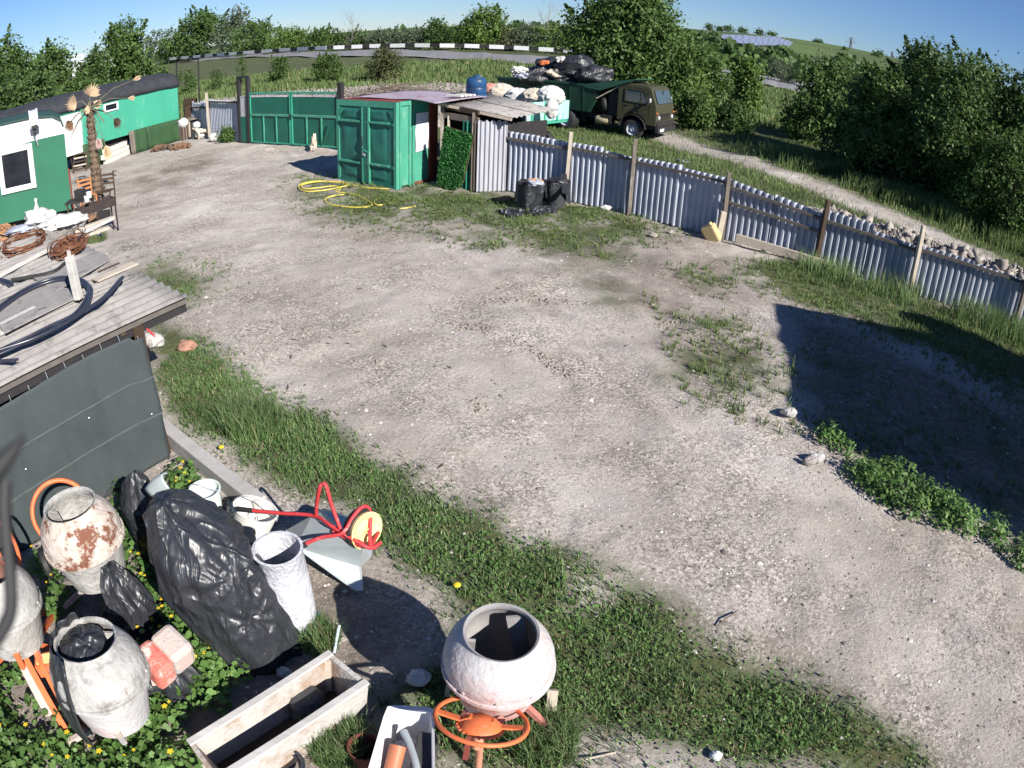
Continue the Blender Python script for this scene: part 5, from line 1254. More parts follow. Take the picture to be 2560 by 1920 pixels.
# cab: side outline moved across the width, with openings left for the glass
cabp = [(5.02, 0, .88), (5.02, 0, 2.46), (5.10, 0, 2.60), (5.30, 0, 2.68), (6.50, 0, 2.66), (6.66, 0, 2.56), (6.96, 0, 1.78), (7.02, 0, 1.05), (6.98, 0, .80), (6.48, 0, .80), (6.42, 0, .98), (6.30, 0, 1.14), (6.05, 0, 1.25), (5.65, 0, 1.25), (5.40, 0, 1.14), (5.28, 0, .98), (5.22, 0, .86)]
cab = MB().prism(cabp, (0, -1.15, 0), (0, 1.15, 0)).build('cab', olive, tk, bevel=.035)
for s in (-1, 1):
    y = s * 1.152; o = s * .012
    MB().prism([(5.40, y, 1.84), (5.42, y, 2.42), (6.38, y, 2.42), (6.58, y, 1.80)], (0, 0, 0), (0, o, 0)).build('side_window', glass2, cab)
    mb = MB(); P = [(5.40, 1.84), (5.42, 2.42), (6.38, 2.42), (6.58, 1.80)]
    for i in range(4):
        a, b = P[i], P[(i + 1) % 4]; mb.bar((a[0], y + o, a[1]), (b[0], y + o, b[1]), .05, .035)
    mb.bar((6.22, y + o, 1.82), (6.20, y + o, 2.42), .035, .02)
    mb.build('window_frame', olive, cab)
    mb = MB(); P = [(5.32, 1.30), (5.30, 2.50), (6.42, 2.50), (6.66, 1.74), (6.62, 1.30), (6.36, 1.30)]
    for i in range(6):
        a, b = P[i], P[(i + 1) % 6]; mb.bar((a[0], y, a[1]), (b[0], y, b[1]), .012, .012)
    mb.build('door_seam', blk, cab)
    MB().b2((5.42, y, 1.62), (5.58, y + s * .03, 1.66)).build('door_handle', blk, cab)
    # mirror on an arm
    mr_ = MB().tube([(6.62, y, 1.70), (6.75, y + s * .18, 1.80), (6.70, y + s * .22, 2.2), (6.55, y, 2.40)], .014, 6).build('mirror_arm', blk, tk)
    MB().lathe([(0, -.03), (.10, -.02), (.11, .02), (0, .03)], 14, (6.73, y + s * .22, 2.02), (1, 0, 0)).build('mirror', galv3, mr_)
    # wheel arch
    mb = MB(); n = 14
    arc = [(5.85 + .66 * math.cos(t), .56 + .66 * math.sin(t)) for t in np.linspace(0.05, math.pi * .98, n)]
    for i in range(n - 1): mb.bar((arc[i][0], s * 1.06, arc[i][1]), (arc[i + 1][0], s * 1.06, arc[i + 1][1]), .36, .03, upv=(0, 0, 1) if abs(arc[i][0] - 5.85) < .3 else (1, 0, 0))
    mb.build('wheel_arch', blk, tk)
ws = MB().add([(6.985 - .10 * ((z - 1.84) / .7) * 2.75 + .0, y, z) for (y, z) in ((-.98, 1.86), (.98, 1.86), (.94, 2.46), (-.94, 2.46))], [(0, 1, 2, 3)]).build('windscreen', glass2, cab, solid=.02)
MB().b2((6.80, -.02, 1.86), (6.84, .02, 2.46)).build('windscreen_bar', olive, cab)
mb = MB()
for k in range(6): mb.b2((7.0, -.62, 1.08 + .055 * k), (7.035, .62, 1.105 + .055 * k))
mb.build('grille', blk, cab)
MB().b2((7.0, -1.10, .80), (7.06, 1.10, 1.02)).build('lower_panel', blk, cab)
for s in (-1, 1):
    MB().lathe([(0, .06), (.07, .055), (.10, .03), (.11, 0)], 16, (7.02, s * .86, 1.20), (1, 0, 0)).build('headlight', galv3, cab, smooth=True)
    MB().lathe([(0, .05), (.04, .04), (.05, 0)], 12, (7.0, s * 1.10, 1.42), (1, 0, 0)).build('indicator', orange, cab)
bm = MB().b2((6.98, -1.18, .50), (7.16, 1.18, .78)).build('bumper', blk, tk, bevel=.02)
MB().b2((7.162, -.95, .56), (7.17, -.45, .70)).build('number_plate', white, bm)
MB().b2((5.1, -1.0, .62), (6.9, 1.0, .80)).build('engine_tray', blk, tk)
MB().b2((5.75, -.18, 2.66), (6.05, .18, 2.74)).build('roof_hatch', olive, cab)
for y in (-.75, .75): MB().lathe([(.0, 0), (.16, 0), (.2, .06), (.2, .64), (.16, .7), (0, .7)], 16, (3.9, y * 1.25, .72), (1, 0, 0)).build('fuel_tank', M_('beige tank', (.36, .32, .20), None, 4, .7), tk, smooth=True)
MB().b2((4.25, -1.1, .6), (4.75, -.7, 1.0)).build('battery_box', blk, tk)
# tipper body
bp_ = [(.1, 1.05), (4.3, 1.05)]
def wall_quad(P, name, m, th_=.05):
    a, b, c, d = [Vector(p) for p in P]; n_ = (b - a).cross(d - a).normalized() * th_
    return MB().add([a, b, c, d, a + n_, b + n_, c + n_, d + n_], [(3, 2, 1, 0), (4, 5, 6, 7), (0, 1, 5, 4), (1, 2, 6, 5), (2, 3, 7, 6), (3, 0, 4, 7)]).build(name, m, tk)
bdy = MB().b2((-1.3, -.95, 1.0), (3.5, .95, 1.12)).build('tipper_floor', dumpg, tk)
for s in (-1, 1):
    sd = wall_quad([(-1.3, s * .95, 1.05), (3.5, s * .95, 1.05), (4.05, s * 1.22, 2.36), (-1.6, s * 1.22, 2.36)], 'tipper_side', dumpg)
    for k in range(7):
        x = -1.0 + k * .70; MB().bar((x, s * .97, 1.05), (x + .03 * k - .1, s * 1.25, 2.34), .08, .06).build('rib', dumpg, sd)
    MB().bar((-1.62, s * 1.24, 2.36), (4.08, s * 1.24, 2.37), .09, .09).build('top_rail', dumpg, sd)
wall_quad([(3.5, -.95, 1.05), (3.5, .95, 1.05), (4.08, 1.22, 2.34), (4.08, -1.22, 2.34)], 'headboard', dumpg)
wall_quad([(-1.3, .95, 1.05), (-1.3, -.95, 1.05), (-1.6, -1.2, 2.34), (-1.6, 1.2, 2.34)], 'tailgate', dumpg)
cn = wall_quad([(3.3, -1.26, 2.40), (3.3, 1.2, 2.40), (5.85, 1.12, 2.92), (5.85, -1.16, 2.92)], 'cab_canopy', dumpg)
MB().add([(3.3, -1.27, 2.40), (5.85, -1.17, 2.92), (5.75, -1.20, 2.80), (4.15, -1.27, 2.18), (3.3, -1.27, 2.25)], [(0, 1, 2, 3, 4)]).build('canopy_skirt', dumpg, cn, solid=.03)
MB().b2((4.45, -.9, 1.0), (4.95, .9, 2.2)).build('air_intake', blk, tk)
MB().lathe([(.2, -.14), (.44, -.15), (.50, -.10), (.50, .10), (.44, .15), (.2, .14)], 22, (4.25, -.55, 1.5), (1, 0, .2)).build('spare_wheel', rubber, tk, smooth=True)
for y in (-1.1, -.4, .4, 1.1): MB().bar((3.9, y, 1.75), (5.5, y * .98, 2.78), .05, .05).build('canopy_rib', woodp, tk)
# load of bags
def bag(px, py, r, rad, label, m=plastic_b, seed=1, amp=.22, name='rubbish_bag', cat='bag', group='black bags heaped on the truck'):
    p = GR(px, py, r); o = blob((0, 0, 0), rad, seed, amp, 1.6, 34, 22).build(name, m, smooth=True); o.location = p - Vector((0, 0, rad[2] * 1.05)); return tag(o, label, cat, group)
r0 = math.hypot(org.x + th.x * 2, org.y + th.y * 2)
bag(1162, 164, r0, (.80, .7, .48), 'low wide black bag at the left end of the truck load', seed=2)
bag(1196, 140, r0 + .6, (.85, .7, .42), 'black bag with white scraps on top of the left part of the truck load', seed=3)
bag(1245, 148, r0 - .3, (.95, .8, .55), 'biggest black bag in the middle of the truck load, highest of all', seed=4)
bag(1283, 166, r0 - 1.0, (.85, .7, .52), 'black bag nearest the truck cab with grey glinting folds', seed=5)
bag(1222, 178, r0 - .3, (.7, .6, .35), 'dark bag low at the front edge of the truck load', seed=6)
for i, (px_, py_, rd, m, lb) in enumerate([(1122, 154, .26, whitec, 'white scrap of film at the far left end of the truck load'), (1214, 131, .22, whitec, 'white scrap wedged between the top bags on the truck'), (1203, 160, .34, creamc, 'pale crumpled papers between the two left bags on the truck'), (1128, 165, .28, galv2, 'grey bundle under the white scrap at the left end of the truck load'), (1175, 136, .16, M_('orange scrap', (.6, .16, .06), None, 4, .6), 'small orange scrap on the left bags of the truck load')]):
    bag(px_, py_, r0 - .5, (rd * 1.3, rd, rd * .7), lb, m, 20 + i, .35, 'scrap', 'scrap', 'scraps among the bags on the truck')

# ================================================================== turquoise trailer on the left
LT = 10.5
A = Vector((-14.85, 27.78, 0)); dA = Vector((.347, .938, 0)); O = A - dA * LT
tr = thing('site_trailer', 'long turquoise site trailer with black felt roof and green skirts on the left', 'trailer', O, math.atan2(dA.y, dA.x))
zt = 2.55
MB().b2((0, 0, .85), (LT, 2.4, zt)).build('wall', turq, tr)
mb = MB(); n = 14
prof = [(-.06, zt - .12), (-.05, zt + .12), (.15, zt + .34), (.5, zt + .47), (1.2, zt + .55), (1.9, zt + .47), (2.3, zt + .3), (2.46, zt + .05), (2.46, zt - .12)]
mb.grid(lambda u, v: Vector(((LT + .12) * u - .06, np.interp(v * 8, range(9), [p[0] for p in prof]) +   .008 * math.sin(u * 50 + v * 6), np.interp(v * 8, range(9), [p[1] for p in prof]) + .012 * math.sin(u * 23 + v * 9) + .02 * mnoise.noise(Vector((u * 30, v * 5, 1))))), 60, 17)
mb.build('roof', blktarp, tr, smooth=True, solid=.03)
mb = MB().add([(LT + .06, p[0], p[1]) for p in prof], [tuple(range(9))]); mb.build('roof_end', blktarp, tr)
(x0, z1), (x1, z0) = PP(tr, 222, 214, 0), PP(tr, 255, 236, 0)
x0, x1 = min(x0, x1), max(x0, x1); z0, z1 = 2.02, 2.36
f = MB(); f.b2((x0, -.05, z0), (x0 + .09, .01, z1)); f.b2((x1 - .09, -.05, z0), (x1, .01, z1)); f.b2((x0 + .09, -.048, z0), (x1 - .09, .01, z0 + .06)); f.b2((x0 + .09, -.048, z1 - .06), (x1 - .09, .01, z1)); fr = f.build('window', white, tr)
MB().b2((x0 + .09, -.02, z0 + .06), (x1 - .09, -.008, z1 - .06)).build('pane', glass, fr)
xw, _ = PP(tr, 178, 290, 0)
MB().b2((xw - 2.2, -.03, .7), (xw, -.002, 2.32)).build('white_panel', white, tr)
MB().b2((xw - .02, -.05, .7), (xw + .05, .0, 2.40)).build('corner_strip', turq2, tr)
MB().b2((xw - 4, -.02, 2.32), (xw + .0, .0, zt)).build('upper_panel', gate_g, tr)
for (a, b, c_) in ((PP(tr, 179, 340)[0], PP(tr, 227, 340)[0], darkgreen), (PP(tr, 279, 320)[0], PP(tr, 290, 320)[0], wood), (PP(tr, 290, 320)[0], PP(tr, 318, 320)[0], darkgreen), (PP(tr, 318, 320)[0], LT, darkgreen)):
    MB().grid(lambda u, v: Vector((a + (b - a) * u, -.06 - .10 * (1 - v) + .035 * math.sin(u * (b - a) * 9) * (1 - v), .0 + .98 * v)), max(8, int((b - a) * 8)), 6).build('skirt', c_, tr, smooth=True, solid=.012)
MB().b2((.2, .3, .5), (LT - .2, 2.1, .86)).build('chassis', blk, tr)
for x in (2.2,):
    w_ = MB().lathe([(.15, -.1), (.42, -.12), (.46, -.05), (.46, .05), (.42, .12), (.15, .1)], 18, (x, .35, .46), (0, 1, 0)).build('wheel', rubber, tr, smooth=True)
# cinder block wall beside the trailer foot
pa, pb = G(232, 355), G(283, 332)
bw = thing('block_wall', 'low stack of pale building blocks against the foot of the turquoise trailer', 'wall', pa, heading(pa, pb))
Lb = (pb - pa).length
for row in range(3):
    x = -.15 * (row % 2); 
    while x < Lb - .1 - .12 * row:
        l = min(.46, Lb - .12 * row - x)
        if l > .12: MB().box((x + l / 2, .1 + random.uniform(-.01, .01), .10 + .205 * row), (l - .02, .2, .19)).build('block', M_('pale block', (.62, .60, .54), (.52, .50, .45), 5, .9, bump=.3), bw, bevel=.008)
        x += .46
# ================================================================== green and white cabin
B = Vector((-11.96, 15.43, 0)); A = B - Vector((math.cos(R(23)), math.sin(R(23)), 0)) * 3.5
cb = thing('site_cabin', 'green site cabin with white rounded gable and one white framed window', 'cabin', A, heading(A, B))
Wc = (B - A).length; Dc = 3.2; DV = Vector((-.30 * Dc, Dc, 0))
ov = [(x, 0, z) for x, z in ((0, .22), (Wc, .22), (Wc, 2.52), (Wc - .05, 2.68), (Wc - .30, 2.84), (Wc - .9, 2.93), (Wc * .42, 2.95), (.7, 2.88), (.2, 2.7), (0, 2.45))]
MB().prism(ov, (0, 0, 0), DV).build('wall', cabin_g, cb)
wf = [(PP(cb, x, y)) for x, y in ((5, 422), (2, 328), (77, 303), (80, 403))]
wx0, wx1 = wf[0][0], wf[3][0]; wz0, wz1 = (wf[0][1] + wf[3][1]) / 2, (wf[1][1] + wf[2][1]) / 2
# white gable panel: everything above a line that drops to the window
zl = PP(cb, 155, 285)[1]; zl2 = PP(cb, 85, 308)[1]
gp = [(-.0, -.012, 1.4), (wx1 + .05, -.012, 1.4), (wx1 + .08, -.012, zl2), (Wc + .01, -.012, zl), (Wc + .01, -.012, 2.53), (Wc - .05, -.012, 2.69), (Wc - .30, -.012, 2.85), (Wc - .9, -.012, 2.94), (Wc * .42, -.012, 2.96), (.7, -.012, 2.89), (.2, -.012, 2.71), (-.0, -.012, 2.46)]
gp[0] = (0, -.012, wz0 - .25); gp[1] = (wx0 - .25, -.012, wz0 - .25); gp.insert(2, (wx0 - .2, -.012, wz1 - .1)); gp[3] = (wx1 + .02, -.012, wz1 + .05)
MB().prism(gp, (0, 0, 0), (0, .010, 0)).build('white_gable', white, cb)
f = MB(); t_ = .15
f.b2((wx0, -.06, wz0), (wx0 + t_, 0, wz1)); f.b2((wx1 - t_, -.06, wz0), (wx1, 0, wz1)); f.b2((wx0 + t_, -.058, wz0), (wx1 - t_, 0, wz0 + t_)); f.b2((wx0 + t_, -.058, wz1 - t_), (wx1 - t_, 0, wz1))
fr = f.build('window', white, cb, bevel=.01)
MB().b2((wx0 + t_, -.03, wz0 + t_), (wx1 - t_, -.014, wz1 - t_)).build('pane', glass, fr)
rp2 = [(x, z + .03) for x, _, z in ov[2:]]
MB().grid(lambda u, v: Vector((np.interp(u * 7, range(8), [p[0] for p in rp2]) - .30 * Dc * v, -.06 + (Dc + .1) * v, np.interp(u * 7, range(8), [p[1] for p in rp2]))), 22, 8).build('roof', M_('dark green roofing', (.03, .07, .055), None, 3, .6), cb, smooth=True, solid=.04)
MB().b2((.3, .3, 0), (Wc - .9, Dc - .2, .22)).build('plinth', blk, cb)
MB().b2((Wc + .0, -.02, .2), (Wc + .03, .06, 1.35)).build('corner_strip', redox, cb)
# solar lamp fixed to the gable
lx, lz = PP(cb, 79, 300, -.1); 
lm = thing('solar_street_lamp', 'white solar street lamp on a short arm in front of the cabin gable', 'lamp', wmat(cb) @ Vector((lx, -.08, lz - .1)), cb.rotation_euler.z)
MB().tube([(0, .06, -.1), (0, -.05, .05), (0, -.12, .35)], .022, 8).build('arm', galv3, lm)
MB().lathe([(.03, 0), (.05, .05), (.05, .14), (.03, .18)], 12, (0, -.12, .22)).build('joint', blk, lm)
rotm = Matrix.Rotation(R(-10), 3, 'X') @ Matrix.Rotation(R(-5), 3, 'Y')
lc = Vector((.02, -.16, .66))
hs = MB().box(lc, (.27, .06, .54), rotm).build('lamp_head', M_('lamp violet edge', (.16, .15, .3), None, 4, .4), lm, bevel=.02)
MB().box(lc + rotm @ Vector((0, -.034, .03)), (.20, .01, .40), rotm).build('solar_face', lampp, hs)
for s in (-1, 1): MB().box(lc + rotm @ Vector((s * .115, -.033, .02)), (.024, .012, .50), rotm).build('lamp_rim', lampw, hs)
MB().box(lc + rotm @ Vector((0, -.034, -.215)), (.20, .012, .09), rotm).build('lens', blk, hs)
# ================================================================== dead palm
pb_ = G(213, 428); PHt = 2.75
pl = thing('palm_tree', 'dead fan palm with shaggy brown trunk and dry drooping leaves', 'palm', pb_)
g2 = random.Random(4)
mb = MB(); nn = 40
def pt(u, v):
    z = PHt * v; r = (.17 - .05 * v) * (1 + .12 * math.sin(v * 95) + .1 * mnoise.noise(Vector((math.cos(6.283 * u) * 2, math.sin(6.283 * u) * 2, z * 5))))
    return Vector((-.08 * v + math.cos(6.283 * u) * r, .1 * v + math.sin(6.283 * u) * r, z))
mb.grid(pt, 16, 70, True); mb.build('trunk', palmbark, pl, smooth=False)
mb = MB()
for k in range(90):
    v = g2.uniform(.05, 1); a = g2.uniform(0, 6.28); p = pt(a / 6.283, v); e = Vector((math.cos(a), math.sin(a), 0))
    mb.bar(p - e * .02, p + e * .055 + Vector((0, 0, .09)), .05, .012)
mb.build('bark_scales', palmbark, pl)
top = Vector((-.08, .1, PHt))
def frond(tip, fan, name='frond', col=palmleaf, droop=0.0, fold=.0):
    tip = Vector(tip); mid = top.lerp(tip, .55) + Vector((0, 0, .12))
    st = MB().tube([top, mid, tip], [.02, .014, .009], 5).build(name, palmstem, pl)
    if fan:
        d = (tip - mid).normalized(); u = d.cross(Vector((-.58, .81, -.1))).normalized(); v_ = u.cross(d).normalized(); mb = MB()
        for k in range(11):
            a = (k - 5) * .23 * (1 - fold); dd = (d * math.cos(a) + u * math.sin(a)); L_ = fan * (1 - .25 * abs(a)) * g2.uniform(.85, 1.05)
            e = tip + dd * L_ - Vector((0, 0, droop * L_)); w_ = (u * math.cos(a) - d * math.sin(a)) * fan * .085
            mb.add([tip, tip + dd * L_ * .55 + w_ + v_ * .02, e, tip + dd * L_ * .55 - w_ - v_ * .02], [(0, 1, 2, 3)])
        mb.build('fan', col, st)
cx = Matrix.Rotation(0, 3, 'Z')
frond(top + Vector((.05, 0, .36)), .46); frond(top + Vector((-.42, -.1, .26)), .44); frond(top + Vector((.12, .05, .18)), .34, fold=.5)
frond(top + Vector((.02, -.1, .12)), .34, fold=.7); frond(top + Vector((1.35, .1, .12)), .28, fold=.75); frond(top + Vector((1.5, .2, .62)), .3, fold=.75)
frond(top + Vector((.95, -.1, -.42)), .30, col=woodd, droop=.4, fold=.4); frond(top + Vector((-.65, -.1, -.28)), .34, col=M_('brown palm leaf', (.22, .12, .07), None, 5, .9), droop=.4, fold=.3)
frond(top + Vector((.62, -.2, -1.15)), .34, droop=.7, fold=.5); frond(top + Vector((.36, -.2, -.9)), .26, col=M_('pinkish dry leaf', (.50, .36, .32), None, 5, .9), droop=.7, fold=.5)
for k in range(9):
    a = g2.uniform(0, 6.28); L_ = g2.uniform(.5, 1.1); frond(top + Vector((math.cos(a) * L_, math.sin(a) * L_ * .6, -g2.uniform(.1, .9) * L_ - .1)), 0)

# ================================================================== things round the palm
def chair(name, p, rz, m, label, h=.95):
    t = thing(name, label, 'chair', p, rz, None)
    for (x, y) in ((-.2, -.2), (.2, -.2)): MB().bar((x, y, 0), (x, y, .45), .035).build('leg', m, t)
    for x in (-.2, .2): MB().bar((x, .2, 0), (x, .28, h), .035).build('leg', m, t)
    mb = MB()
    for k in range(5): mb.b2((-.22, -.22 + .09 * k, .44), (.22, -.15 + .09 * k, .46))
    mb.build('seat', m, t)
    for k in range(3): MB().bar((-.2, .245 + .016 * k, .62 + .12 * k), (.2, .245 + .016 * k, .62 + .12 * k), .02, .06).build('back_slat', m, t)
    return t
chair('slatted_chair', G(232, 446), R(15), woodd, 'dark slatted wooden chair standing to the right of the palm trunk')
chair('slatted_chair', G(194, 456), R(50), orange_w, 'orange brown slatted chair just left of the palm trunk')
p = G(172, 372); t = thing('folding_rack', 'dark folded slatted rack leaning by the trailer left of the palm', 'rack', p, R(30))
for x in (-.28, .28): MB().bar((x, 0, 0), (x + .12, .35, .78), .04).build('rail', woodd, t); MB().bar((x, .3, 0), (x - .02, .05, .6), .035).build('leg', woodd, t)
for k in range(5): MB().bar((-.28 + .02 * k, .05 + .06 * k, .12 + .14 * k), (.28 + .02 * k, .05 + .06 * k, .12 + .14 * k), .02, .06).build('slat', woodp if k % 2 else woodd, t)
# barbecue trough on legs
p = G(259, 497); q = G(190, 520)
bb = thing('barbecue', 'rusty black barbecue trough on thin legs in front of the palm', 'barbecue', p, math.atan2(p.y - q.y, p.x - q.x) + R(8))
hb_ = .82; Lb = 1.05
bx_ = MB(); bx_.b2((-Lb, -.0, hb_ - .2), (0, .012, hb_)); bx_.b2((-Lb, .26, hb_ - .2), (0, .272, hb_)); bx_.b2((-Lb, .012, hb_ - .2), (-Lb + .012, .26, hb_)); bx_.b2((-.012, .012, hb_ - .2), (0, .26, hb_)); bx_.b2((-Lb + .012, .012, hb_ - .2), (-.012, .26, hb_ - .19))
bx_.build('fire_box', M_('rusty black steel', (.05, .035, .03), (.025, .02, .02), 6, .8), bb)
for (x, y) in ((-.03, .02), (-.03, .25), (-Lb + .03, .02), (-Lb + .03, .25)): MB().bar((x, y, 0), (x, y, hb_ - .2), .03).build('leg', blk, bb)
mb = MB().bar((-Lb, .02, .3), (-.03, .25, .32), .02); mb.build('brace', blk, bb)
for i, (px_, py_, lb) in enumerate([(193, 427, 'small white cup standing on the barbecue edge by the palm'), (188, 436, 'small white jar next to the white cup on the barbecue')]):
    p = GR(px_, py_, 16.4); o = MB().lathe([(0, 0), (.06, 0), (.07, .14), (.06, .14), (.05, .02), (0, .02)], 12, p).build('cup', white, smooth=True); tag(o, lb, 'cup')
p = G(178, 482); t = thing('small_table', 'small dark table cluttered with boxes beside the cabin corner', 'table', p, R(20))
for (x, y) in ((-.3, -.2), (.3, -.2), (-.3, .2), (.3, .2)): MB().bar((x, y, 0), (x, y, .6), .04).build('leg', woodd, t)
MB().b2((-.36, -.26, .6), (.36, .26, .64)).build('table_top', blk, t)
p = wmat(t) @ Vector((.05, 0, .64)); tag(MB().b2(p + Vector((-.14, -.1, 0)), p + Vector((.14, .1, .26))).build('box', blk, bevel=.01), 'black box standing on the small table by the cabin corner', 'box')
p = G(200, 488); tag(MB().box(p + Vector((0, 0, .14)), (.30, .26, .28), Matrix.Rotation(R(25), 3, 'Z')).build('wooden_box', M_('brown box', (.22, .13, .08), None, 5, .9), bevel=.01), 'small brown wooden box under the barbecue', 'box')
p = G(225, 475); tag(MB().box(p + Vector((0, 0, .12)), (.34, .24, .24), Matrix.Rotation(R(15), 3, 'Z')).build('steel_box', blk, bevel=.01), 'dark box on the ground behind the barbecue legs', 'box')

# ================================================================== dogs
def dog(p, rz, m, label, pose='stand', s=1.0):
    """one skinned body: spine, neck, head, four jointed legs, ears and tail"""
    if pose == 'stand':
        V = [(0, 0, .46), (.22, 0, .47), (.42, 0, .49), (.54, 0, .60), (.62, 0, .68), (.76, 0, .65), (-.16, 0, .47), (-.30, 0, .62), (-.34, 0, .78)]
        Rr = [.10, .105, .12, .075, .085, .04, .085, .03, .02]
        E = [(0, 1), (1, 2), (2, 3), (3, 4), (4, 5), (0, 6), (6, 7), (7, 8)]
        for sd in (-1, 1):
            y = .085 * sd
            b = len(V); V += [(.40, y, .32), (.40, y, .18), (.42, y, .03), (.47, y, .015)]; Rr += [.055, .035, .028, .028]; E += [(2, b), (b, b + 1), (b + 1, b + 2), (b + 2, b + 3)]
            b = len(V); V += [(-.10, y, .30), (-.22, y, .18), (-.18, y, .03), (-.12, y, .015)]; Rr += [.06, .032, .026, .026]; E += [(6, b), (b, b + 1), (b + 1, b + 2), (b + 2, b + 3)]
            b = len(V); V += [(.60, .06 * sd, .79)]; Rr += [.02]; E += [(4, b)]
    else:   # lying curled on one side
        V = [(0, 0, .13), (.2, .04, .14), (.38, .0, .14), (.48, -.12, .12), (.52, -.24, .10), (.47, -.36, .06), (-.2, .02, .12), (-.32, -.12, .06), (-.22, -.28, .04)]
        Rr = [.13, .13, .13, .085, .085, .04, .12, .035, .025]
        E = [(0, 1), (1, 2), (2, 3), (3, 4), (4, 5), (0, 6), (6, 7), (7, 8)]
        for sd in (-1, 1):
            b = len(V); V += [(.30, -.14, .06 + .02 * sd), (.22 + .06 * sd, -.30, .03)]; Rr += [.045, .03]; E += [(2, b), (b, b + 1)]
            b = len(V); V += [(-.10, -.16, .07), (.02 + .06 * sd, -.30, .03)]; Rr += [.055, .03]; E += [(6, b), (b, b + 1)]
            b = len(V); V += [(.55 + .03 * sd, -.20, .19)]; Rr += [.022]; E += [(4, b)]
    me = bpy.data.meshes.new('dog'); me.from_pydata([tuple(c * s for c in v) for v in V], E, []); o = bpy.data.objects.new('dog', me); COL.objects.link(o)
    sk = o.modifiers.new('skin', 'SKIN'); sub = o.modifiers.new('smooth', 'SUBSURF'); sub.levels = 2; sub.render_levels = 2
    for i, d in enumerate(me.skin_vertices[0].data): d.radius = (Rr[i] * s, Rr[i] * s); d.use_root = (i == 0)
    dg = bpy.context.evaluated_depsgraph_get(); m2 = bpy.data.meshes.new_from_object(o.evaluated_get(dg)); o.modifiers.clear(); o.data = m2
    m2.materials.clear(); m2.materials.append(m); m2.polygons.foreach_set('use_smooth', [True] * len(m2.polygons))
    o.location = p; o.rotation_euler = (0, 0, rz); return tag(o, label, 'dog')
dog(G(677, 327), R(100), dogw, 'cream dog standing in front of the gate with its tail raised', 'stand', .72)
dog(G(446, 300), R(200), dogw, 'pale dog standing by the corrugated fence left of the gate', 'stand', .8)
dog(G(342, 325), R(25), dogd, 'dark dog curled up asleep at the foot of the trailer skirt', 'lie', 1.0)
dog(G(385, 322), R(20), dogb, 'brown dog lying on the gravel near the trailer corner', 'lie', 1.0)
# kennel and odds and ends by the trailer end
ka, kb = G(394, 304), G(427, 296)
kn = thing('dog_kennel', 'small grey wooden kennel with flat roof at the end of the trailer', 'kennel', ka, heading(ka, kb)); Lk_ = (kb - ka).length
for k in range(6): MB().b2((Lk_ * k / 12, 0, 0), (Lk_ * (k + .85) / 12, .03, .82)).build('plank', wood if k % 2 else woodd, kn)
MB().b2((Lk_ * .5, .01, .0), (Lk_ * .56, .06, .82)).build('plank', woodp, kn)
MB().b2((Lk_ * .57, .05, .0), (Lk_, .09, .82)).build('opening', blk, kn)
MB().b2((0, .06, 0), (Lk_, .8, .80)).build('body', wood, kn); MB().b2((-.06, -.08, .83), (Lk_ + .06, .9, .88)).build('roof', wood, kn)
for i, (px_, py_, rd, lb) in enumerate([(396, 270, .22, 'round white bundle lying on the left end of the kennel roof'), (434, 296, .26, 'white drum bag standing right of the kennel'), (425, 272, .16, 'small white bag behind the right end of the kennel'), (462, 302, .2, 'low white bowl and rags on the ground by the pale dog')]):
    p = G(px_, py_ + 4, .0) if py_ > 285 else G(px_, py_ + 6, .85); o = crumple((0, 0, rd * .7), (rd * .9, rd * .8, rd * .75), 40 + i, .35).build('white_bundle', whitec, smooth=True); o.location = p; tag(o, lb, 'bundle')
# thin metal frame
fr_ = thing('goal_frame', 'thin rusty goal shaped metal frame standing on the grass behind the trailer', 'frame', GR(430, 216, 31.5))
q1, q2, q3 = GR(428, 128, 31.5), GR(431, 219, 31.5), GR(381, 134, 33); q4 = Vector((q3.x, q3.y, 0))
MB().bar(q1 + Vector((0, 0, .03)), (q2.x, q2.y, 0), .05).build('pole', blk, fr_, world=True); MB().bar(q1, q3, .05).build('crossbar', blk, fr_, world=True); MB().bar(q3, q4, .05).build('pole', blk, fr_, world=True)
# vehicles and sign on the road far left
p = GR(254, 146, 215)
vn = thing('white_car', 'tiny white car driving on the far road behind the left trees', 'car', p, R(25))
MB().prism([(-2.1, 0, .35), (-2.1, 0, .95), (-1.6, 0, 1.5), (.5, 0, 1.5), (1.2, 0, .95), (2.1, 0, .85), (2.1, 0, .35)], (0, -.85, 0), (0, .85, 0)).build('body', white, vn)
MB().prism([(-1.75, 0, 1.0), (-1.5, 0, 1.40), (.42, 0, 1.40), (1.0, 0, 1.0)], (0, -.87, 0), (0, .87, 0)).build('window', glass, vn)
for x in (-1.3, 1.3):
    for y in (-.8, .8): MB().lathe([(0, -.1), (.32, -.1), (.32, .1), (0, .1)], 12, (x, y, .32), (0, 1, 0)).build('wheel', rubber, vn)
p = GR(168, 135, 150)
sg = thing('white_sign', 'white blocky building top showing between the left trees', 'building', (p.x, p.y, 0), math.atan2(-p.x, p.y))
MB().b2((-1.3, -.6, 0), (1.3, 1.4, p.z + 1.6)).build('wall', white, sg)
for k in range(3): MB().b2((-1.1, -.65, p.z - .4 + .7 * k), (.9, -.60, p.z - .1 + .7 * k)).build('band', M_('blue grey band', (.30, .36, .45), None, 2, .6), sg)

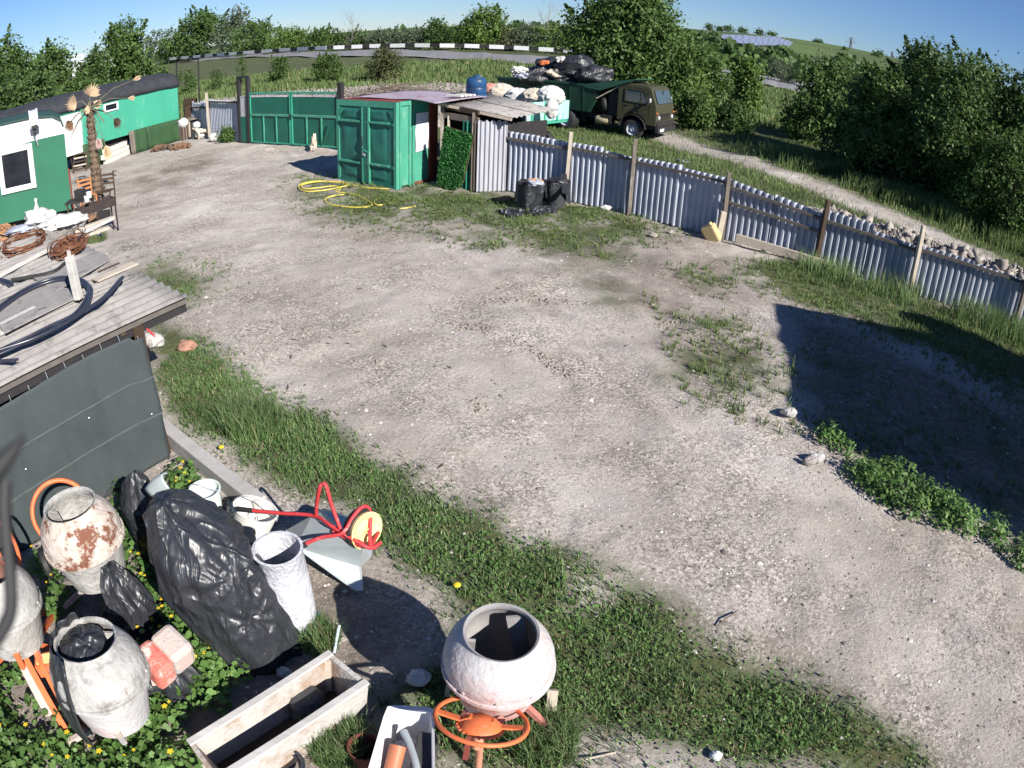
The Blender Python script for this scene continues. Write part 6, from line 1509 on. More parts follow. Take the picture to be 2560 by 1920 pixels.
# ================================================================== yellow hose and bits on the grass
def loop(c, rx, ry, a0, a1, n=26, rot=0, z=.02, wob=.03):
    out = []
    for i in range(n + 1):
        t = a0 + (a1 - a0) * i / n; x, y = rx * math.cos(t), ry * math.sin(t); cr, sr = math.cos(rot), math.sin(rot)
        out.append(Vector((c[0] + x * cr - y * sr + random.gauss(0, wob) * .3, c[1] + x * sr + y * cr + random.gauss(0, wob) * .3, z + .01 * math.sin(3 * t))))
    return out
c1, c2 = G(700, 403), G(745, 434)
pts = []
for k in range(3): pts += loop(c1 + Vector((.12 * k, .1 * k - .1, 0)), .95 - .12 * k, .40 + .08 * k, math.pi, 3.05 * math.pi, rot=-.25, z=.025 + .012 * k)
pts += [G(760, 400, .03), G(800, 405, .03), G(838, 408, .03)]
hz = [G(838, 408, .03), G(780, 404, .05), G(748, 412, .04), G(735, 418, .04)]
def smooth_pts(P, n=6):
    out = []; P = [Vector(p) for p in P]
    for i in range(len(P) - 1):
        p0, p1, p2, p3 = P[max(i - 1, 0)], P[i], P[i + 1], P[min(i + 2, len(P) - 1)]
        for k in range(n):
            t = k / n; out.append(.5 * ((2 * p1) + (p2 - p0) * t + (2 * p0 - 5 * p1 + 4 * p2 - p3) * t * t + (3 * p1 - p0 - 3 * p2 + p3) * t ** 3))
    return out + [P[-1]]
hp_ = smooth_pts([G(*q, .03) for q in ((840, 408), (790, 405), (740, 396), (690, 391), (655, 396), (645, 404), (660, 413), (700, 411), (745, 402), (752, 396), (720, 392), (680, 393), (652, 400), (662, 408), (720, 402), (735, 408), (725, 414), (765, 420), (800, 437), (800, 445), (770, 448), (720, 443), (702, 434), (712, 425), (745, 420))])
tag(MB().tube(hp_, .017, 7).build('garden_hose', yhose, smooth=True), 'yellow garden hose lying in tangled loops on the grass by the container', 'hose')
hp_ = smooth_pts([G(*q, .03) for q in ((832, 432), (815, 431), (808, 437), (815, 443), (835, 441), (850, 436))])
tag(MB().tube(hp_, .017, 7).build('garden_hose', yhose, smooth=True), 'short yellow hose loop separate from the big tangle', 'hose')
hp_ = smooth_pts([G(*q, .02) for q in ((862, 451), (880, 449), (900, 445))])
tag(MB().tube(hp_, .015, 6).build('garden_hose', yhose, smooth=True), 'straight yellow hose end lying farthest right in the grass', 'hose')
def rock(px, py, s, label, m=stone, name='rock', z=.0, cat='rock'):
    p = G(px, py, 0); o = blob((0, 0, s * .35), (s, s * .75, s * .55), int(px), .2, 1.3, 12, 8, ridged=False).build(name, m); o.location = (p.x, p.y, float(gz(p.x, p.y)[0]) + z); return tag(o, label, cat)
rock(1411, 513, .09, 'pale square stone on the soil in front of the corrugated fence')
rock(1448, 505, .07, 'small yellowish stone in the grass near the fence')
rock(1308, 457, .12, 'pale lump at the foot of the fence right of the tubs', whitec)
rock(327, 748, .20, 'flat pale stone slab beside the net wall', conc)
rock(405, 760, .14, 'reddish flat stone in the grass beside the net wall', M_('brick rubble', (.36, .2, .14), None, 6, .95))
rock(1648, 547, .06, 'white stone below the plank at the fence foot', white)
rock(1545, 1636, .05, 'white pebble lying in the dry grass near the bottom', white)
rock(1700, 905, .10, 'pale rubble lump at the near corner of the big shadow', conc)
rock(1760, 1000, .10, 'stone at the start of the lit weed row', conc)
rock(1745, 1012, .08, 'dark edged stone just below the lit weed row', stone)
# leaning yellow canister
p = G(1545, 522); t = thing('canister', 'yellowish plastic canister tipped against the fence post', 'canister', p + Vector((0, 0, .02)), R(-30)); t.rotation_euler = (R(18), R(-30), R(-40))
MB().b2((-.16, -.1, 0), (.16, .1, .38)).build('body', M_('old yellow plastic', (.48, .38, .18), (.40, .32, .18), 5, .6), t, bevel=.04)
MB().lathe([(0, 0), (.035, 0), (.035, .05), (0, .05)], 12, (.09, 0, .38)).build('cap', yel, t)
# black tubs with rags
for i, (px_, py_, rr_, hh_, lb) in enumerate([(1146, 450, .30, .58, 'left black rubbish tub draped with film by the fence'), (1200, 446, .27, .58, 'right dark grey rubbish tub filled with scraps by the fence')]):
    p = G(px_, py_); t = thing('rubbish_tub', lb, 'tub', p)
    m = plastic_b if i == 0 else M_('grey black plastic', (.05, .052, .056), None, 5, .5)
    MB().lathe([(0, .02), (rr_ * .8, .02), (rr_ * .84, .1), (rr_, hh_), (rr_ * 1.06, hh_ + .01), (rr_ * 1.02, hh_ - .03), (rr_ * .9, hh_ - .1), (0, hh_ - .12)], 22).build('tub_body', m, t, smooth=True)
    MB().grid(lambda u, v: Vector((math.cos(6.283 * u) * (rr_ * (1.0 + .12 * v) + .05 * math.sin(u * 38 + i)), math.sin(6.283 * u) * (rr_ * (1.0 + .12 * v) + .05 * math.sin(u * 38 + i)), hh_ + .05 - v * (.35 + .22 * math.sin(u * 12 + i * 2)))), 48, 6, True).build('liner', plastic_b, t, smooth=True)
    for k in range(3):
        o = blob((random.uniform(-.12, .12), random.uniform(-.12, .12), hh_ + .03), (.17, .14, .08), 60 + k + 5 * i, .35, 1.6, 16, 10); o.build('rag', [creamc, galv2, M_('orange rag', (.45, .25, .14), None, 5, .9)][k] if i == 0 else plastic_b, t, smooth=True)
mb = MB().bar(G(1221, 418, .45), G(1218, 376, .75), .14, .012); mb.bar(G(1205, 400, .5), G(1212, 385, .7), .1, .012); tag(mb.build('plastic_scrap', plastic_b), 'black plastic scrap sticking up from the right tub', 'scrap')
def film(P, label, name='ground_sheet', m=plastic_b, amp=.05, seed=0, cat='sheet', n=26):
    P = [Vector(p) for p in P]
    def fn(u, v):
        q = P[0].lerp(P[1], u).lerp(P[3].lerp(P[2], u), v); e = min(u, 1 - u, v, 1 - v)
        q = q + Vector((mnoise.noise(Vector((u * 3, v * 3, seed))) * .06, mnoise.noise(Vector((u * 3, v * 3, seed + 9))) * .06, 0))
        q.z += amp * (abs(mnoise.noise(Vector((u * 6, v * 6, seed + 4)))) + .4 * abs(mnoise.noise(Vector((u * 15, v * 15, seed))))) + .012 + float(gz(q.x, q.y)[0])
        return q
    return tag(MB().grid(fn, n, n).build(name, m, smooth=True, solid=.004), label, cat)
film([G(1070, 462), G(1122, 455), G(1148, 463), G(1105, 476)], 'dark grey tarpaulin crumpled on the ground left of the tubs', amp=.13, seed=3)
film([G(1135, 470), G(1200, 462), G(1215, 448), G(1150, 455)], 'black plastic film spread around the foot of the tubs', amp=.1, seed=5)
film([G(1060, 428), G(1100, 424), G(1112, 432), G(1075, 436)], 'brown rusty sheet lying flat before the tubs', m=M_('rusty sheet', (.16, .09, .06), (.09, .055, .04), 5, .9), amp=.05, seed=6)
film([G(1450, 335), G(1475, 340), G(1492, 352), G(1470, 350)], 'pale torn film in the grass outside the fence', m=greyp, amp=.12, seed=8)
# off-frame neighbours whose shadows fall across the yard
ba = Vector((4.31, 10.4, 0)) + SUN_H * (3.9 / math.tan(SUN_EL)); bb_ = Vector((3.32, 6.61, 0)) + SUN_H * (3.9 / math.tan(SUN_EL))
hs_ = thing('house', 'plain rendered house beside the yard just beyond the right edge', 'house', bb_, heading(bb_, ba))
Lh = (ba - bb_).length
MB().b2((0, -7, -.1), (Lh, 0, 3.75)).build('wall', conc, hs_)
MB().b2((-.0, -7.1, 3.75), (Lh + .0, 0.0, 3.9)).build('roof', slate, hs_)
f = MB().b2((1.2, 0, 1.1), (2.2, .03, 2.2)).build('window', white, hs_); MB().b2((1.27, .03, 1.17), (2.13, .035, 2.13)).build('pane', glass, f)
tb_ = Vector((7.15, 10.35, 0)) + SUN_H * (3.3 / math.tan(SUN_EL))
tk_ = thing('water_tank', 'round topped water tank on a stand beyond the right edge', 'tank', tb_)
MB().lathe([(0, 2.5), (.42, 2.5), (.46, 2.6), (.46, 3.1), (.3, 3.3), (0, 3.35)], 24).build('tank_body', galv, tk_, smooth=True)
MB().b2((-.38, -.38, 0), (.38, .38, 2.5)).build('stand', conc, tk_)

# ================================================================== lean-to with corrugated roof (lower left)
E1 = Vector((-.48, -.877, 0)).normalized(); E2 = Vector((-.83, .56, 0)).normalized(); R1 = G(405, 641, 1.56)
ls = thing('lean_to_shed', 'low shed with grey corrugated cement roof and dark net wall at the left', 'shed', (R1.x, R1.y, 0))
def RP(a, b, z=0): return R1 + E1 * a + E2 * b + Vector((0, 0, z + .018 * b))
def rsheet(b0, b1, a0, a1, dz, amp=.026, per=.177):
    mb = MB(); nb = int((b1 - b0) / per * 8) + 1
    mb.grid(lambda u, v: RP(a0 + (a1 - a0) * u, b0 + (b1 - b0) * v, dz + amp * math.sin(2 * math.pi * (b1 - b0) * v / per)), 10, nb)
    return mb.build('roof_sheet', slate, ls, world=True, smooth=True, solid=.008)
RA = 7.0
rsheet(0, 1.12, 0.0, 3.4, .0); rsheet(-.02, 1.10, 3.3, RA, .012); rsheet(1.06, 2.18, .12, 3.0, .02); rsheet(1.06, 2.18, 2.9, RA, .032); rsheet(2.1, 3.2, .05, 3.3, .04); rsheet(2.1, 3.2, 3.2, RA, .05); rsheet(3.12, 4.3, .25, 3.1, .06); rsheet(3.12, 4.3, 3.0, RA, .07)
# eave board and beams
MB().bar(RP(.0, .05, -.055), RP(RA, .05, -.055), .03, .05).build('eave_board', railw, ls, world=True)
MB().bar(RP(.0, .12, -.12), RP(RA, .12, -.12), .10, .12).build('beam', blk, ls, world=True)
MB().bar(RP(.3, 4.1, -.15), RP(RA, 4.1, -.15), .10, .12).build('beam', woodd, ls, world=True)
for a in (.8, 2.6, 4.4, 6.2): MB().bar(RP(a, .05, -.08), RP(a, 4.2, -.10), .06, .08).build('rafter', woodd, ls, world=True)
MB().bar(RP(3.05, -.02, -.14), RP(3.28, -.02, -.14), .12, .14).build('bracket', wood, ls, world=True)
seamm = M_('net seam', (.092, .105, .105), (.065, .078, .078), 9, .9)
NB = G(365, 985); NTp = NB + Vector((0, 0, 1.40))
for p in (NB + E2 * .05, NB + E1 * 2.2 + E2 * .05, NB + E2 * 3.6 - E1 * .1): MB().bar(p, p + Vector((0, 0, 1.48)), .08).build('post', woodd, ls, world=True)
def netp(u, v):
    a = 6.2 * u; z = 1.40 * v + .05 * math.sin(a * 2.1) * v - .10 * max(0, 1 - abs(a - .05) / .5) * v * 0
    top = 1.41 + .035 * math.sin(a * 1.7 + .6) - (.05 if a < .15 else 0)
    w_ = .03 * mnoise.noise(Vector((a * 1.6, v * 2.5, 3))) + .012 * mnoise.noise(Vector((a * 9, v * 3, 7)))
    edge = -.06 * math.sin(v * math.pi) * max(0, 1 - a / .4)
    p = NB + E1 * (a + edge * .6) + E2 * (-.03 + w_)
    return Vector((p.x, p.y, top * v + .005))
net = MB().grid(netp, 120, 40).build('net_wall', netm, ls, world=True, smooth=True, solid=.006)
for z in (.92, .52):
    MB().tube([Vector(netp(u, z / 1.35)) - E2 * .012 for u in np.linspace(0, .9, 40)], .006 if z in (.98, .4) else .010, 5).build('net_seam', seamm, net, world=True)
mb = MB()
for k in range(28): p = Vector(netp(.008 + k * .034, .985)); mb.tube([p, p + Vector((0, 0, .04 + .04 * abs(math.sin(k)))) + E2 * .04], .0025, 4)
mb.build('tie_wire', galv2, net, world=True)
mb = MB()
for (u, v) in ((.13, .62), (.26, .54), (.02, .42), (.21, .33), (.44, .52)):
    p = Vector(netp(u, v)) - E2 * .02; mb.lathe([(0, 0), (.008, .002), (.008, .006), (0, .008)], 8, p, -E2)
mb.build('net_peg', lampw, net, world=True)
# inner side wall behind the net keeps the inside dark; a blue scrap shows in the gap
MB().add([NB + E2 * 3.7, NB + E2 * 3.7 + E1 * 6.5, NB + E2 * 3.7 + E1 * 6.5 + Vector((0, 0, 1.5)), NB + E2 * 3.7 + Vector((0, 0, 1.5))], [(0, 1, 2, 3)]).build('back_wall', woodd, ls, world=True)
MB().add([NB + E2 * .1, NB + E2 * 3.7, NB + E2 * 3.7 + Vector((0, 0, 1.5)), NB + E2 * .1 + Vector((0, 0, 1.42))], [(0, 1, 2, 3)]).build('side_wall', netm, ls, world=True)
p = NB + E1 * .85 + E2 * .35 + Vector((0, 0, 1.36)); tag(MB().box(p, (.16, .10, .05), Matrix.Rotation(.6, 3, 'Z')).build('blue_scrap', M_('bright blue plastic', (.05, .25, .75), None, 4, .5)), 'bright blue plastic scrap in the gap above the net wall', 'scrap')
p = G(296, 706, 1.42); tag(MB().tube([p, p + Vector((.10, .02, -.03)), p + Vector((.2, .0, -.10))], .012, 6).build('red_cable', redp), 'short red cable end poking out at the top corner of the net wall', 'cable')
# ---- on the roof
def onroof(px, py, dz=.06):
    p = G(px, py, 1.60 + dz)
    for _ in range(3):
        b = (p - R1).dot(E2); p = G(px, py, 1.56 + .018 * b + dz)
    return p
def plank(q, w_, h_, label, m=whitew, dz=.08, name='plank'):
    tag(MB().bar(onroof(*q[0], dz), onroof(*q[1], dz), w_, h_).build(name, m, bevel=.004), label, 'plank')
plank(((-20, 606), (243, 472)), .05, .05, 'long thin white lath crossing the shed roof beside the wire coils', whitew, .10)
plank(((0, 703), (76, 665)), .07, .04, 'short white plank lying at the left of the shed roof', whitew, .06)
plank(((0, 722), (140, 652)), .035, .03, 'thin white lath beside the short white plank on the shed roof', whitew, .05)
plank(((205, 606), (292, 568)), .16, .02, 'grey board lying on the roof right of the white post', woodp, .07)
plank(((40, 660), (165, 603)), .02, .015, 'thin dark lath under the black hose on the shed roof', woodd, .05)
plank(((160, 500), (246, 470)), .10, .05, 'pale beam jutting past the back edge of the shed roof', woodp, .06)
plank(((165, 515), (235, 492)), .09, .04, 'second pale beam below the jutting one at the back of the shed roof', woodp, .02)
plank(((212, 588), (258, 568)), .02, .02, 'small dark rod on the grey board of the shed roof', woodd, .11)
# grey patch boards lying flat between the sheets
mb = MB().add([onroof(*q, .075) for q in ((70, 600), (215, 545), (240, 560), (120, 630))], [(0, 1, 2, 3)]); tag(mb.build('flat_board', slate, solid=.015), 'flat grey board lying under the rusty coil on the shed roof', 'board')
mb = MB().add([onroof(*q, .070) for q in ((-30, 665), (95, 615), (190, 632), (10, 720))], [(0, 1, 2, 3)]); tag(mb.build('flat_board', slate, solid=.015), 'big flat grey sheet lying inside the black hose loop', 'board')
# white post
p = onroof(170, 646, .06); tp = Vector((p.x, p.y, zpx((p.x, p.y), 553)))
pt_ = thing('white_post', 'white painted square post standing upright on the shed roof', 'post', p)
tl_ = Vector((-.02, .0, tp.z - p.z)); 
MB().bar((0, 0, 0), tl_, .085).build('shaft', whitew, pt_, bevel=.006)
MB().bar(tl_ - Vector((0, 0, .02)), tl_ + Vector((0, 0, .06)), .03).build('pin', whitew, pt_)
MB().bar(tl_ * .93 + Vector((-.05, 0, 0)), tl_ * .93 + Vector((.05, 0, 0)), .02, .05).build('bracket', whitew, pt_)
# black poly pipe coil
def coil(P, rr_, label, n=1, jit=.03, m=hosem, name='hose_coil', cat='hose', res=6):
    mb = MB()
    for k in range(n):
        oo = Vector(((k % 2) * 2.1 - 1, (k // 2) * 2.1 - 1, .0)) * rr_ * (1.0 if n > 1 else 0)
        Q = smooth_pts([Vector(p) + oo + Vector((random.gauss(0, jit * .35), random.gauss(0, jit * .35), .9 * rr_ * (k % 3))) for p in P], res); mb.tube(Q, rr_, 8)
    return tag(mb.build(name, m, smooth=True), label, cat)
P = [onroof(*q, .09) for q in ((-60, 720), (0, 668), (60, 628), (120, 607), (165, 607), (192, 622), (190, 650), (165, 685), (110, 712), (50, 742), (0, 765), (-60, 790))]
coil(P, .017, 'thick black pipe looping in a big coil round the white post on the roof', 4, .022)
P = [onroof(*q, .10) for q in ((266, 600), (230, 640), (190, 668), (140, 700), (70, 735), (0, 757))]; coil(P, .020, 'straight tail of black pipe running across the shed roof to the right', 2, .02)
P = [onroof(*q, .09) for q in ((25, 606), (70, 598), (115, 588), (140, 570), (155, 560))]; coil(P, .028, 'flat black rubber strip lying kinked behind the white post', 1, 0, rubber, 'rubber_strip', 'strip')
P = [onroof(*q, .09) for q in ((-40, 604), (0, 605), (20, 612), (27, 615))]; coil(P, .02, 'black pipe end at the left edge of the shed roof', 2, .02)
P = [onroof(*q, .08) for q in ((-10, 781), (20, 780), (38, 778))]; coil(P, .014, 'black cable end lying near the eave of the shed roof', 2, .015)
def wirecoil(cx, cy, rx, ry, n, label, rr_=.006, jit=.06, m=rust, dz=.07):
    c = onroof(cx, cy, dz); ex = onroof(cx + rx, cy - rx * .32, dz) - c; ey = onroof(cx, cy - ry, dz) - c; mb = MB()
    for k in range(n):
        s = random.uniform(1 - jit * 3, 1.05); a0 = random.uniform(0, 6.28); o_ = Vector((random.gauss(0, .02), random.gauss(0, .02), random.uniform(0, .10)))
        mb.tube([c + o_ + ex * (s * math.cos(a0 + t)) + ey * (s * math.sin(a0 + t)) + Vector((0, 0, .02 * math.sin(3 * t + k))) for t in np.linspace(0, 5.6, 26)], rr_, 5)
    return tag(mb.build('wire_coil', m), label, 'wire')
wirecoil(50, 531, 46, 17, 14, 'open ring of rusty wire lying at the back of the shed roof', .008, .04)
wirecoil(150, 540, 42, 17, 46, 'dense bundle of brown rusty wire right of the open ring', .006, .22)
wirecoil(10, 505, 26, 14, 10, 'tan rope heap beside the open rusty ring at the left edge', .02, .25, M_('tan rope', (.34, .18, .09), None, 8, .9))
wirecoil(165, 512, 20, 14, 3, 'thin black wire loop standing behind the rusty bundle', .005, .1, blk, .12)
P = [onroof(*q, .06) for q in ((0, 590), (30, 578), (60, 568), (90, 550), (95, 545), (70, 560), (40, 572))]; coil(P, .008, 'frayed pale string lying along the shed roof left of the rusty bundle', 3, .05, creamc, 'string', 'string')
for i, (px_, py_, rd, fl_, m, lb, nm) in enumerate([(86, 492, .26, .5, whitec, 'white pointed plastic bag slumped against the cabin foot', 'plastic_bag'), (126, 498, .32, .30, whitec, 'crumpled white film heap between the white bag and the black wire', 'plastic_film'), (155, 490, .30, .28, whitec, 'white sheet heap under the black wire loop at the cabin corner', 'plastic_film'), (45, 505, .25, .25, galv2, 'grey film scrap left of the white bag behind the wire ring', 'plastic_film')]):
    p = onroof(px_, py_, .1); o = blob((0, 0, 0), (rd, rd * .8, rd * fl_), 70 + i, .3, 1.7, 24, 14).build(nm, m, smooth=True); o.location = p; tag(o, lb, 'film' if nm != 'plastic_bag' else 'bag')
mb = MB().lathe([(.16, 0), (.10, .12), (.05, .22), (.015, .34), (.03, .40), (0, .42)], 16, onroof(84, 482, .05)); mb.v = [q + Vector((mnoise.noise(q * 9) * .03, mnoise.noise(q * 9 + Vector((5, 0, 0))) * .03, 0)) for q in mb.v]; tag(mb.build('bag_neck', whitec, smooth=True), 'twisted white neck of the plastic bag beside the cabin foot', 'bag')
mb = MB().tube([onroof(165, 480, .0), onroof(215, 470, .0) + Vector((0, 0, -.3))], .02, 6); tag(mb.build('pipe', galv3), 'thin grey pipe lying behind the beams at the roof corner', 'pipe')

# ================================================================== concrete kerb
ka, kb = G(366, 965, .0), G(556, 1120, .0); d = (kb - ka).normalized(); nrm = Vector((-d.y, d.x, 0))
mb = MB().bar(ka - d * .3 + Vector((0, 0, .10)) + nrm * .06, kb + d * .02 + Vector((0, 0, .10)) + nrm * .06, .15, .20)
tag(mb.build('concrete_kerb', conc, bevel=.012), 'pale concrete plinth beam running from the net wall to the wheelbarrow', 'kerb')

# ================================================================== cement mixers
def ringpts(c, axis, r, n=40, a0=0, a1=2 * math.pi):
    d, u, v = basis(axis); return [Vector(c) + r * (math.cos(t) * u + math.sin(t) * v) for t in np.linspace(a0, a1, n, endpoint=abs(a1 - a0) < 6.2)]
def mixer(label, base, drum_c, axis, m_drum, m_low, s=1.0, name='cement_mixer', inside=mix_in, frame=True, fm=redp, wheels=True, yaw=0.0):
    """drum, toothed belt, mouth, yoke and legs; drum_c is the middle of the widest band"""
    t = thing(name, label, 'cement mixer', base)
    c = Vector(drum_c) - Vector(base); ax = Vector(axis).normalized()
    prof = [(.0, -.36), (.16, -.36), (.24, -.34), (.30, -.10), (.325, -.03), (.335, 0)]
    up_ = [(.335, 0), (.340, .06), (.334, .12), (.314, .18), (.280, .235), (.240, .278), (.214, .298), (.212, .318), (.222, .326)]
    inn = [(.222, .326), (.208, .32), (.203, .296), (.235, .25), (.285, .15), (.30, .0), (.22, -.28), (0, -.3)]
    sc_ = lambda P: [(r * s, z * s) for r, z in P]
    MB().lathe(sc_(prof), 48, c, ax).build('drum_bottom', m_low, t, smooth=True)
    MB().lathe(sc_(up_), 48, c, ax).build('drum_top', m_drum, t, smooth=True)
    MB().lathe(sc_(inn), 48, c, ax).build('drum_inside', inside, t, smooth=True)
    MB().lathe(sc_([(.335, -.015), (.352, -.012), (.352, .018), (.335, .022)]), 48, c, ax).build('drum_seam', m_drum, t)
    d, u, v = basis(ax)
    for k in range(3):
        a = 2.1 * k + .4; e = math.cos(a) * u + math.sin(a) * v; f = -math.sin(a) * u + math.cos(a) * v
        MB().bar(c + (e * .20 + d * .25) * s, c + (e * .20 - d * .2 + f * .1) * s, .02, .10).build('blade', inside, t)
    mb = MB()
    for k in range(10):
        a = 2 * math.pi * k / 10; e = math.cos(a) * u + math.sin(a) * v; mb.lathe([(0, .0), (.012, .002), (.012, .012), (0, .014)], 6, c + (e * .335 + d * .045) * s, e)
    mb.build('bolt', m_drum, t)
    if frame:
        cy, sy = math.cos(yaw), math.sin(yaw); X_ = Vector((cy, sy, 0)); Y_ = Vector((-sy, cy, 0))
        low = c - ax * .40 * s; yk = MB()
        yk.tube([c - Y_ * .30 * s - Vector((0, 0, .2)), low - Y_ * .2, low, low + Y_ * .2, c + Y_ * .36 * s - Vector((0, 0, .15))], .026, 8); yk.build('yoke', fm, t)
        for a in (-1, 1):
            MB().bar(Vector((0, 0, 0)) + X_ * .30 * a + Y_ * .26, low + X_ * .12 * a, .04).build('leg', fm, t)
            MB().bar(Vector((0, 0, .1)) + X_ * .28 * a - Y_ * .26, low + X_ * .12 * a, .04).build('leg', fm, t)
        MB().bar(X_ * .30 + Y_ * .26 + Vector((0, 0, .02)), -X_ * .30 + Y_ * .26 + Vector((0, 0, .02)), .04).build('foot_bar', fm, t)
        if wheels:
            for a in (-1, 1):
                w_ = MB().lathe([(.05, -.035), (.12, -.04), (.15, -.02), (.15, .02), (.12, .04), (.05, .035)], 18, X_ * .30 * a + Y_ * .30 + Vector((0, 0, .15)), X_).build('wheel', rubber, t, smooth=True)
                MB().lathe([(0, -.03), (.06, -.03), (.06, .03), (0, .03)], 12, X_ * .30 * a + Y_ * .30 + Vector((0, 0, .15)), X_).build('rim', galv2, w_)
    return t, c, ax
# main white mixer
dc = G(1077, 1432, .74)
m1, c1_, a1_ = mixer('white cement mixer with faded red belly standing alone on the grass, mouth up', G(1078, 1520, 0), dc, (.03, -.05, 1), mix_w2, mix_low, .95, yaw=.1, fm=M_('faded red frame', (.42, .16, .13), None, 6, .7), inside=M_('dark drum inside', (.30, .29, .285), (.2, .19, .19), 6, .9))
tag(MB().bar(G(1190, 1535, .02), G(1195, 1490, .16), .07, .03).build('wood_block', woodp), 'grey wooden block wedged by the right wheel of the white mixer', 'block')
tag(MB().bar(G(965, 1500, .02), G(970, 1478, .16), .05, .03).build('wood_block', woodp), 'small pale wooden block at the left foot of the white mixer', 'block')
# orange steering wheel on its column
wc = G(1040, 1556, .66); na = Vector((.12, .42, .9)).normalized()
hw = thing('steering_wheel', 'orange painted steering wheel on a rusty column in front of the white mixer', 'steering wheel', G(1036, 1652, 0))
rw = (G(1141, 1560, .66) - G(939, 1548, .66)).length / 2
MB().tube(ringpts(wc, na, rw, 48), .014, 10, True).build('rim', orange, hw, world=True, smooth=True)
dd, uu, vv = basis(na); dirx = (Vector((1, -.10, 0)) - na * Vector((1, -.10, 0)).dot(na)).normalized(); diry = na.cross(dirx)
for s in (-1, 1): 
    mb = MB(); mb.bar(wc + dirx * s * rw * .97, wc + dirx * s * rw * .42 - na * .02 , .045, .012, upv=na); mb.bar(wc + dirx * s * rw * .44 - na * .02, wc + dirx * s * rw * .25 + na * .012, .045, .012, upv=na); mb.bar(wc + dirx * s * rw * .27 + na * .012, wc, .05, .014, upv=na); mb.build('spoke', orange, hw, world=True)
hub = MB().lathe([(0, .02), (.05, .018), (.10, -.01), (.125, -.04), (.125, -.05), (0, -.05)], 28, wc, na).build('hub', orange, hw, world=True, smooth=True)
mb = MB()
for k in range(26): a = 2 * math.pi * k / 26; e = math.cos(a) * dd.cross(uu) + math.sin(a) * uu; mb.box(wc - na * .045 + e * .128, (.014, .014, .014))
mb.build('gear_teeth', orange, hub, world=True)
MB().tube([wc - na * .03, wc - na * .18, G(1036, 1610, .30), G(1033, 1662, .05)], [.035, .035, .025, .022], 10).build('column', M_('rusty orange column', (.50, .22, .13), (.36, .17, .11), 12, .8, c3=(.40, .34, .30), t3=.6), hw, world=True, smooth=True)
MB().bar(wc - na * .12 + dirx * -.05, wc - na * .30 + dirx * -.05, .03, .02).build('bracket', redox, hw, world=True)
# rusty mixer at the back left
dc = G(181, 1165, .80)
m2, c2_, a2_ = mixer('rust patched cement mixer under the net wall, mouth tilted up', G(190, 1262, 0), dc, (-.05, .02, 1), mix_r, mix_w, 1.0, yaw=.8, fm=M_('grey splashed frame', (.36, .32, .30), None, 6, .8), inside=mix_w)
wcen = c2_ + Vector((-.27, .14, .10)); MB().tube(ringpts(wcen, (.62, -.62, .45), .25, 40), .020, 8, True).build('hand_wheel', orange, m2, smooth=True)
# mixer cut by the left edge
dc = G(8, 1312, .72)
m3, c3_, a3_ = mixer('cream cement mixer cut off by the left edge of the view', G(60, 1385, 0), dc, (-.02, .16, 1), mix_w, mix_w, .94, yaw=.6, fm=orange, inside=M_('rusty drum inside', (.30, .15, .10), (.16, .08, .06), 5, .9), wheels=False)
mb = MB().tube(ringpts(c3_ + Vector((-.15, .42, .2)), (.8, .5, .2), .20, 30), .018, 8, True); mb.build('hand_wheel', orange, m3, smooth=True)
for (p, q, w_, m) in (((30, 1372, .45), (150, 1590, .05), .05, orange), ((60, 1375, .45), (185, 1585, .08), .045, redd), ((72, 1400, .42), (175, 1590, .12), .04, orange), ((35, 1400, .40), (110, 1545, .10), .09, pinkh)):
    MB().bar(G(*p), G(*q), w_, .03).build('frame_bar', m, m3, world=True)
MB().b2((-.02, -.02, 0), (0, 0, 0)).build('x', orange, m3) if False else None
p = G(103, 1435, .30); bk3 = MB().box(p - m3.location, (.17, .13, .12), Matrix.Rotation(.5, 3, 'Z')).build('tool_tray', orange, m3)
MB().box(p - m3.location + Vector((0, 0, .055)), (.13, .09, .03), Matrix.Rotation(.5, 3, 'Z')).build('tray_inside', M_('pale yellow', (.6, .55, .25), None, 9, .8), bk3)
# mixer with a black bag in its mouth
dc = G(218, 1462, .62)
m4, c4_, a4_ = mixer('white cement mixer with a black bag stuffed in its mouth', G(228, 1545, 0), dc, (-.02, .14, 1), mix_w, mix_w2, 1.0, yaw=.5, fm=pinkh, wheels=False, inside=mix_w)
p = c4_ + a4_ * .30
MB().grid(lambda u, v: p + Vector((math.cos(6.283 * u) * .165 * v, math.sin(6.283 * u) * .165 * v, .05 * (1 - v * v) + .035 * mnoise.noise(Vector((math.cos(6.283 * u) * v * 3, math.sin(6.283 * u) * v * 3, 2))))) - Vector((.045, -.01, .03)), 40, 10, True).build('bag_in_mouth', plastic_b, m4, smooth=True)
o = MB().grid(lambda u, v: c4_ + Vector((math.cos(2.2 + 2.5 * u) * (.335 + .05 * math.sin(v * 3.1) + .02 * math.sin(u * 31)) * (1 - .42 * v * v), math.sin(2.2 + 2.5 * u) * (.36 + .05 * math.sin(v * 3.1) + .02 * math.sin(u * 27)) * (1 - .42 * v * v), -.42 + .82 * v)), 40, 14).build('draped_bag', plastic_b, m4, smooth=True, solid=.006)
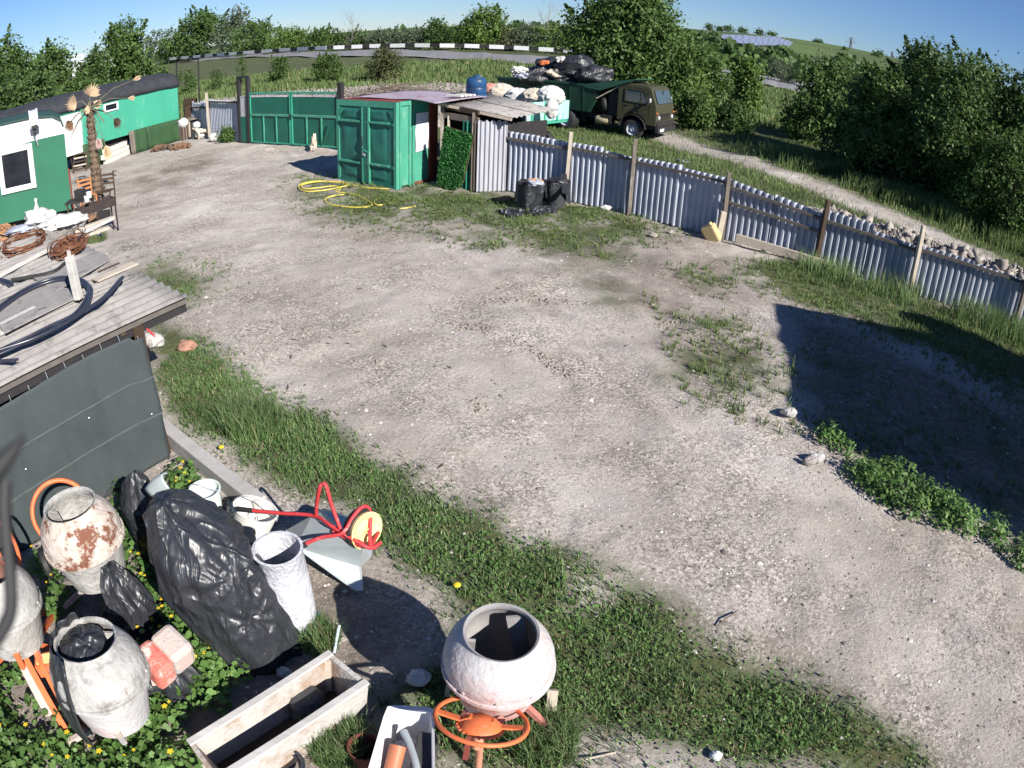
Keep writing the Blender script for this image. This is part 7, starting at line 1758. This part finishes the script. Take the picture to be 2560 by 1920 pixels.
# motor housing on the right of that mixer
hp0 = G(350, 1405, .55)
rot = Matrix.Rotation(R(-28), 3, 'Z') @ Matrix.Rotation(R(14), 3, 'Y')
hq = hp0 - m4.location
mh = MB().box(hq + rot @ Vector((0, .09, -.09)), (.26, .20, .24), rot).build('motor_housing', pinkh, m4, bevel=.04)
MB().box(hq + rot @ Vector((.0, -.085, -.10)), (.27, .17, .23), rot).build('housing_cover', redd, m4, bevel=.035)
MB().bar(G(318, 1400, .5) - m4.location, G(338, 1480, .32) - m4.location, .05, .04).build('motor_bracket', pinkh, m4)
MB().bar(G(335, 1390, .3) - m4.location, G(360, 1500, .02) - m4.location, .05, .05).build('leg', pinkh, m4)
# ================================================================== black plastic covered things
def wrap(name, label, prof, seed, knots=(), n=96, m_=64, amp=.035, mat=plastic_b):
    """film pulled over a standing load: prof = (z, x, y, rx, ry) rings from the ground up"""
    P = prof; zs_ = [p[0] for p in P]
    def at(k, z): return float(np.interp(z, zs_, [p[k] for p in P]))
    def fn(u, v):
        z = zs_[0] + (zs_[-1] - zs_[0]) * v; t = 6.283 * u
        rx, ry = at(3, z), at(4, z); c, s = math.cos(t), math.sin(t)
        q = Vector((c * 2, s * 2, z * 2 + seed))
        w_ = amp * (1.5 * mnoise.noise(q * .9) - 1.3 * abs(mnoise.noise(q * 1.35)) + .5 * (1 - abs(mnoise.noise(Vector((c * 3.2 + z * 1.3, s * 3.2, z * 1.1 + seed))))) ** 6)
        w_ += .018 * math.sin(9 * t + 5 * z + seed + 2 * math.sin(3 * z)) * max(0, 1 - (z - zs_[0]) / (.6 * (zs_[-1] - zs_[0])))
        p = Vector((at(1, z) + c * (rx + w_), at(2, z) + s * (ry + w_), z + .01 * math.sin(t * 5)))
        for (kx, ky, kz, kr, kd) in knots:
            d = (p - Vector((kx, ky, kz))); L = d.length
            if L < kr:
                f = (1 - L / kr); ang = math.atan2(d.z, d.x * .7 + d.y * .7)
                p = p + Vector((at(1, z) - p.x, at(2, z) - p.y, 0)) * (kd * f * f) + d.normalized() * 0
                p = p + Vector((c, s, 0)) * (.012 * f * (1 - f) * 4 * math.sin(ang * 9))
        return p
    mb = MB().grid(fn, n, m_, True)
    top = len(mb.v); mb.v.append(Vector((P[-1][1], P[-1][2], zs_[-1] + .01)))
    for i in range(n): mb.f.append((i * m_ + m_ - 1, ((i + 1) % n) * m_ + m_ - 1, top))
    return tag(mb.build(name, mat, smooth=True), label, 'covered load')
b0 = G(560, 1392); b1 = G(500, 1330, .3); b2 = G(455, 1235, .68); b3 = G(400, 1150, 1.0); b4 = G(372, 1100, 1.18); b5 = G(352, 1082, 1.30)
big = wrap('wrapped_machine', 'big bulging bundle wrapped in shiny black plastic film, tallest thing among the mixers', [(0, b0.x - .06, b0.y + .05, .40, .36), (.15, b0.x - .06, b0.y + .06, .39, .35), (.35, (b0.x + b1.x) / 2 - .05, (b0.y + b1.y) / 2 + .04, .40, .36), (.68, b2.x, b2.y, .42, .38), (.86, b2.x - .04, b2.y + .02, .41, .37), (1.0, b3.x + .05, b3.y, .36, .32), (1.18, b4.x, b4.y, .22, .20), (1.30, b5.x, b5.y, .08, .08)], 3.0, knots=((G(470, 1190, .85).x, G(470, 1190, .85).y, .85, .55, .30), (G(520, 1290, .6).x, G(520, 1290, .6).y, .5, .3, .2)), amp=.036)
f1 = G(270, 1350, .1); f2 = G(250, 1270, .5)
wrap('wrapped_bag', 'pointed black plastic bag standing between the rusty mixer and the big bundle', [(0, f1.x + .10, f1.y, .30, .20), (.2, f1.x + .06, f1.y, .27, .18), (.4, f2.x + .08, f2.y - .02, .22, .15), (.6, f2.x + .02, f2.y, .14, .11), (.74, f2.x - .0, f2.y + .02, .05, .04)], 8.0, n=64, m_=40, amp=.04)
f3 = G(370, 1470, .05)
wrap('wrapped_bag', 'crumpled black bag on the ground behind the red motor housing', [(0, f3.x, f3.y, .26, .20), (.15, f3.x, f3.y, .24, .19), (.30, f3.x - .03, f3.y + .02, .16, .13), (.38, f3.x - .03, f3.y + .03, .05, .05)], 12.0, n=56, m_=30, amp=.05)
p = G(318, 1120, .55); wrap('black_bucket', 'dark rounded bag hanging behind the top of the big bundle', [(.0, p.x, p.y, .10, .10), (.4, p.x, p.y, .16, .15), (.7, p.x - .02, p.y, .17, .16), (.92, p.x - .02, p.y + .02, .10, .1), (1.0, p.x, p.y + .02, .03, .03)], 15.0, n=40, m_=24, amp=.03)
fp_ = [G(344, 1086, 1.02), G(317, 1056, 1.05), G(363, 1022, 1.20), G(368, 1057, 1.14)]
mb = MB().grid(lambda u, v: fp_[0].lerp(fp_[1], u).lerp(fp_[3].lerp(fp_[2], u), v) + Vector((-.03, -.02, .05)) * (4 * u * (1 - u)) + Vector((0, 0, .02)) * math.sin(v * 3.1), 12, 8); tag(mb.build('scoop', greyp, smooth=True, solid=.012), 'pale grey plastic flap rising behind the big black bundle', 'flap')
# tools with black and red grips
def grip(a, b, label, ext):
    a, b = Vector(a), Vector(b); d = (b - a).normalized()
    t = thing('hand_tool', label, 'hand tool', a)
    MB().tube([a - d * .12, a], .013, 8).build('rod', blk, t, world=True)
    MB().tube([a, b], .019, 10).build('grip', redp, t, world=True)
    MB().tube([a.lerp(b, .2) + Vector((0, 0, .004)), a.lerp(b, .8) + Vector((0, 0, .004))], .0185, 10).build('grip_inlay', rubber, t, world=True)
    MB().tube([b, b + d * ext], .013, 8).build('rod', blk, t, world=True)
grip(G(284, 1106, .62), G(308, 1114, .60), 'black tool handle with red ringed grip left of the big bundle', .3)
# buckets and plaster barrel
def bucket(p, r, h, m, label, name='bucket', tilt=(0, 0), inside=None, cat='bucket'):
    t = thing(name, label, cat, p); t.rotation_euler = (tilt[0], tilt[1], 0)
    MB().lathe([(0, 0), (r * .8, 0), (r * .82, .01), (r, h * .97), (r * 1.05, h * .97), (r * 1.05, h), (r * .96, h), (r * .78, .03), (0, .03)], 32).build('shell', m, t, smooth=True)
    MB().tube(ringpts((0, 0, h * .9), (0, .9, .5), r * 1.04, 20, -.2, 3.3), .005, 5).build('bail', galv3, t)
    if inside: MB().lathe([(0, h * .72), (r * .93, h * .72)], 24).build('contents', inside, t)
    return t
bucket(G(455, 1108), .15, .28, M_('pale mint bucket', (.60, .68, .62), (.52, .6, .55), 4, .6), 'pale bucket standing behind the big black bundle against the kerb', inside=white)
bucket(G(540, 1150, .0), .20, .26, M_('cream bucket', (.66, .65, .60), (.55, .54, .5), 5, .7), 'cream basin leaning between the black bundle and the wheelbarrow handles', 'basin', (R(-12), R(20)), cat='basin')
film([G(490, 1092, .0), G(570, 1112), G(560, 1135), G(500, 1120)], 'white cloth lying between the pale bucket and the cream basin', 'cloth', whitec, .12, 21, 'cloth')
bp0 = G(640, 1352); br = thing('plaster_barrel', 'white plaster crusted open barrel beside the big black bundle', 'barrel', bp0)
HB = .80
MB().lathe([(0, 0), (.165, 0), (.175, .02), (.185, .30), (.185, .55), (.175, HB), (.185, HB + .01), (.165, HB + .012), (.165, .2), (0, .18)], 36).build('shell', M_('plaster crust', (.56, .56, .59), (.36, .37, .41), 12, .9, bump=.8, bscale=35, c3=(.36, .37, .40), t3=.62, s3=14), br, smooth=True)
MB().grid(lambda u, v: Vector((math.cos(2.6 * u + 4.2) * (.19 + .03 * v), math.sin(2.6 * u + 4.2) * (.19 + .03 * v), .10 - .08 * v)), 14, 4).build('green_rim', M_('pale teal plastic', (.25, .55, .45), None, 5, .6), br, smooth=True, solid=.006)
mb = MB().tube([G(652, 1362, .10), G(648, 1392, .03), G(650, 1410, .02)], [.02, .03, .02], 6); tag(mb.build('white_rag', whitec, smooth=True), 'white rag strip lying at the foot of the plaster barrel', 'rag')
# ================================================================== wheelbarrow lying upside down
wbw = thing('wheelbarrow', 'upturned galvanised wheelbarrow with red tube frame and yellow wheel', 'wheelbarrow', G(700, 1230))
Z1 = .52
h1, h1b = G(513, 1099, .50), G(678, 1114, .60); h2, h2b = G(635, 1186, .50), G(738, 1152, .62)
t1 = smooth_pts([h1, G(600, 1108, .55), h1b, G(715, 1136, .62), G(775, 1172, .55), G(802, 1184, .50), G(822, 1172, .48)], 5)
t2 = smooth_pts([h2, G(690, 1162, .57), h2b, G(760, 1120, .70), G(777, 1099, .74), G(792, 1094, .72), G(800, 1110, .66), G(799, 1150, .56), G(800, 1184, .50)], 5)
MB().tube(t1, .0155, 8).build('frame_tube', redp, wbw, world=True, smooth=True)
MB().tube(t2, .0155, 8).build('frame_tube', redp, wbw, world=True, smooth=True)
tg = smooth_pts([G(682, 1115, .60), G(684, 1090, .74), G(690, 1055, .92), G(696, 1046, .95), G(704, 1049, .95), G(716, 1090, .80), G(735, 1142, .63)], 5)
MB().tube(tg, .0155, 8).build('leg_loop', redp, wbw, world=True, smooth=True)
for (a, b) in ((h1, G(545, 1103, .525)), (h2, G(662, 1176, .53))):
    gp_ = MB().tube([a - (b - a).normalized() * .02, a, b], [.014, .021, .021], 10).build('grip', rubber, wbw, world=True, smooth=True)
for (q, r_) in (((818, 1150, .50), 0), ((812, 1158, .46), 0)): MB().tube([G(800, 1184, .5), G(*q)], .013, 6).build('fork_stay', redp, wbw, world=True)
P1, P2, Pm = G(672, 1117, .555), G(783, 1180, .50), G(722, 1145, .575)
P3, P4, P5, P6 = G(618, 1146, .30), G(640, 1182, .32), G(768, 1275, .05), G(783, 1276, .05)
P7, P8, P9 = G(778, 1225, .16), G(700, 1105, .28), G(800, 1205, .14)
mb = MB(); vs = [P1, P2, Pm, P3, P4, P5, P6, P7, P8, P9, G(650, 1160, .14) + Vector((.1, .4, 0)), G(770, 1200, .1) + Vector((.12, .4, 0))]
fs = [(0, 3, 4, 2), (2, 4, 5, 6, 7, 1), (0, 2, 8), (2, 1, 9, 8), (8, 9, 11, 10), (0, 8, 10, 3), (1, 7, 9)]
tray = mb.add(vs, fs).build('tray', galvt, wbw, world=True, solid=.006, bevel=.01)
MB().tube([P3, P4, P5, P6, P7], .008, 6).build('tray_rim', galvt, tray, world=True)
MB().bar(Pm + Vector((0, 0, .01)), P2 + Vector((0, 0, .01)), .06, .012).build('cross_plate', redp, wbw, world=True)
wcn = G(781, 1140, .56); wax = (Vector((.80, -.60, .12))).normalized(); rwb = .165
wl = MB().lathe([(.60 * rwb, -.045), (.86 * rwb, -.05), (rwb, -.025), (rwb, .025), (.86 * rwb, .05), (.60 * rwb, .045)], 30, wcn, wax).build('tyre', rubber, wbw, world=True, smooth=True)
MB().lathe([(.0, .06), (.12 * rwb, .065), (.16 * rwb, .04), (.5 * rwb, .025), (.70 * rwb, .05), (.93 * rwb, .053), (.90 * rwb, .045), (.90 * rwb, -.05), (.6 * rwb, -.052), (0, -.05)], 30, wcn + wax * .012, wax).build('rim', yel, wl, world=True, smooth=True)
mb = MB().tube([wcn - wax * .1, wcn + wax * .1], .012, 8); mb.build('axle', redp, wbw, world=True)
# ================================================================== wooden trough, tub and foreground bits
c_ = [G(404, 1602, .36), G(712, 1407, .36), G(797, 1476, .36), G(468, 1690, .36)]
o_ = sum(c_, Vector()) / 4; o_.z = 0
tw = thing('wooden_trough', 'long lime stained wooden trough box lying in the foreground', 'trough', o_)
lo_ = [o_ + (q - o_) * .90 for q in c_]; lo_ = [Vector((q.x, q.y, .02)) for q in lo_]
inn_ = [o_ + (q - o_) * .90 for q in c_]
names_ = [('side_board', 0, 1), ('end_board', 1, 2), ('side_board', 2, 3), ('end_board', 3, 0)]
for nm, i, j in names_:
    a, b, c2q, d2 = c_[i], c_[j], lo_[j], lo_[i]
    nin = (o_ - (a + b) / 2); nin.z = 0; nin.normalize(); th_ = nin * .035
    if nm == 'end_board': a = a + (b - a).normalized() * .035; b = b - (b - a).normalized() * .035; c2q = c2q + (d2 - c2q).normalized() * .035; d2 = d2 + (c2q - d2).normalized() * .035
    MB().add([a, b, c2q, d2, a + th_, b + th_, c2q + th_, d2 + th_], [(0, 1, 2, 3), (7, 6, 5, 4), (0, 4, 5, 1), (1, 5, 6, 2), (2, 6, 7, 3), (3, 7, 4, 0)]).build(nm, whitetrough, tw, world=True, bevel=.005)
    if nm == 'side_board':
        MB().bar(a + th_ * .5 + Vector((0, 0, .004)), b + th_ * .5 + Vector((0, 0, .004)), .052, .02, upv=(0, 0, 1)).build('top_batten', whitew, tw, world=True, bevel=.003)
MB().add([q + Vector((0, 0, .02)) for q in lo_], [(0, 1, 2, 3)]).build('bottom_board', woodd, tw, world=True, solid=.02)
MB().bar(c_[1] + Vector((0, -.06, -.02)), lo_[1] + Vector((.0, -.06, .05)), .04).build('corner_batten', woodp, tw, world=True)
bs_ = G(664, 1520, .12); t = thing('round_basin', 'dark round basin lying inside the wooden trough', 'basin', (bs_.x, bs_.y, .045))
MB().lathe([(0, .17), (.08, .168), (.115, .15), (.125, .12), (.14, .02), (.15, 0), (.14, .0), (.11, .12), (0, .15)], 30).build('shell', basin, t, smooth=True)
MB().lathe([(.085, .166), (.09, .174), (.10, .166)], 30).build('foot_ring', basin, t, smooth=True)
# white tub with pipes
q_ = [G(838, 1527, .30), G(935, 1532, .30), G(937, 1690, .30), G(790, 1690, .30)]
o_ = sum(q_, Vector()) / 4; o_.z = 0
tbx = thing('plastic_tub', 'open white plastic tub holding pipe pieces, cut by the bottom edge', 'tub', o_)
lo_ = [Vector((o_.x + (q.x - o_.x) * .80, o_.y + (q.y - o_.y) * .80, .01)) for q in q_]
mb = MB(); vs = [];
def sup(P, z, k):     # rounded outline through four corners
    out = []
    for i in range(4):
        a, b, c2 = P[i - 1], P[i], P[(i + 1) % 4]
        for s_ in (0, .5, 1):
            e = b.lerp(a, k * (1 - s_)) if s_ < .5 else b.lerp(c2, k * (s_)) if s_ > .5 else b.lerp((a + c2) / 2, k * .32)
            out.append(Vector((e.x, e.y, z)))
    return out
def scl(P, f): return [Vector((o_.x + (q.x - o_.x) * f, o_.y + (q.y - o_.y) * f, q.z)) for q in P]
rings = [sup(lo_, .01, .22), sup(q_, .30, .15), sup(scl(q_, 1.05), .305, .15), sup(scl(q_, 1.05), .28, .15)]
rin = [sup(scl(q_, .96), .298, .15), sup(scl(lo_, .95), .03, .22)]
for rg in (rings[3], rings[2], rin[0], rin[1]): vs += rg
k = 12
fs = [(r_ * k + i, r_ * k + (i + 1) % k, (r_ + 1) * k + (i + 1) % k, (r_ + 1) * k + i) for r_ in range(3) for i in range(k)] + [tuple(3 * k + i for i in range(k))]
tubm = M_('white tub plastic', (.68, .67, .68), (.60, .59, .60), 5, .6, c3=(.40, .38, .38), t3=.64, s3=12)
MB().add(vs, fs).build('tub_inside', tubm, tbx, world=True, smooth=True)
MB().add(rings[0] + rings[1], [(i, (i + 1) % k, k + (i + 1) % k, k + i) for i in range(k)]).build('tub_shell', tubm, tbx, world=True, smooth=True)
def pipe(a, b, r, m, label):
    a, b = Vector(a), Vector(b); d = (b - a).normalized()
    mb = MB().lathe([(r, 0), (r, (b - a).length), (r * .86, (b - a).length), (r * .86, 0), (r, 0)], 20, a, d); tag(mb.build('pipe', m, smooth=True), label, 'pipe')
pipe(G(838, 1700, .10), G(860, 1610, .24), .052, pipeo, 'thick orange brown pipe standing in the white tub')
mb = MB().tube(smooth_pts([G(872, 1580, .22), G(885, 1610, .22), G(900, 1660, .22), G(905, 1720, .2)], 6), .026, 12); tag(mb.build('pipe', pipeg, smooth=True), 'curved grey pipe lying in the white tub between the orange pipe and dark box', 'pipe')
tag(MB().box(G(916, 1640, .16), (.13, .34, .14), Matrix.Rotation(R(-5), 3, 'Z')).build('dark_box', M_('dark slate box', (.06, .06, .058), None, 4, .6), bevel=.012), 'dark grey box lying at the right side inside the white tub', 'box')
tag(MB().lathe([(0, 0), (.09, 0), (.11, .2), (.10, .2), (.08, .02), (0, .02)], 20, G(795, 1645, .0)).build('flower_pot', M_('terracotta', (.14, .04, .03), None, 5, .8), smooth=True), 'dark red pot in the grass between the trough and the white tub', 'pot')
mb = MB().tube([G(722, 1410, .02), G(728, 1375, .10), G(733, 1350, .16)], .012, 8); tag(mb.build('thin_pipe', M_('pale blue pipe', (.40, .50, .56), None, 5, .5), smooth=True), 'thin pale blue pipe sticking up behind the far corner of the trough', 'pipe')
cb_ = G(606, 1662, .10); mb = MB()
for k in range(5): mb.tube(ringpts(cb_ + Vector((.004 * k, .0, .018 * k)), (0, .08, 1), .15 - .012 * (k % 3), 36), .010, 8, True)
tag(mb.build('hose_coil', hosem, smooth=True), 'coil of black pipe lying against the trough at the bottom edge', 'hose')
rock(905, 1475, .09, 'pale paper like scrap on the soil between the trough and the white mixer', whitec)
rock(618, 1462, .06, 'grey stone in the deep shade behind the trough', greyp)
p = G(1330, 1625); tag(MB().tube([p, G(1265, 1640, .02)], .007, 6).build('stick', woodp), 'pale stick on the bare soil right of the orange wheel', 'stick')
mb = MB().tube([G(1550, 1352, .02), G(1568, 1336, .04), G(1590, 1322, .02)], .006, 5); tag(mb.build('stick', twig), 'dark stick lying on the gravel beside the verge', 'stick')
# grass tufts growing against the trough and wheel
def tuft(px, py, rad, n, h, label, m=grassm):
    p = G(px, py); a = g.uniform(0, 6.28, n); r_ = np.sqrt(g.uniform(0, 1, n)) * rad; x, y = p.x + np.cos(a) * r_, p.y + np.sin(a) * r_
    V, F = blades(x, y, gz(x, y), h * g.uniform(.5, 1.3, n), np.full(n, .007), g, .75); tag(npmesh('grass_tuft', V, F, m), label, 'grass tuft', kind='stuff')
tuft(735, 1620, .20, 1500, .22, 'tall grass tuft growing at the near side of the trough')
tuft(690, 1385, .16, 700, .20, 'grass tuft between the plaster barrel and the trough')
tuft(1175, 1610, .22, 1600, .20, 'grass tuft right of the orange steering wheel')
tuft(545, 925, .35, 1500, .30, 'tall grass tuft in the verge beside the net wall')
tuft(212, 522, .25, 300, .3, 'small green tuft at the back corner of the shed roof', grassf)
# dark blurred strand set close to the camera at the left edge
q1, q2, q3, q4, q5 = [Vector((0, 0, CAM_H)) + ray(x, y) * .30 for x, y in ((-20, 1400), (22, 1250), (10, 1100), (12, 1040), (55, 940))]
cbm = MB().tube(smooth_pts([q1, Vector((0, 0, CAM_H)) + ray(20, 1330) * .30, q2, q3, q4], 5), .0032, 8)
cbm.tube(smooth_pts([Vector((0, 0, CAM_H)) + ray(-40, 1040) * .30, Vector((0, 0, CAM_H)) + ray(5, 1000) * .30, q5], 5), [.006, .0058, .0056, .0053, .005, .0045, .004, .0033, .0025, .0016, .001], 8)
tag(cbm.build('lens_strand', rubber, smooth=True), 'dark curved strand close in front of the lens at the left edge', 'cable')
